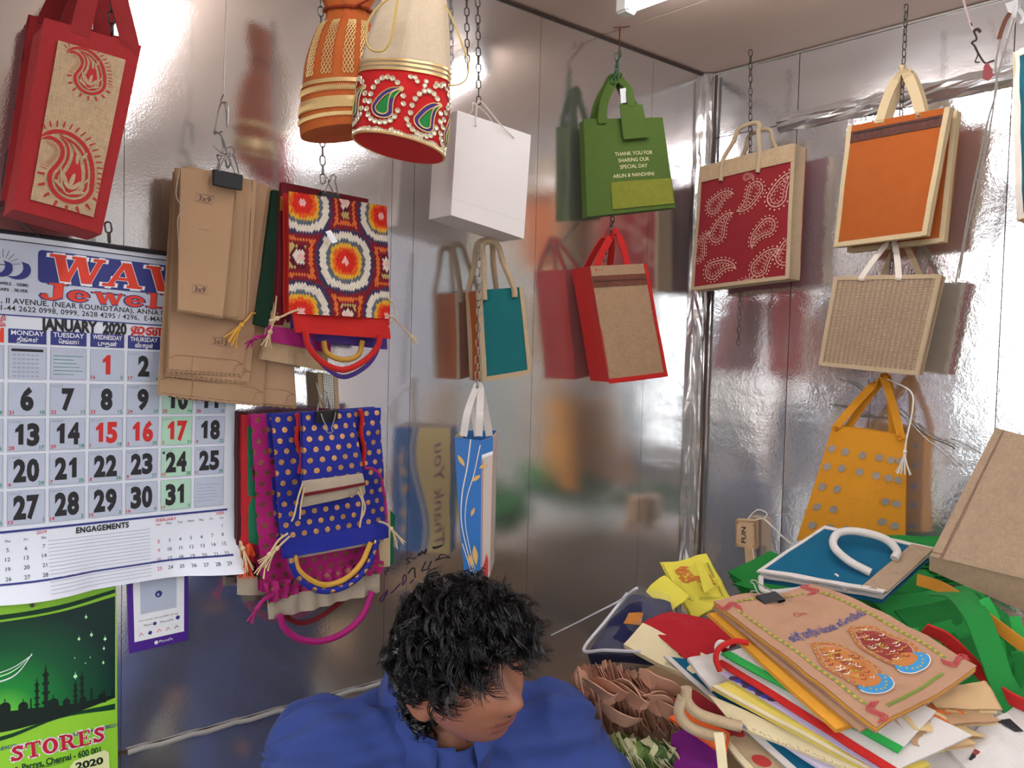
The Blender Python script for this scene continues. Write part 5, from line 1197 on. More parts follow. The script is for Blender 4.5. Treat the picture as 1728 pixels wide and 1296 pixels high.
# --- ribbed woven bag, red inside
f = facepx([(1408, 467), (1588, 463), (1549, 633), (1382, 616)], .14, 'R', yaw=-34, bulge=.005, wr=.002, seed=11)
def ribbed():
    m, nt, b = nodes('ribbed_jute'); uv = nt.nodes.new('ShaderNodeUVMap').outputs[0]
    w1 = nt.nodes.new('ShaderNodeTexWave'); w1.bands_direction = 'X'; w1.inputs['Scale'].default_value = 32; w1.inputs['Distortion'].default_value = .8; lk(nt, uv, w1.inputs[0])
    w2 = nt.nodes.new('ShaderNodeTexWave'); w2.bands_direction = 'Y'; w2.inputs['Scale'].default_value = 95; w2.inputs['Distortion'].default_value = 2; lk(nt, uv, w2.inputs[0])
    h = math_n(nt, 'MULTIPLY', w1.outputs['Fac'], w2.outputs['Fac']); lk(nt, mixc(nt, h, s2l((150, 120, 96)), s2l((222, 198, 166))), b.inputs['Base Color']); b.inputs['Roughness'].default_value = .9; bump_n(nt, h, b, .8, .003); return m
r = thing('woven_bag', 'beige ribbed woven jute bag with red lining under the orange bags', 'bag', base_pt(f)); M_RIB = ribbed()
bk = body(r, f, .06, M_RIB, C_DRED, C_JUTE, .004, border=(.008, C_BEIGE)); gsf = side_face(f.c[1], bk.c[1], bk.c[2], f.c[2], f.c[1]+(f.c[1]-f.c[0])*9)
for rng in ((0, .25, 0, 1), (.72, 1, 0, 1)): panel('gusset_border', gsf, C_BEIGE, r, .003, 2, 10, rng, .002)
for (u1, u2, oo, a) in ((.28, .5, .002, (1478, 421)), (.62, .66, -.03, (1540, 414))): pass
C_WH = fabric('white_handle', (222, 210, 196), 800, .08); strap(r, f, .28, .62, onR(1505, 405, .1), C_WH, .012, .01, .002, .3); strap(r, f.shifted(-.06), .42, .78, onR(1520, 405, .06), C_BEIGE, .012, .01, .0, .3)
# --- yellow dotted bag
f = facepx([(1406, 717), (1529, 735), (1527, 912), (1344, 912)], .10, 'R', yaw=-30, wr=.003, seed=12, bulge=.004); C_YEL = fabric('marigold_nonwoven', (212, 142, 34), 500, .07, .8)
r = thing('dotted_bag', 'marigold yellow cloth bag with grey dots and tied handles', 'bag', base_pt(f)); body(r, f, .03, C_YEL, C_YEL, C_YEL, .008)
pr = Print(f, .0022)
for (px, py) in ((1404, 757), (1427, 762), (1456, 768), (1484, 772), (1504, 776), (1519, 778), (1396, 787), (1421, 790), (1451, 796), (1479, 802), (1500, 806), (1516, 810), (1388, 821), (1413, 825), (1495, 846), (1513, 850), (1379, 855), (1407, 859), (1489, 880), (1510, 887), (1371, 886), (1400, 890), (1428, 893), (1458, 900)):
    pr.disc('g', *xy(f, px, py), .0085, 16)
pr.build(r, {'g': 'grey_dots'}, {'g': plain('print_grey', (150, 138, 128), .5, .3)})
b2f = Face([f.c[1]-f.n*.03, f.c[0]-f.n*.03, f.c[3]-f.n*.03, f.c[2]-f.n*.03], toward=f.c[0]-f.n*9); pr = Print(b2f, .004)
for i in range(5):
    for j in range(5):
        if i in (0, 1, 4) or j < 2: pr.disc('g', b2f.W*(.1+.2*i), b2f.H*(.14+.2*j), .0085, 16)
pr.build(r, {'g': 'grey_dots'}, {'g': MATS['print_grey']})
ap = onR(1488, 640, .085); strap(r, f, .06, .93, ap, C_YEL, .016, .006, .002, .3); strap(r, f.shifted(-.03), .2, .8, ap-NR*.02, C_YEL, .016, .006, .0, .3)
t_ = thing('cord_tassel', 'white cotton cord ending in a tassel on the yellow bag', 'cord', onR(1527, 798, .13)); cord_with_tassel(t_, [onR(1498, 640, .09), onR(1536, 660, .12), onR(1540, 690, .128), onR(1530, 740, .13), onR(1527, 762, .13)], C_STR, .0018, .035, 'cord', 12, 12)
# --- teal bag at the right edge
f = facepx([(1709, 88), (1840, 40), (1850, 330), (1716, 372)], .25, 'R', wr=.008, seed=13); r = thing('jute_bag', 'dark teal bag with white border at the right edge', 'bag', base_pt(f)); body(r, f, .04, fabric('deep_teal', (20, 92, 104), 700, .1), C_CREAM, None, .01, border=(.01, C_WH))
strap(r, f, .25, .75, onR(1790, -20, .24), C_WH, .02, .02)
# --- cords, wires and cleat at the top right
t_ = thing('tied_cord', 'grey nylon cord knotted with red tape at the top right', 'cord', onR(1624, 420, .05)); C_NYL = plain('grey_nylon', (150, 140, 132), .6); C_DK = plain('dark_twine', (60, 44, 44), .8)
w_ = lambda pts, o=.09: catmull([onR(x, y, o) for x, y in pts], 6)
tube('cord', w_([(1623, -10), (1631, 18), (1637, 38), (1643, 52)]), .0022, plain('pink_cord', (206, 176, 170), .6), t_, 6)
tube('cord', w_([(1634, 30), (1643, 52), (1648, 66), (1640, 72), (1645, 78), (1652, 92), (1662, 106), (1672, 104), (1678, 102)]), .002, C_DK, t_, 6)
tube('cord', w_([(1645, 80), (1650, 92), (1646, 104), (1653, 105)]), .0014, C_DK, t_, 5)
tube('cord', w_([(1702, 24), (1692, 48), (1686, 75), (1680, 110), (1682, 150), (1668, 200), (1655, 260), (1640, 330), (1624, 420), (1612, 480)]), .0018, C_NYL, t_, 6)
tube('cord', w_([(1712, 30), (1700, 70), (1688, 110), (1680, 145), (1675, 190), (1660, 270), (1630, 400), (1618, 470)], .088), .0016, C_NYL, t_, 6)
mesh('red_tape', [onR(x, y, .095) for x, y in ((1660, 112), (1666, 104), (1674, 116), (1676, 128), (1668, 137), (1658, 133))], [(0, 1, 2, 3, 4, 5)], plain('red_tape', (138, 34, 34), .5), t_)
tube('loose_end', w_([(1643, 52), (1650, 49), (1654, 54)]), .003, C_DK, t_, 5); tube('loose_end', w_([(1704, 22), (1696, 36), (1690, 52), (1686, 66)]), .004, plain('brown_tape', (110, 60, 40), .6), t_, 6)
t_ = thing('plastic_conduit', 'white plastic cable bracket at the top right corner', 'bracket', onR(1712, 40, .05)); bf_ = facepx([(1696, 6), (1718, -2), (1716, 22), (1704, 28)], .07, 'R'); panel('bracket_plate', bf_, plain('white_plastic', (216, 212, 208), .5), t_, .02, 3, 3)
tube('conduit', w_([(1716, 10), (1708, 40), (1700, 66)], .07), .005, MATS['white_plastic'], t_, 8); tube('knob', w_([(1720, 16), (1728, 30), (1722, 40)], .07), .004, MATS['white_plastic'], t_, 6)
# --- thin wires behind the yellow bag
t_ = thing('foil_wires', 'thin twisted wires crossing the foil behind the yellow bag', 'wire', onR(1465, 720, .01))
for q in ([(1418, 640), (1440, 648), (1460, 662), (1470, 670)], [(1400, 682), (1435, 690), (1465, 702)], [(1466, 640), (1469, 680), (1464, 722)], [(1430, 700), (1465, 704), (1490, 706), (1505, 712)], [(1510, 690), (1535, 712), (1560, 738), (1590, 762), (1616, 788)], [(1540, 715), (1570, 738), (1600, 750), (1612, 758)], [(1588, 745), (1600, 742), (1625, 752), (1648, 766)]): tube('wire', w_(q, .016), .0016, M_STEEL, t_, 5)
# --- wooden switch box by the corner
bx = facepx([(1241, 878), (1275, 880), (1275, 928), (1241, 922)], .05, 'R', yaw=-30); M_PLY = plain('old_plywood', (198, 164, 126), .7, 0, .2, 60); t_ = thing('junction_box', 'small wooden junction box with marker scribble near the corner', 'box', base_pt(bx)); body(t_, bx, .035, M_PLY, M_PLY, M_PLY, 0, th=.004)
panel('top', Face([bx.c[0]-bx.n*.035, bx.c[1]-bx.n*.035, bx.c[1], bx.c[0]], toward=bx.c[0]+ZV*5), M_PLY, t_, .003, 2, 2)
pr = Print(bx, .0012); w, h = bx.W, bx.H
pr.text('k', 'FUN', w*.52, h*.82, .011, w=h*.6, rot=-pi/2, bold=.02); [pr.disc('k', w*a, h*b, .0014, 8) for a, b in ((.1, .1), (.9, .14), (.1, .9), (.9, .88))]; pr.build(t_, {'k': 'marker_scribble'}, {'k': I_BLK})
tube('cable', w_([(1262, 876), (1270, 866), (1280, 860), (1294, 866), (1290, 874), (1276, 876)], .06), .0015, C_STR, t_, 5); tube('cable', w_([(1290, 876), (1305, 890), (1320, 905), (1335, 918)], .06), .002, C_STR, t_, 6); tube('cable', w_([(1270, 926), (1272, 940), (1276, 958)], .06), .0015, C_STR, t_, 5)
cf = facepx([(1256, 924), (1272, 926), (1274, 952), (1258, 950)], .052, 'R', yaw=-30); panel('wood_block', cf, M_PLY, t_, .02, 2, 3)
# ================================================================== the counter and the heap of bags on the right
ZC = .62
cF = CORNER+DR*.42+NR*.02
M_WOOD = plain('counter_board', (120, 92, 70), .6, 0, .2, 12)
ct = thing('counter', 'low wooden counter under the heap of bags', 'counter', V((*(CORNER+DR*1.0+NR*.35).xy, 0)))
box_mesh('top', CORNER+DR*.98+NR*.44+ZV*(ZC-.02), 1.75, .8, .04, DR, NR, ZV, M_WOOD, ct, bev=.004)
for (a, b) in ((.2, .1), (1.75, .1), (.2, .78), (1.75, .78)): box_mesh('leg', CORNER+DR*a+NR*b+ZV*(ZC-.04)/2, .05, .05, ZC-.04, DR, NR, ZV, M_WOOD, ct)
M_CART = plain('carton_board', (170, 136, 100), .8, 0, .1, 10)
for (px, py, dp, sx, sy, zt, lb) in ((1400, 1150, 1.32, .40, .30, .81, 'cardboard carton propping up the tan printed bags'), (1610, 1080, 1.50, .36, .34, .83, 'cardboard carton propping up the heap of green bags'), (1120, 1050, 1.60, .20, .22, .83, 'cardboard carton under the parcel wrapped in plastic')):
    c = P(px, py, dp); c = V((c.x, c.y, ZC)); t_ = thing('carton', lb, 'box', c)
    box_mesh('carton_body', c+ZV*(zt-ZC)/2, sx, sy, zt-ZC-.004, DR, NR, ZV, M_CART, t_, bev=.003)
    for k in (-1, 1): box_mesh('flap', c+NR*k*sy*.25+ZV*(zt-ZC), sx-.004, sy*.49, .003, DR, NR, ZV, M_CART, t_)
def flatpx(c, px, py, depth, nrm, **k):
    """a sheet lying on a plane through the point seen at px,py at this depth, facing nrm"""
    p0 = P(px, py, depth); n = V(nrm).normalized(); return Face([hit(x, y, p0, n) for x, y in c], **k)
def flat_bag(name, label, cat, c, ref, depth, nrm, mat, th=.004, layers=2, gap=.004, group=None, wr=.004, seed=1, nu=14, nv=14, mats=None, fn=None, edge=None, jit=.01, fan=None):
    f = flatpx(c, ref[0], ref[1], depth, nrm, wr=wr, seed=seed, fn=fn); r = thing(name, label, cat, sum(f.c, V())/4, group); rnd = random.Random(seed)
    panel('front_panel', f, mat, r, th, nu, nv, edge=edge)
    for k in range(1, layers):
        j = rnd.uniform(-jit, jit); rg = (j, 1+j, -j*.6, 1-j*.6)
        if fan: rg = (fan[0]*k+j*.3, 1+fan[0]*k+j*.3, fan[1]*k, 1+fan[1]*k)
        panel('back_panel', f, (mats or [mat])[k % len(mats or [mat])], r, th, nu, nv, rg, -gap*k, edge=edge)
    return r, f
UPC = (-.10, -.48, .87)      # heap slopes down towards the viewer
C_TG = fabric('parrot_green_nonwoven', (28, 128, 52), 420, .1, .8); C_TG2 = fabric('parrot_green_light', (46, 160, 72), 420, .1, .8); C_TEALD = fabric('peacock_blue_cloth', (10, 92, 124), 700, .12)  # the two parrot greens are pulled apart to imitate shade between layers
C_PRT = fabric('tan_nonwoven', (178, 136, 108), 460, .08, .85, jute=.05); C_OFFW = fabric('offwhite_cotton', (214, 206, 200), 600, .06); C_CRM = fabric('cream_cotton', (224, 208, 168), 600, .08); C_LEM = fabric('lemon_cotton', (230, 206, 96), 600, .08); C_AMB = fabric('amber_edge', (226, 158, 52), 600, .1)
C_LIL = fabric('lilac_print', (196, 176, 206), 600, .1)
# --- big brown jute bag leaning at the right edge
f = flatpx([(1680, 722), (1860, 770), (1860, 1010), (1569, 938)], 1680, 860, 1.38, (-.42, -.86, .28), bulge=.006, wr=.003, seed=3)
r = thing('jute_bag', 'large plain brown jute bag leaning over the heap at the right edge', 'bag', f.c[3]); C_BRN = fabric('brown_jute', (168, 142, 116), 560, .2, .9, jute=.3)
body(r, f, .07, C_BRN, C_BRN, C_BRN, .01, bottom=False)
bt = Face([f.c[3], f.c[2], hit(1860, 1090, f.c[2]-f.n*.05, V((-.3, -.9, .3))), hit(1568, 962, f.c[3]-f.n*.02, V((-.3, -.9, .3)))]); panel('bottom', bt, C_BRN, r, .003, 10, 5)
pr = Print(f, .002); pr.line('s', [(f.W*.075, 0), (f.W*.065, f.H)], .0012); pr.line('s', [(f.W*.085, 0), (f.W*.075, f.H)], .0008); pr.line('s', [(0, f.H*.97), (f.W, f.H*.97)], .0016); pr.build(r, {'s': 'stitch_line'}, {'s': plain('brown_thread', (116, 88, 70), .8)})
# --- heap of green bags, many layers
rnd = random.Random(11)
GL = [([(1236, 985), (1440, 940), (1600, 1000), (1440, 1040)], (1400, 985), 1.66, 'wide green cloth bag under the peacock blue one', C_TG), ([(1228, 965), (1300, 930), (1420, 985), (1300, 1012)], (1300, 970), 1.70, 'green cloth bag end beside the yellow printed bag', C_TG),
      ([(1350, 1000), (1560, 960), (1610, 1005), (1520, 1045)], (1480, 1000), 1.58, 'green folded bag edge below the peacock blue bag', C_TG),
      ([(1470, 1010), (1640, 985), (1720, 1060), (1560, 1100)], (1590, 1040), 1.50, 'upper green cloth bag in the right hand heap', C_TG2), ([(1510, 1030), (1650, 1000), (1735, 1100), (1600, 1130)], (1620, 1065), 1.46, 'middle green cloth bag in the right hand heap', C_TG),
      ([(1540, 1060), (1680, 1030), (1760, 1140), (1610, 1160)], (1640, 1100), 1.42, 'lower green cloth bag in the right hand heap', C_TG2), ([(1590, 1085), (1700, 1060), (1800, 1190), (1640, 1200)], (1680, 1130), 1.36, 'lowest green cloth bag of the right hand heap', C_TG),
      ([(1400, 900), (1590, 905), (1620, 935), (1420, 930)], (1500, 915), 1.74, 'green cloth bag far back against the yellow dotted bag', C_TG)]
for i, (c, ref, d, lb, m_) in enumerate(GL): flat_bag('green_bag', lb, 'bag', c, ref, d, UPC if i < 7 else (-.3, -.4, .86), m_, .004, 8, .010, 'green cloth bags in the heap', .004, i+2, 12, 12, [C_TG, C_TG2], fn=lambda u, v, i=i: .004*sin(u*5+i)*v, jit=.09, fan=((.03, .05), (.02, .04), (.02, .05), (.035, .06), (-.03, .06), (.04, .03), (-.03, .05), (.02, .02))[i])  # alternating darker and lighter green stands in for shadow lines in the stack
t_ = thing('green_strap', 'broad green bag handle looping down over the heap at the right', 'strap', P(1690, 1180, 1.22)); ribbon('strap', catmull([P(1588, 1000, 1.4), P(1620, 1005, 1.34), P(1648, 1040, 1.28), P(1672, 1100, 1.24), P(1690, 1150, 1.22), P(1712, 1190, 1.22)], 8), .042, (1, .2, .2), C_TG, t_, .003)
t_ = thing('orange_strap', 'orange bag handle across the green bags', 'strap', P(1640, 1030, 1.33)); ribbon('strap', catmull([P(1548, 978, 1.45), P(1590, 992, 1.40), P(1640, 1025, 1.32), P(1690, 1062, 1.28), P(1740, 1100, 1.26)], 8), .02, (.2, -.3, 1), fabric('mustard_cloth', (196, 132, 40), 600, .12), t_, .003)
for i, q in enumerate(([(1690, 1075), (1705, 1100), (1700, 1140), (1712, 1160), (1722, 1130), (1716, 1100)], [(1660, 1010), (1680, 1050), (1690, 1110)], [(1712, 1040), (1722, 1080), (1735, 1110)])):
    t_ = thing('green_strap', ('narrow green handle loop hanging at the right edge', 'thin green handle strand behind the broad strap', 'short green handle strand at the far right edge')[i], 'strap', P(*q[-1], 1.3)); ribbon('strap', catmull([P(x, y, 1.3-.01*k) for k, (x, y) in enumerate(q)], 6), .016, (1, -.3, .1), C_TG2 if i else C_TG, t_, .0025)
# --- peacock blue bag with cream binding, handle on top
r, f = flat_bag('jute_bag', 'peacock blue bag with cream handle lying on the green bags', 'bag', [(1390, 891), (1572, 926), (1492, 1000), (1282, 962)], (1430, 945), 1.52, (-.15, -.5, .85), C_TEALD, .006, 3, .012, None, .004, 3, 14, 10, [C_TEALD, C_OFFW])
panel('binding', f, C_OFFW, r, .004, 14, 2, (-.01, 1.01, -.03, .025), .002); panel('binding', f, C_OFFW, r, .004, 2, 10, (-.015, .02, 0, 1), .002); panel('binding', f, C_OFFW, r, .005, 14, 2, (-.01, 1.0, .97, 1.03), .003)
panel('top_band', f, C_BRN, r, .004, 3, 10, (.82, 1.02, 0, 1.0), .003)
fs_ = lambda px, py, o: f.S(*uvpx(f, px, py), o)
tube('handle', catmull([fs_(1468, 972, .008), fs_(1430, 955, .016), fs_(1405, 935, .022), fs_(1412, 918, .025), fs_(1445, 914, .025), fs_(1490, 924, .022), fs_(1512, 938, .014), fs_(1508, 948, .008)], 7), .0075, C_OFFW, r, 10)
tube('lower_fold', catmull([fs_(1284, 968, -.008), fs_(1290, 985, -.02), fs_(1340, 982, -.02), fs_(1400, 975, -.012), fs_(1410, 968, -.004), fs_(1430, 990, -.01)], 6), .005, C_OFFW, r, 8)
# --- tan bag printed with two ornate medallions
TF = [(1204, 1018), (1369, 980), (1650, 1118), (1478, 1232)]
r, f = flat_bag('printed_bag', 'tan cloth bag with two ornate orange medallions and blue lettering', 'bag', TF, (1430, 1100), 1.23, (-.16, -.55, .82), C_PRT, .003, 3, .005, None, .007, 4, 18, 18, [C_PRT, C_AMB], fn=lambda u, v: .010*sin(v*4.2-.4)*(.3+.7*u)+.008*sin(u*5+1))
# face frame: u runs along the upper left edge (1204,1018)->(1369,980), v runs to the lower right
pr = Print(f, .0016); w, h = f.W, f.H; q = lambda u, v: (u*w, v*h)
nd = 46
for (a, b) in (((.09, .12), (.09, .9)), ((.92, .12), (.92, .88)), ((.2, .95), (.8, .93)), ((.15, .055), (.85, .06))):
    for k in range(nd if abs(a[1]-b[1]) > .3 else 26):
        t = k/(nd if abs(a[1]-b[1]) > .3 else 26); x, y = q(lerp(a[0], b[0], t), lerp(a[1], b[1], t)); pr.disc('g' if (a[1] > .9 or k % 2) else 'y', x, y, .0024, 6)
for (u, v, an) in ((.07, .06, 0), (.93, .06, 1.57), (.93, .93, 3.14), (.07, .94, -1.57)):
    for k in range(3): x, y = q(u, v); pr.line('r', xf([(-.016+.004*i, .004*k+.006*sin(i*.9)) for i in range(9)], x, y, 1, an+.5), .0022, .0001)
x, y = q(.5, .27); pr.text('r', 'Om', x, y, .010, align='c', rot=0)
x, y = q(.14, .44); pr.text('b', 'ஸ்ரீ மாரியம்மன் கோவில்', x, y, .0125, w=w*.76, bold=.02, rot=-.04)
for (cu, cv, main) in ((.3, .68, 'o'), (.7, .66, 'm')):
    cx_, cy_ = q(cu, cv); L_ = h*.2; R_ = w*.17
    for k, (s, key) in enumerate(((1.0, 'o2'), (.86, 'tan'), (.78, main))):
        pr.oval(key, cx_, cy_, R_*s, L_*s, .0004+.0004*k, fn=lambda t: 1+.06*sin(6*t))
    bx_, by_ = cx_, cy_+L_*.72; pr.oval('s', bx_, by_, R_*.85, L_*.30, .0016); pr.oval('o', bx_-R_*.1, by_-L_*.16, R_*.62, L_*.22, .002); pr.line('wt', [(bx_+R_*.87*cos(t), by_+L_*.32*sin(t)) for t in [pi*i/14 for i in range(15)]], .0014, .002)
    for k in range(70):
        t = rnd.uniform(0, 6.28); s = sqrt(rnd.random())*.7; key = rnd.choice(['y', 'm', 'o2', 'wt', 'm', 'o']); xx, yy = cx_+R_*s*cos(t), cy_-L_*.1+L_*s*sin(t)
        pr.line(key, [(xx-.004, yy-.002), (xx, yy+.001), (xx+.004, yy-.001)], .0018, .0022+k*2e-6)
    for k in range(30): t = 2*pi*k/30; pr.disc('y', cx_+R_*.93*cos(t), cy_+L_*.93*sin(t), .0016, 6, .002)
pr.build(r, {'g': 'green_bead_border', 'y': 'yellow_beads', 'r': 'red_flourish', 'b': 'blue_lettering', 'o': 'orange_medallion', 'm': 'maroon_medallion', 'o2': 'medallion_rim', 'tan': 'medallion_gap', 's': 'blue_crescent', 'wt': 'white_lines'},
         {'g': plain('print_olive', (110, 140, 44), .7), 'y': plain('print_mustard', (190, 160, 60), .7), 'r': plain('print_rose_red', (176, 62, 66), .7), 'b': plain('print_navy', (60, 70, 130), .7), 'o': plain('print_orange', (188, 116, 56), .7), 'm': plain('print_maroon', (142, 52, 46), .7), 'o2': plain('print_rust', (178, 104, 60), .7), 'tan': C_PRT, 's': plain('print_sky', (58, 140, 190), .7), 'wt': plain('print_offwhite', (224, 210, 200), .7)})
X_ = (f.c[1]-f.c[0]).normalized(); Y_ = (f.c[0]-f.c[3]).normalized()
binder_clip(f.S(*uvpx(f, 1296, 1012), .003)+Y_*.006, X_, Y_, f.n, .034, 'black binder clip on the tan printed bag', .02)
tan_f = f
# --- bags layered below the printed one: each a folded edge running from upper left to lower right
def layer(name, lb, c, ref, depth, mat, edge_mat=None, n=2, seed=1, nrm=(-.16, -.55, .82), gap=.003, ew=.018, group='bags layered in the heap', wr=.004, printfn=None, both=False):
    r, f = flat_bag(name, lb, 'bag', c, ref, depth, nrm, mat, .0025, n, gap, group, wr, seed, 16, 10, [mat])
    if edge_mat:
        a = ew/f.W; panel('edge_band', f, edge_mat, r, .004, 2, 12, (-.01, a, 0, 1), .002)
    if printfn: printfn(r, f)
    return r, f
TN = V((-.16, -.55, .82)).normalized(); T0 = sum(tan_f.c, V())/4
def under(name, lb, c, drop, mat, edge_mat=None, n=2, seed=1, gap=.0025, ew=.014, wr=.003, printfn=None):
    """a bag lying drop metres below the printed one, in the same sloping stack"""
    f = Face([hit(x, y, T0-TN*drop, TN) for x, y in c], wr=wr, seed=seed); r = thing(name, lb, 'bag', sum(f.c, V())/4, 'bags layered in the heap'); rn = random.Random(seed)
    for k in range(n): j = rn.uniform(-.012, .012)*(k > 0); panel('front_panel' if k == 0 else 'back_panel', f, mat, r, .0016, 16, 14, (j, 1, j, 1), -gap*k)
    if edge_mat: panel('edge_band', f, edge_mat, r, .004, 2, 14, (-.008, ew/f.W, 0, 1), .0018)
    if printfn: printfn(r, f)
    return r, f
under('printed_bag', 'second tan bag just under the printed one, amber edge showing', [(1203, 1026), (1360, 1000), (1600, 1150), (1452, 1234)], .012, C_PRT, C_PRT, 2, 21)
under('printed_bag', 'tan bag with amber yellow edges third from the top', [(1196, 1036), (1340, 1012), (1560, 1180), (1412, 1232)], .021, C_AMB, C_AMB, 4, 22)
under('edged_bag', 'white bag with parrot green edge in the layered stack', [(1217, 1104), (1330, 1070), (1580, 1200), (1516, 1270)], .034, C_OFFW, C_TG2, 2, 23, ew=.013)
under('edged_bag', 'white bag with bright red edge in the layered stack', [(1207, 1116), (1330, 1085), (1640, 1240), (1502, 1304)], .044, C_OFFW, C_RED2, 2, 24, ew=.012)
def ploop(r, f):
    pr = Print(f, .0014); [pr.disc(('k', 'b', 'k')[q % 3], f.W*(.05+.02*(q % 3)), f.H*(.08+.03*q), .006, 8, 1e-5*q) for q in range(9)]; pr.build(r, {'k': 'dark_motif', 'b': 'blue_motif'}, {'k': plain('print_plum_dark', (70, 50, 80), .7), 'b': plain('print_royal', (70, 70, 160), .7)})
under('printed_bag', 'lilac printed bag edge below the red edged bag', [(1214, 1136), (1320, 1110), (1560, 1270), (1484, 1300)], .054, C_LIL, None, 2, 25, printfn=ploop)
under('printed_bag', 'lemon yellow bag edge below the lilac one', [(1202, 1158), (1300, 1130), (1570, 1290), (1502, 1318)], .062, C_LEM, C_CRM, 4, 26, ew=.006, gap=.003)
def pcat(r, f):
    pr = Print(f, .0014); 
    for k in range(16): x, y = f.W*.07, f.H*(.12+k*.05); pr.line('k', xf([(-.004, 0), (0, -.004), (.003, .0), (.006, -.003)], x, y, 1, k*.9), .001)
    for k in range(14): pr.disc(('m', 'b', 'o')[k % 3], f.W*(.06+.03*(k % 4)), f.H*(.02+.012*(k//2)), .005, 7, .0002*(k+1)/14)
    pr.build(r, {'k': 'brown_script', 'm': 'flower_print', 'b': 'blue_flowers', 'o': 'orange_flowers'}, {'k': plain('print_brown', (126, 92, 70), .8), 'm': MATS['print_maroon'], 'b': MATS['print_sky'], 'o': MATS['print_orange']})
under('printed_bag', 'cream bag with flower print and brown script along its edge', [(1236, 1222), (1196, 1172), (1520, 1318), (1490, 1322)], .078, C_CRM, None, 3, 27, printfn=pcat)
under('printed_bag', 'pale lilac bag with faint swirls near the bottom edge', [(1290, 1236), (1400, 1220), (1560, 1330), (1480, 1360)], .09, fabric('pale_lilac', (210, 196, 218), 600, .06), None, 3, 28)
under('jute_bag', 'peacock blue bag with cream binding under the cream bags', [(1121, 1108), (1240, 1120), (1500, 1300), (1338, 1304)], .103, C_TEALD, C_OFFW, 3, 29, ew=.011)
# --- red folded bag, cream bag, yellow printed bag
layer('folded_bag', 'folded plain red cloth bag beside the printed tan bag', [(1086, 1050), (1130, 1030), (1275, 1060), (1168, 1122)], (1170, 1065), 1.42, fabric('crimson_cloth', (176, 30, 40), 700, .08), None, 3, 30, gap=.006, wr=.008)
layer('folded_bag', 'cream cloth bag showing below the red folded one', [(1052, 1086), (1085, 1052), (1215, 1118), (1175, 1150)], (1130, 1095), 1.40, C_CRM, None, 3, 31, gap=.004, wr=.008); layer('edged_bag', 'white bag corner with grey shadowed fold next to the red handle', [(1160, 1115), (1215, 1100), (1260, 1150), (1200, 1165)], (1200, 1125), 1.33, C_OFFW, None, 3, 32, wr=.012)
C_YP = fabric('yellow_paper_cloth', (218, 204, 74), 500, .06, .8); yf_ = flatpx([(1118, 950), (1190, 935), (1233, 1012), (1170, 1046)], 1170, 990, 1.60, (-.2, -.75, .62), wr=.012, seed=33); r = thing('printed_bag', 'crumpled lemon yellow bag with orange print near the corner', 'bag', sum(yf_.c, V())/4)
panel('front_panel', yf_, C_YP, r, .002, 16, 16); panel('back_panel', yf_, C_YP, r, .002, 16, 16, (-.05, 1.04, -.02, 1.0), -.006)
y2 = flatpx([(1090, 998), (1122, 972), (1162, 1004), (1133, 1038)], 1128, 1004, 1.56, (-.35, -.6, .7), wr=.01, seed=34); panel('folded_corner', y2, C_YP, r, .002, 8, 8); y3 = flatpx([(1172, 948), (1186, 950), (1206, 990), (1190, 1000)], 1188, 975, 1.58, (.3, -.8, .5), wr=.008, seed=35); panel('folded_corner', y3, C_YP, r, .002, 6, 6)
pr = Print(yf_, .002); w, h = yf_.W, yf_.H
for (u, v) in ((.35, .28), (.68, .5)):
    for k in range(60): x, y = w*(u+rnd.uniform(-.16, .16)), h*(v+rnd.uniform(-.15, .15)); pr.line('o', [(x-.003, y), (x, y-.002), (x+.003, y+.001)], .0022, .00001*k)
pr.line('g', [(w*.12, h*.7), (w*.88, h*.86), (w*.92, h*.2)], .0014); pr.line('g', [(w*.14, h*.74), (w*.9, h*.9), (w*.95, h*.2)], .0008); pr.build(r, {'o': 'orange_print', 'g': 'green_line'}, {'o': plain('print_burnt_orange', (200, 104, 44), .7), 'g': plain('print_dark_green', (60, 84, 40), .7)})
# --- parcel of dark cloth in clear plastic
pf_ = flatpx([(1068, 996), (1130, 1010), (1160, 1130), (986, 1108)], 1070, 1060, 1.50, (-.25, -.62, .74), bulge=.03, wr=.012, seed=36); r = thing('plastic_parcel', 'dark navy cloth bundle wrapped in clear plastic', 'parcel', sum(pf_.c, V())/4)
panel('cloth', pf_, C_NAVY, r, .04, 16, 14, (.02, 1.0, .04, .97), .0); lab = facepx([(1034, 1060), (1062, 1048), (1070, 1062), (1042, 1080)], .0, 'L'); 
panel('orange_patch', pf_, fabric('ochre_brocade', (188, 120, 52), 300, .4), r, .002, 4, 3, (.28, .52, .42, .58), .004)
def clear():
    m, nt, b = nodes('clear_film'); b.inputs['Base Color'].default_value = (.95, .95, .97, 1); b.inputs['Roughness'].default_value = .12; b.inputs['Transmission Weight'].default_value = 0; b.inputs['Alpha'].default_value = .035; b.inputs['Specular IOR Level'].default_value = .9
    co = nt.nodes.new('ShaderNodeTexCoord').outputs['Object']; bump_n(nt, noise_n(nt, co, 45, 4, .7), b, .9, .01); return m
M_FILM = clear(); pf2 = pf_.shifted(.007, wr=.02, seed=40.0); panel('film', pf2, M_FILM, r, .0006, 22, 20, (-.03, 1.05, -.02, 1.05))
M_FILMW = plain('bunched_film', (196, 194, 198), .3, 0, .15, 60, bump=.4, spec=.7)
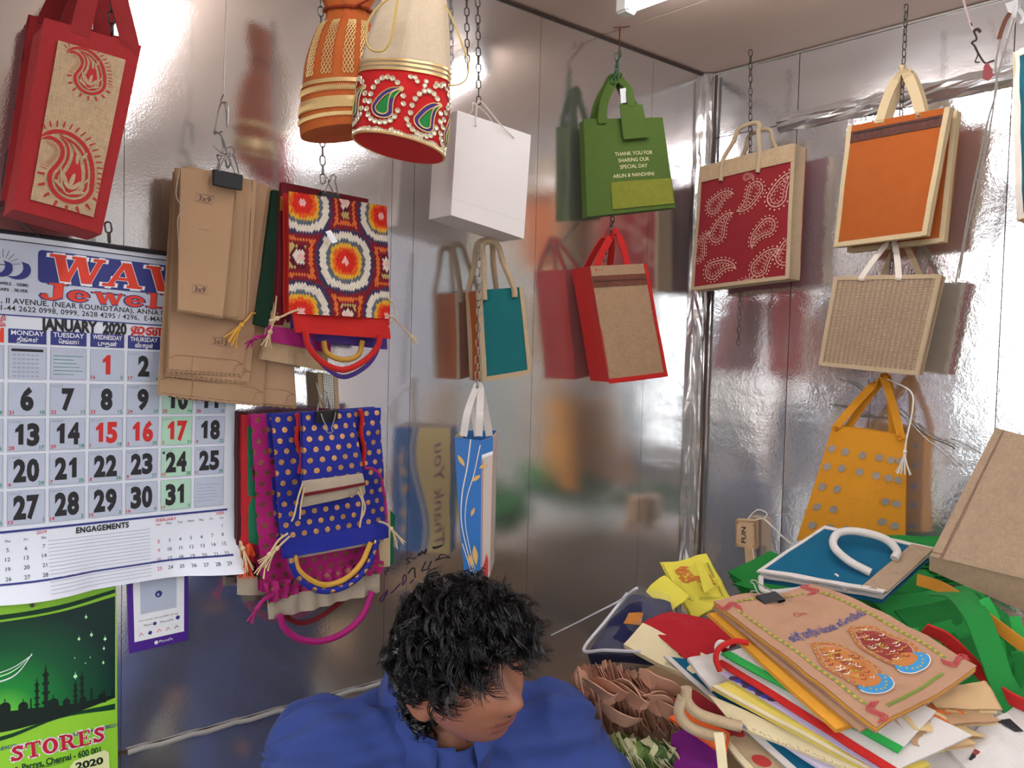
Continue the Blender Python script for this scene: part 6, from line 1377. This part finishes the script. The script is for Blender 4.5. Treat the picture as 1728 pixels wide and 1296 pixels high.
tube('film_edge', catmull([P(930, 1072, 1.62), P(975, 1050, 1.58), P(1010, 1032, 1.55), P(1045, 1014, 1.53), P(1068, 996, 1.51), P(1076, 992, 1.51)], 6), .0022, M_FILMW, r, 6, taper=lambda t: .5+t*.7); tube('film_edge', catmull([pf2.S(0, .1, .004), pf2.S(-.02, .5, .004), pf2.S(-.02, .95, .006), pf2.S(.25, 1.02, .006), pf2.S(.6, 1.03, .006)], 6), .0032, M_FILMW, r, 6)
# --- ruffled bundle of brown paper, and a bundle of striped green bags below it
def ruffle(lb, c0, rx, ry, depth, mats, n, seed, name, cat='bundle', lean=0.0, wd=(.03, .055)):
    """a sheaf of folded sheets on edge, with crumpled tops"""
    rn = random.Random(seed); r = thing(name, lb, cat, P(c0[0], c0[1]+ry, depth)); px = depth/FPX
    for i in range(n):
        t = i/(n-1); x = c0[0]-rx+2*rx*t+rn.uniform(-4, 4); yy = c0[1]+rn.uniform(-.2, .2)*ry+lean*(t-.5)*ry; hh = ry*rn.uniform(.75, 1.0)*(.6+.4*sin(pi*min(1, t+.15))); d = depth+rn.uniform(-.02, .03); a = rn.uniform(-.5, .5)
        pts = catmull([P(x-14+a*10, yy-hh, d+.02), P(x-4+rn.uniform(-8, 8), yy-hh*.35, d), P(x+rn.uniform(-9, 9), yy+hh*.3, d-.01), P(x+10-a*12, yy+hh, d+.01)], 5)
        ribbon('folded_sheet', pts, rn.uniform(*wd), V((rn.uniform(.2, .7), rn.uniform(-1, -.5), rn.uniform(-.3, .3))), rn.choice(mats), r, .0016, wfn=lambda q, k=rn.random()*6: 1+.25*sin(q*7+k))
    return r
KP = [plain('kraft_ruffle%d' % i, c, .75, 0, .1, 30, bump=.2) for i, c in enumerate(((190, 140, 114), (168, 118, 94), (204, 156, 130), (142, 98, 78)))]
rf = ruffle('ruffled bundle of brown paper sheets below the plastic parcel', (1060, 1185), 78, 58, 1.40, KP, 100, 5, 'paper_bundle', lean=.4, wd=(.012, .024))
for k in range(9):      # big curled sheets on top
    x = 1020+k*13+rnd.uniform(-8, 8); y = 1150+rnd.uniform(-10, 70); ribbon('curled_sheet', catmull([P(x-30, y-14, 1.36), P(x-8, y+rnd.uniform(-16, 6), 1.335), P(x+16, y+rnd.uniform(-4, 18), 1.335), P(x+34, y+rnd.uniform(0, 26), 1.36)], 6), .034, V((rnd.uniform(-.3, .3), -.6, .6)), KP[rnd.choice((0, 2))], rf, .0016, wfn=lambda q: .5+.7*sin(pi*q))
ruffle('bundle of green and cream striped bags at the bottom of the heap', (1072, 1275), 66, 34, 1.33, [plain('sage_paper%d' % i, c, .7) for i, c in enumerate(((104, 128, 62), (150, 160, 104), (72, 100, 50), (196, 192, 150)))], 90, 8, 'bag_bundle', wd=(.008, .016))
# --- bits at the bottom: purple, orange, beige handles, polka jute
layer('folded_bag', 'purple cloth bag poking out at the bottom of the heap', [(1132, 1240), (1180, 1215), (1230, 1300), (1140, 1330)], (1165, 1265), 1.31, fabric('violet_cloth', (122, 30, 120), 600, .1), None, 3, 50, wr=.015)
layer('folded_bag', 'orange cloth bag end under the beige handles', [(1128, 1206), (1160, 1196), (1232, 1240), (1225, 1272)], (1175, 1230), 1.275, fabric('flame_orange', (224, 96, 40), 600, .1), None, 3, 51, wr=.01); layer('folded_bag', 'deep red cloth bag corner below the plastic parcel', [(1135, 1180), (1170, 1165), (1260, 1230), (1200, 1250)], (1180, 1205), 1.30, C_DRED, None, 2, 52, wr=.01)
r, f = under('jute_bag', 'jute bag with red polka dots at the bottom edge', [(1196, 1222), (1290, 1222), (1430, 1330), (1300, 1345)], .116, C_JUTE, C_CRM, 4, 53, ew=.01)
pr = Print(f, .0014); [pr.disc('r', f.W*u, f.H*v, .012, 16) for u, v in ((.35, .12), (.68, .3), (.3, .55), (.75, .65))]; pr.build(r, {'r': 'red_dots'}, {'r': plain('print_brick', (176, 50, 46), .8)})
for lb, q in (('beige rope handle loop lying at the front of the heap', [(1152, 1175), (1146, 1200), (1158, 1222), (1185, 1236), (1222, 1246)]), ('second beige rope handle below the first', [(1158, 1160), (1160, 1185), (1180, 1205), (1225, 1220), (1250, 1226)])):
    tube_o = tube('rope_handle', catmull([P(x, y, 1.235) for x, y in q], 7), .0085, C_BEIGE, None, 10, loc=P(*q[-1], 1.235)); tag(tube_o, lb, 'handle')
t_ = ribbon('tape_handle', catmull([P(1212, 1236, 1.2), P(1216, 1262, 1.19), P(1220, 1300, 1.185)], 6), .014, (1, 0, 0), C_CRM, None, .003, loc=P(1220, 1300, 1.185)); tag(t_, 'cream tape handle hanging down at the bottom edge', 'handle')
for lb, q, m_ in (('bright red corded handle curling beside the green edged bag', [(1262, 1085), (1238, 1082), (1214, 1094), (1208, 1112), (1215, 1132)], C_RED2), ('white corded handle arching next to the red one', [(1230, 1090), (1216, 1084), (1210, 1092), (1214, 1102)], C_OFFW)):
    tube_o = tube('rope_handle', catmull([P(x, y, 1.27 if m_ is C_RED2 else 1.285) for x, y in q], 7), .0045, m_, None, 10, loc=P(*q[-1], 1.27)); tag(tube_o, lb, 'handle')
# --- white sheets and paper pouches at the lower right
layer('edged_bag', 'large white bag with red edge at the lower right', [(1480, 1180), (1660, 1170), (1790, 1230), (1600, 1360)], (1620, 1240), 1.20, C_OFFW, None, 3, 60, wr=.012); layer('edged_bag', 'white bag with dark stripes in the bottom right corner', [(1600, 1260), (1700, 1200), (1800, 1290), (1680, 1360)], (1690, 1270), 1.16, C_OFFW, None, 3, 61, wr=.01, printfn=lambda r, f: (lambda pr: (pr.poly('d', [(f.W*.1, f.H*.3), (f.W*.2, f.H*.25), (f.W*.5, f.H*.95), (f.W*.4, f.H)]), pr.poly('m', [(f.W*.2, f.H*.25), (f.W*.26, f.H*.22), (f.W*.56, f.H*.92), (f.W*.5, f.H*.95)]), pr.poly('d', [(f.W*.75, f.H*.05), (f.W*.95, f.H*.1), (f.W*.95, f.H*.35), (f.W*.85, f.H*.3)]), pr.build(r, {'d': 'dark_stripe', 'm': 'maroon_stripe'}, {'d': I_BLK, 'm': MATS['print_maroon']})))(Print(f, .0016)))
ed = ribbon('red_edge', catmull([P(1560, 1060, 1.30), P(1600, 1080, 1.29), P(1660, 1140, 1.25), P(1690, 1170, 1.22), P(1750, 1200, 1.2)], 6), .022, (.3, -.6, .7), C_RED2, None, .004, loc=P(1690, 1170, 1.22)); tag(ed, 'red bag edge running behind the tan paper pouches', 'bag')
TP = [plain('tan_pouch%d' % i, c, .75, 0, .08, 25, bump=.2) for i, c in enumerate(((196, 160, 116), (178, 140, 104), (214, 184, 132)))]
PO = [([(1560, 1160), (1660, 1150), (1690, 1195), (1580, 1192)], 'topmost tan paper pouch sticking out from under the printed bag'), ([(1540, 1180), (1640, 1186), (1690, 1215), (1560, 1222)], 'second tan paper pouch with orange print at its fold'), ([(1510, 1196), (1600, 1205), (1670, 1240), (1540, 1236)], 'third tan paper pouch in the fan at the lower right'), ([(1490, 1216), (1570, 1225), (1650, 1255), (1520, 1262)], 'lowest cream paper pouch in the fan at the lower right'), ([(1500, 1205), (1560, 1210), (1600, 1262), (1545, 1256)], 'pale folded paper pouch corner at the front of the fan')]
for i, (c, lb) in enumerate(PO):
    r, f = flat_bag('paper_pouch', lb, 'paper bag', c, (sum(p[0] for p in c)/4, sum(p[1] for p in c)/4), 1.19-.008*i, (-.1+.1*(i % 3), -.6, .78), TP[i % 3], .0012, 3, .005, 'tan paper pouches', .012, 70+i, 12, 8, TP, jit=.06)
    if i in (1, 2): pr = Print(f, .002); [pr.disc('o', f.W*rnd.uniform(.2, .7), f.H*rnd.uniform(.15, .5), .004, 6, 1e-6*k) for k in range(40)]; pr.build(r, {'o': 'orange_print'}, {'o': MATS['print_burnt_orange']})
# ================================================================== the person bending over in front of the wall
M_SKIN, nt, b = nodes('skin'); b.inputs['Roughness'].default_value = .45; b.inputs['Subsurface Weight'].default_value = .12; b.inputs['Subsurface Radius'].default_value = (.012, .005, .003)
co = nt.nodes.new('ShaderNodeTexCoord').outputs['Object']; lk(nt, mixc(nt, noise_n(nt, co, 30, 4), s2l((138, 88, 66)), s2l((172, 112, 86))), b.inputs['Base Color']); bump_n(nt, noise_n(nt, co, 500, 2), b, .15, .001)
M_HAIR = plain('black_hair', (17, 14, 14), .33, 0, .3, 60, spec=.5); M_LIP = plain('lips', (146, 86, 74), .4); M_LASH = plain('lash', (20, 16, 16), .6); M_EYE = plain('eye_white', (220, 214, 206), .2); M_IRIS = plain('iris', (40, 26, 20), .2)
C_SHIRT = fabric('navy_blue_shirt', (48, 66, 128), 900, .08, .8); C_SHIRTI = fabric('navy_blue_shirt_inner', (26, 34, 78), 900, .08, .85); C_TROU = fabric('charcoal_trousers', (40, 40, 46), 900, .1)
HS = .93; HC = P(783, 1131, 1.12); psi, phi, rho = radians(39), radians(-4), radians(-17)
Fd = V((sin(psi)*cos(phi), -cos(psi)*cos(phi), -sin(phi))); Ud = V((sin(psi)*sin(phi), -cos(psi)*sin(phi), cos(phi))); Rd = V((cos(psi), sin(psi), 0))
Rd, Ud = (Rd*cos(rho)-Ud*sin(rho)), (Ud*cos(rho)+Rd*sin(rho))
def HW(x, y, z): return HC + (Rd*x - Fd*y + Ud*z)*HS           # head space: x to the person's left, -y out of the face, z up
def g2(a, b, s): return math.exp(-(a*a+b*b)/(2*s*s))
def head_pt(th, ph):
    """ph: polar from crown, th: azimuth, 0 = face"""
    dx, dy, dz = sin(ph)*sin(th), -sin(ph)*cos(th), cos(ph)
    rx, ry, rz = .076, .096, .118
    x, y, z = dx*rx, dy*ry, dz*rz
    if z < 0:                                      # cheeks to jaw
        k = min(1, -z/.118); x *= 1-.22*k**1.8; 
        if y > 0: y *= 1-.55*k
        else: y *= 1-.10*k
    if z < 0: z *= .93
    front = max(0, -dy)
    if dy < 0:
        f = front**1.5
        y -= .021*g2(x/.0115, (z+.022)/.015, 1.0)*f                       # nose tip
        y -= .012*g2(x/.0095, (z-.002)/.024, 1.0)*f                             # bridge
        for s in (-1, 1):
            y -= .010*g2((x-s*.0135)/.0075, (z+.028)/.008, 1)*f                   # nostril wings
            y += .011*g2((x-s*.032)/.016, (z-.018)/.013, 1)*f                   # eye socket
            y -= .008*g2((x-s*.03)/.022, (z-.04)/.008, 1)*f                     # brow
            y -= .006*g2((x-s*.032)/.012, (z-.016)/.007, 1)*f                   # lid
            y -= .008*g2((x-s*.045)/.022, (z+.02)/.022, 1)*f                    # cheek
        y -= .010*g2(x/.022, (z+.051)/.007, 1)*f - .006*g2(x/.022, (z+.0575)/.0025, 1)*f   # upper lip, mouth line
        y -= .011*g2(x/.019, (z+.0645)/.006, 1)*f
        y += .005*g2(x/.024, (z+.078)/.007, 1)*f
        y -= .014*g2(x/.024, (z+.094)/.013, 1)*f                                # chin
    return V((x, y, z))
bmh = bmesh.new(); NT, NP = 120, 100; grid = []
for j in range(NP+1):
    ph = pi*j/NP; grid.append([bmh.verts.new(HW(*head_pt(2*pi*i/NT, ph))) for i in range(NT)])
for j in range(NP):
    for i in range(NT):
        a, b_, c, d = grid[j][i], grid[j][(i+1) % NT], grid[j+1][(i+1) % NT], grid[j+1][i]
        try: bmh.faces.new((a, b_, c, d))
        except ValueError: pass
bmesh.ops.remove_doubles(bmh, verts=bmh.verts, dist=.0004)
# ears
for s in (-1, 1):
    for k, (rr, off) in enumerate(((.007, 0), (.005, .004))):
        m_ = 18; ringp = []
        for i in range(m_):
            a = 2*pi*i/m_; sc = 1-.3*k; ey = .006+.017*sc*sin(a)*(1.1 if cos(a) > 0 else .8)-.003*cos(a); ez = -.006+.031*sc*cos(a); ringp.append(HW(s*(.074+.010*max(0, sin(a))+.002), ey+.004, ez))
        for i in range(m_):
            c0 = ringp[i]; bmesh.ops.create_icosphere(bmh, subdivisions=1, radius=rr, matrix=Matrix.Translation(c0))
    bmesh.ops.create_icosphere(bmh, subdivisions=2, radius=1, matrix=Matrix.Translation(HW(s*.076, .008, -.006)) @ Matrix((Rd, -Fd, Ud)).transposed().to_4x4() @ Matrix.Diagonal((.006, .015, .028, 1)))
meh = bpy.data.meshes.new('head_tmp'); bmh.to_mesh(meh); bmh.free()
# body skeleton grown with a skin
NB = P(742, 1192, 1.22); cy_ = radians(20); CF_ = V((sin(cy_), -cos(cy_), 0)); CR_ = V((cos(cy_), sin(cy_), 0))
def BW(r, f, z): return NB + CR_*r + CF_*f + ZV*z
J = {'neck': BW(0, 0, 0), 'head': HC-Ud*.02-Fd*-.0+Fd*-.02, 'chest': BW(0, -.03, -.13), 'belly': BW(0, -.05, -.32), 'pelvis': BW(0, -.06, -.48),
     'rs': BW(-.165, .0, -.05), 're': BW(-.25, .10, -.31), 'rw': BW(-.10, .28, -.42), 'rh': BW(-.05, .33, -.43), 'ls': BW(.165, .0, -.06), 'le': BW(.30, .10, -.26), 'lw': BW(.20, .34, -.38), 'lh': BW(.14, .39, -.40),
     'rk': BW(-.16, .36, -.47), 'ra': BW(-.16, .34, -.88), 'rt': BW(-.17, .50, -.92), 'lk': BW(.16, .36, -.47), 'la': BW(.16, .34, -.88), 'lt': BW(.17, .50, -.92), 'rp': BW(-.09, -.05, -.48), 'lp': BW(.09, -.05, -.48)}
E_ = [('pelvis', 'belly', ), ('belly', 'chest'), ('chest', 'neck'), ('neck', 'head'), ('chest', 'rs'), ('rs', 're'), ('re', 'rw'), ('rw', 'rh'), ('chest', 'ls'), ('ls', 'le'), ('le', 'lw'), ('lw', 'lh'), ('pelvis', 'rp'), ('rp', 'rk'), ('rk', 'ra'), ('ra', 'rt'), ('pelvis', 'lp'), ('lp', 'lk'), ('lk', 'la'), ('la', 'lt')]
RAD = {'neck': .056, 'head': .05, 'chest': .125, 'belly': .12, 'pelvis': .125, 'rs': .058, 're': .04, 'rw': .026, 'rh': .026, 'ls': .058, 'le': .04, 'lw': .026, 'lh': .026, 'rk': .058, 'ra': .04, 'rt': .035, 'lk': .058, 'la': .04, 'lt': .035, 'rp': .09, 'lp': .09}
pos = dict(J); rad = dict(RAD); names = list(J); edges = list(E_)
for s, h, w_ in ((-1, 'rh', 'rw'), (1, 'lh', 'lw')):           # five fingers on each hand
    d = (J[h]-J[w_]).normalized(); sd = CR_*s
    for k, (o_, L_) in enumerate(((-.03, .062), (-.012, .078), (.006, .082), (.022, .076), (.036, .06))):
        prev = h
        for q in range(1, 4):
            n = '%s%d%d' % (h, k, q); pos[n] = J[h]-sd*o_*.9*(1 if q else 0)+d*(.012 if k else -.01)+d*(L_*q/3)*(1 if k else .7)-ZV*(.012*q*q/3)-(sd*.012*q if k == 0 else V()); rad[n] = .0095-.0008*q; names.append(n); edges.append((prev, n)); prev = n
def blob(bm, c, X, Y, Z, rx, ry, rz, sub=2): bmesh.ops.create_icosphere(bm, subdivisions=sub, radius=1, matrix=Matrix.Translation(c) @ Matrix((X*rx, Y*ry, Z*rz)).transposed().to_4x4())
def limb(bm, a, b, ra, rb, n=12, sub=2):
    for k in range(n+1): t = k/n; r_ = lerp(ra, rb, t); blob(bm, a.lerp(b, t), V((1, 0, 0)), V((0, 1, 0)), ZV, r_, r_, r_, sub)
def trunk(bm, g, gy):
    prof = [(BW(0, -.06, -.50), .15, .12), (BW(0, -.055, -.34), .135, .105), (BW(0, -.04, -.2), .15, .11), (BW(0, -.025, -.11), .155, .105), (BW(0, -.01, -.045), .12, .075), (BW(0, .0, -.01), .07, .06)]
    for i in range(len(prof)-1):
        for k in range(6): t = k/6; c = prof[i][0].lerp(prof[i+1][0], t); blob(bm, c, CR_, CF_, ZV, lerp(prof[i][1], prof[i+1][1], t)+g, lerp(prof[i][2], prof[i+1][2], t)+gy, .05+g)
bmj = bmesh.new(); trunk(bmj, 0, 0)
for a, b2 in edges:
    if a in ('pelvis', 'belly', 'chest') : continue
    limb(bmj, pos[a], pos[b2], rad[a], rad[b2], 5 if len(b2) > 3 else 14, 1 if len(b2) > 3 else 2)
for s in 'rl': limb(bmj, BW(0, -.01, -.06), J[s+'s'], .07, RAD[s+'s'], 10)
bmj.from_mesh(meh); mj = bpy.data.meshes.new('body'); bmj.to_mesh(mj); bmj.free()
def remeshed(me, vox, smooth=4, fac=.5):
    ob = bpy.data.objects.new('rm', me); COL.objects.link(ob); md = ob.modifiers.new('r', 'REMESH'); md.mode = 'VOXEL'; md.voxel_size = vox; md.use_smooth_shade = True
    if smooth: sm = ob.modifiers.new('sm', 'SMOOTH'); sm.iterations = smooth; sm.factor = fac
    dg = bpy.context.evaluated_depsgraph_get(); dg.update(); out = bpy.data.meshes.new_from_object(ob.evaluated_get(dg)); bpy.data.objects.remove(ob); return out
mbody = remeshed(mj, .0032, 2, .5)
PB_ = V((NB.x, NB.y, NB.z-.9)); person = thing('person', 'person with black curly hair in a navy blue shirt bending forward', 'person', PB_)
for v in mbody.vertices: v.co -= PB_
mbody.materials.clear(); mbody.materials.append(M_SKIN); mbody.materials.append(M_LIP)
for p_ in mbody.polygons:
    p_.use_smooth = True; p_.material_index = 0
    c = (p_.center+PB_-HC)/HS; x, y, z = c.dot(Rd), -c.dot(Fd), c.dot(Ud)
    if y < -.06 and abs(x) < .024-.1*abs(z+.058) and -.073 < z < -.046: p_.material_index = 1
bo = bpy.data.objects.new('body', mbody); COL.objects.link(bo); bo.parent = person; bo['_loc'] = tuple(PB_)
# eyes under lowered lids, lashes, brows
for s in (-1, 1):
    bm = bmesh.new(); bmesh.ops.create_uvsphere(bm, u_segments=16, v_segments=10, radius=.0105); vs = [HW(s*.032, -.0695, .016)+v.co for v in bm.verts]; bm.verts.index_update(); fs = [[v.index for v in f_.verts] for f_ in bm.faces]; bm.free(); ey = mesh('eye', vs, fs, M_EYE, person)
    tube('iris', [HW(s*.032, -.0785, .012), HW(s*.032, -.0805, .0115)], .0052, M_IRIS, ey, 12)
    tube('eyelashes', [HW(s*(.018+.028*t), -.0825+.012*abs(t-.4), .010-.004*sin(pi*t)) for t in [k/8 for k in range(9)]], .0013, M_LASH, person, 5)
    tube('eyebrow', [HW(s*(.014+.04*t), -.0895+.026*t*t, .037+.005*sin(pi*t*.8)) for t in [k/8 for k in range(9)]], .0028, M_HAIR, person, 6, taper=lambda t: .6+.6*sin(pi*t))
for s in (-1, 1): tube('nostril', [HW(s*.0085, -.103, -.036), HW(s*.0085, -.1045, -.038)], .0024, M_LASH, person, 8)
# shirt: a looser skin over torso and arms
SR = dict(RAD); SR.update(neck=.07, chest=.142, belly=.145, pelvis=.15, rs=.078, ls=.078, re=.062, le=.062, rw=.05, lw=.05); sn = ['pelvis', 'belly', 'chest', 'neck', 'rs', 're', 'rw', 'ls', 'le', 'lw']; se = [e for e in E_ if e[0] in sn and e[1] in sn]
SP = dict(J); SP['neck'] = J['neck']+ZV*.0; SP['rw'] = J['re'].lerp(J['rw'], .8); SP['lw'] = J['le'].lerp(J['lw'], .8)
bmq = bmesh.new(); trunk(bmq, .016, .016)
for sd_ in 'rl':
    limb(bmq, BW(0, -.01, -.055), J[sd_+'s'], .078, .074, 12); limb(bmq, J[sd_+'s'], J[sd_+'e'], .076, .06, 14); limb(bmq, J[sd_+'e'], SP[sd_+'w'], .06, .048, 10)
mq = bpy.data.meshes.new('q'); bmq.to_mesh(mq); bmq.free(); msh = remeshed(mq, .007, 10, .6)
bms = bmesh.new(); bms.from_mesh(msh); axis = (HC-NB).normalized()
bms.normal_update()
for v in bms.verts:
    p_ = v.co; w_ = .015*noise.noise(p_*10+V((3, 1, 2)))+.015*(1-2*abs(noise.noise(V((p_.x*15+p_.z*8, p_.y*15, p_.z*9)))))-.004
    w_ += .005*sin(p_.dot(CR_*38+ZV*46+CF_*12)+5*noise.noise(p_*7))*max(0, noise.noise(p_*6+V((5, 5, 5)))+.35)
    for (a, b2) in (('rs', 're'), ('ls', 'le')):             # drag folds radiating from the arm joints
        d = (p_-J[a]); L_ = d.length
        if L_ < .22: w_ += .009*sin(atan2(d.dot(CF_), d.z)*9+L_*30)*(1-L_/.22)*min(1, L_/.05)
    v.co = p_ + v.normal*w_
def offax(p): d = p-NB; return (d-axis*d.dot(axis)).length
cut = [v for v in bms.verts if (v.co-NB).dot(axis) > -.01 and offax(v.co) < .074]
bmesh.ops.delete(bms, geom=cut, context='VERTS')
bmesh.ops.delete(bms, geom=[v for v in bms.verts if (v.co-SP['rw']).length < .035 or (v.co-SP['lw']).length < .035], context='VERTS')
for v in bms.verts: v.co -= PB_
mS = bpy.data.meshes.new('shirt'); bms.to_mesh(mS); bms.free(); mS.materials.clear(); mS.materials.append(C_SHIRT); mS.shade_smooth()
ul = mS.uv_layers.new(name='UVMap')
for lp in mS.loops: c = mS.vertices[lp.vertex_index].co; ul.data[lp.index].uv = (c.dot(CR_)+c.dot(CF_)*.7, c.z)
so = bpy.data.objects.new('shirt', mS); COL.objects.link(so); so.parent = person; so['_loc'] = tuple(PB_); md = so.modifiers.new('t', 'SOLIDIFY'); md.thickness = .002
# collar: stand and turned-down leaf, open in front
ax = axis; cx_ = (CR_-ax*CR_.dot(ax)).normalized(); cf = ax.cross(cx_)*-1
if cf.dot(CF_) < 0: cf = -cf
vs, fs, uv = [], [], []; n = 40
for i in range(n+1):
    a = radians(-158+316*i/n); dirv = cx_*sin(a)-cf*cos(a); tip = max(0, abs(a)-1.7)/1.05
    c0 = NB+ax*.012
    for k, (rr, hh) in enumerate(((.070, .0), (.066, .030), (.070, .036), (.082, .026), (.094+.014*tip, -.004-.035*tip))):
        vs.append(c0+dirv*(rr*(1.0 if abs(a) < 2 else 1-.03*(abs(a)-2)))+ax*hh+cf*(.022*tip if k > 2 else .0)); uv.append((i*.01, k*.012))
for i in range(n):
    for k in range(4): fs.append((i*5+k, i*5+5+k, i*5+6+k, i*5+1+k))
o = mesh('collar', vs, fs, C_SHIRT, so, True, uv); md = o.modifiers.new('t', 'SOLIDIFY'); md.thickness = .0022; md.offset = 1
pl = [NB+ax*.0+cf*.085+V((0, 0, -.02)), BW(.0, .125, -.12), BW(.0, .13, -.22), BW(.0, .12, -.32)]
ribbon('placket', catmull(pl, 6), .03, CR_, C_SHIRT, so, .003)
for k in range(3): p_ = BW(.0, .137-.004*k, -.1-.085*k); tube('button', [p_, p_+CF_*.003], .0055, plain('shirt_button', (150, 160, 190), .3), so, 12)
# trousers and a stool carry the figure
TRN = ['pelvis', 'rp', 'rk', 'ra', 'lp', 'lk', 'la']; TR = dict(RAD); TR.update(pelvis=.135, rp=.1, lp=.1, rk=.07, lk=.07, ra=.058, la=.058)
bmq = bmesh.new(); blob(bmq, BW(0, -.06, -.5), CR_, CF_, ZV, .168, .138, .09)
for sd_ in 'rl': limb(bmq, J[sd_+'p'], J[sd_+'k'], .1, .072, 14); limb(bmq, J[sd_+'k'], J[sd_+'a'], .07, .058, 14)
mq = bpy.data.meshes.new('q'); bmq.to_mesh(mq); bmq.free(); mt = remeshed(mq, .012, 6, .6)
for v in mt.vertices: v.co -= PB_
mt.materials.clear(); mt.materials.append(C_TROU); to = bpy.data.objects.new('trousers', mt); COL.objects.link(to); to.parent = person
SZ = J['pelvis'].z-.135; st = thing('stool', 'low wooden stool under the person in the blue shirt', 'stool', V((J['pelvis'].x, J['pelvis'].y, 0)))
box_mesh('seat', V((J['pelvis'].x, J['pelvis'].y, SZ-.02)), .34, .3, .04, CR_, CF_, ZV, M_WOOD, st, bev=.006)
for (a, b2) in ((-.13, -.11), (.13, -.11), (-.13, .11), (.13, .11)): c = V((J['pelvis'].x, J['pelvis'].y, 0))+CR_*a+CF_*b2; box_mesh('leg', c+ZV*(SZ-.04)/2, .04, .04, SZ-.04, CR_, CF_, ZV, M_WOOD, st)
# hair: clumps of curling strands grown from the scalp, over a dark under-layer
rnd = random.Random(21)
def scalp(th, ph):
    p = head_pt(th, ph); return p
def hairy(p):
    x, y, z = p
    if y < -.02: return z > .046+.25*max(0, -y-.07) - .02*(abs(x) > .05)
    if y < .03: return z > .012 - .02*(y > .016)
    return z > -.075+.2*max(0, .06-y)
vs, fs = [], []; NTc, NPc = 60, 44; idx = {}
for j in range(NPc+1):
    for i in range(NTc):
        p = scalp(2*pi*i/NTc, pi*j/NPc*.80); 
        if hairy(p): q = p*(1.0+.10+.05*noise.noise(p*40)); idx[(i, j)] = len(vs); vs.append(HW(*q))
for j in range(NPc):
    for i in range(NTc):
        k = [(i, j), ((i+1) % NTc, j), ((i+1) % NTc, j+1), (i, j+1)]
        if all(t in idx for t in k): fs.append([idx[t] for t in k])
hr = mesh('hair', vs, fs, M_HAIR, person, True); md = hr.modifiers.new('t', 'SOLIDIFY'); md.thickness = .006; md.offset = -1
sv, sf = [], []
def strand(pts, r0):
    k = len(sv); M = len(pts)
    for i, p in enumerate(pts):
        t = (pts[min(M-1, i+1)]-pts[max(0, i-1)]).normalized(); x = t.orthogonal().normalized(); y = t.cross(x); rr = r0*(1-.75*(i/(M-1))**2)
        for a in (0, 2.094, 4.189): sv.append(p+(x*cos(a)+y*sin(a))*rr)
    for i in range(M-1):
        for a in range(3): sf.append((k+i*3+a, k+i*3+(a+1) % 3, k+i*3+3+(a+1) % 3, k+i*3+3+a))
G_ = V((Rd.z, -Fd.z, Ud.z))*-1       # gravity in head space (x, y, z components)
nclump = 0; tries = 0
while nclump < 760 and tries < 9000:
    tries += 1; u = rnd.random(); th = rnd.uniform(0, 2*pi); ph = math.acos(1-u*1.55)
    p = scalp(th, ph)
    if not hairy(p): continue
    nclump += 1; nrm = V((p.x/.076**2, p.y/.096**2, p.z/.118**2)).normalized(); fringe = p.y < .0 and p.z > .03
    flow = V((rnd.uniform(-.7, .7), -1.0 if p.z > .05 else -.25, rnd.uniform(-.5, .1))) if rnd.random() < .72 else V((rnd.uniform(-1, 1), rnd.uniform(-1, 1), rnd.uniform(-.4, .6)))
    L_ = (rnd.uniform(.055, .088) if p.y < .015 else rnd.uniform(.03, .05)) if p.z > .03 else rnd.uniform(.016, .032); 
    if fringe: flow = V((rnd.uniform(-.5, .9), -.8, rnd.uniform(-.9, -.2))); L_ = rnd.uniform(.045, .075)
    if flow.y > -.2 and not fringe: L_ *= .6
    cr, cw, cph = rnd.uniform(.005, .0125), rnd.uniform(.8, 1.7)*6.28, rnd.uniform(0, 6.28); nst = 13; M = 14
    path = []; q = p*1.03; d = (nrm*(1.15 if p.y < .03 and p.z > .055 else .45)+flow*.75).normalized()
    for i in range(M):
        path.append(q.copy()); d = (d*.82+flow.normalized()*.16+G_*.04).normalized(); q = q+d*(L_/M)
        e = sqrt((q.x/.083)**2+(q.y/.104)**2+(q.z/.127)**2)
        if e < 1.06 and (q.z > .0 or q.y > 0): q = q*(1.06/e)
        elif e < 1.02: q = q*(1.02/e)
    dn = (path[-1]-path[0]).normalized(); ax1 = dn.orthogonal().normalized(); ax2 = dn.cross(ax1)
    for s in range(nst):
        o1, o2 = rnd.gauss(0, .0022), rnd.gauss(0, .0022); dp = rnd.gauss(0, .22); kk = rnd.uniform(.8, 1.15); pts = []
        for i, c in enumerate(path):
            t = i/(M-1); a = cw*t+cph+dp; w_ = cr*(.3+.9*t); sp = 1-.35*t
            pts.append(HW(*(c+ax1*(cos(a)*w_+o1*sp)+ax2*(sin(a)*w_+o2*sp)+dn*(kk-1)*L_*t)))
        strand(pts, .00075)
o = mesh('hair_strands', sv, sf, M_HAIR, hr, True); o['kind'] = 'stuff'
for o in bpy.data.objects:
    if '_loc' in o: del o['_loc']
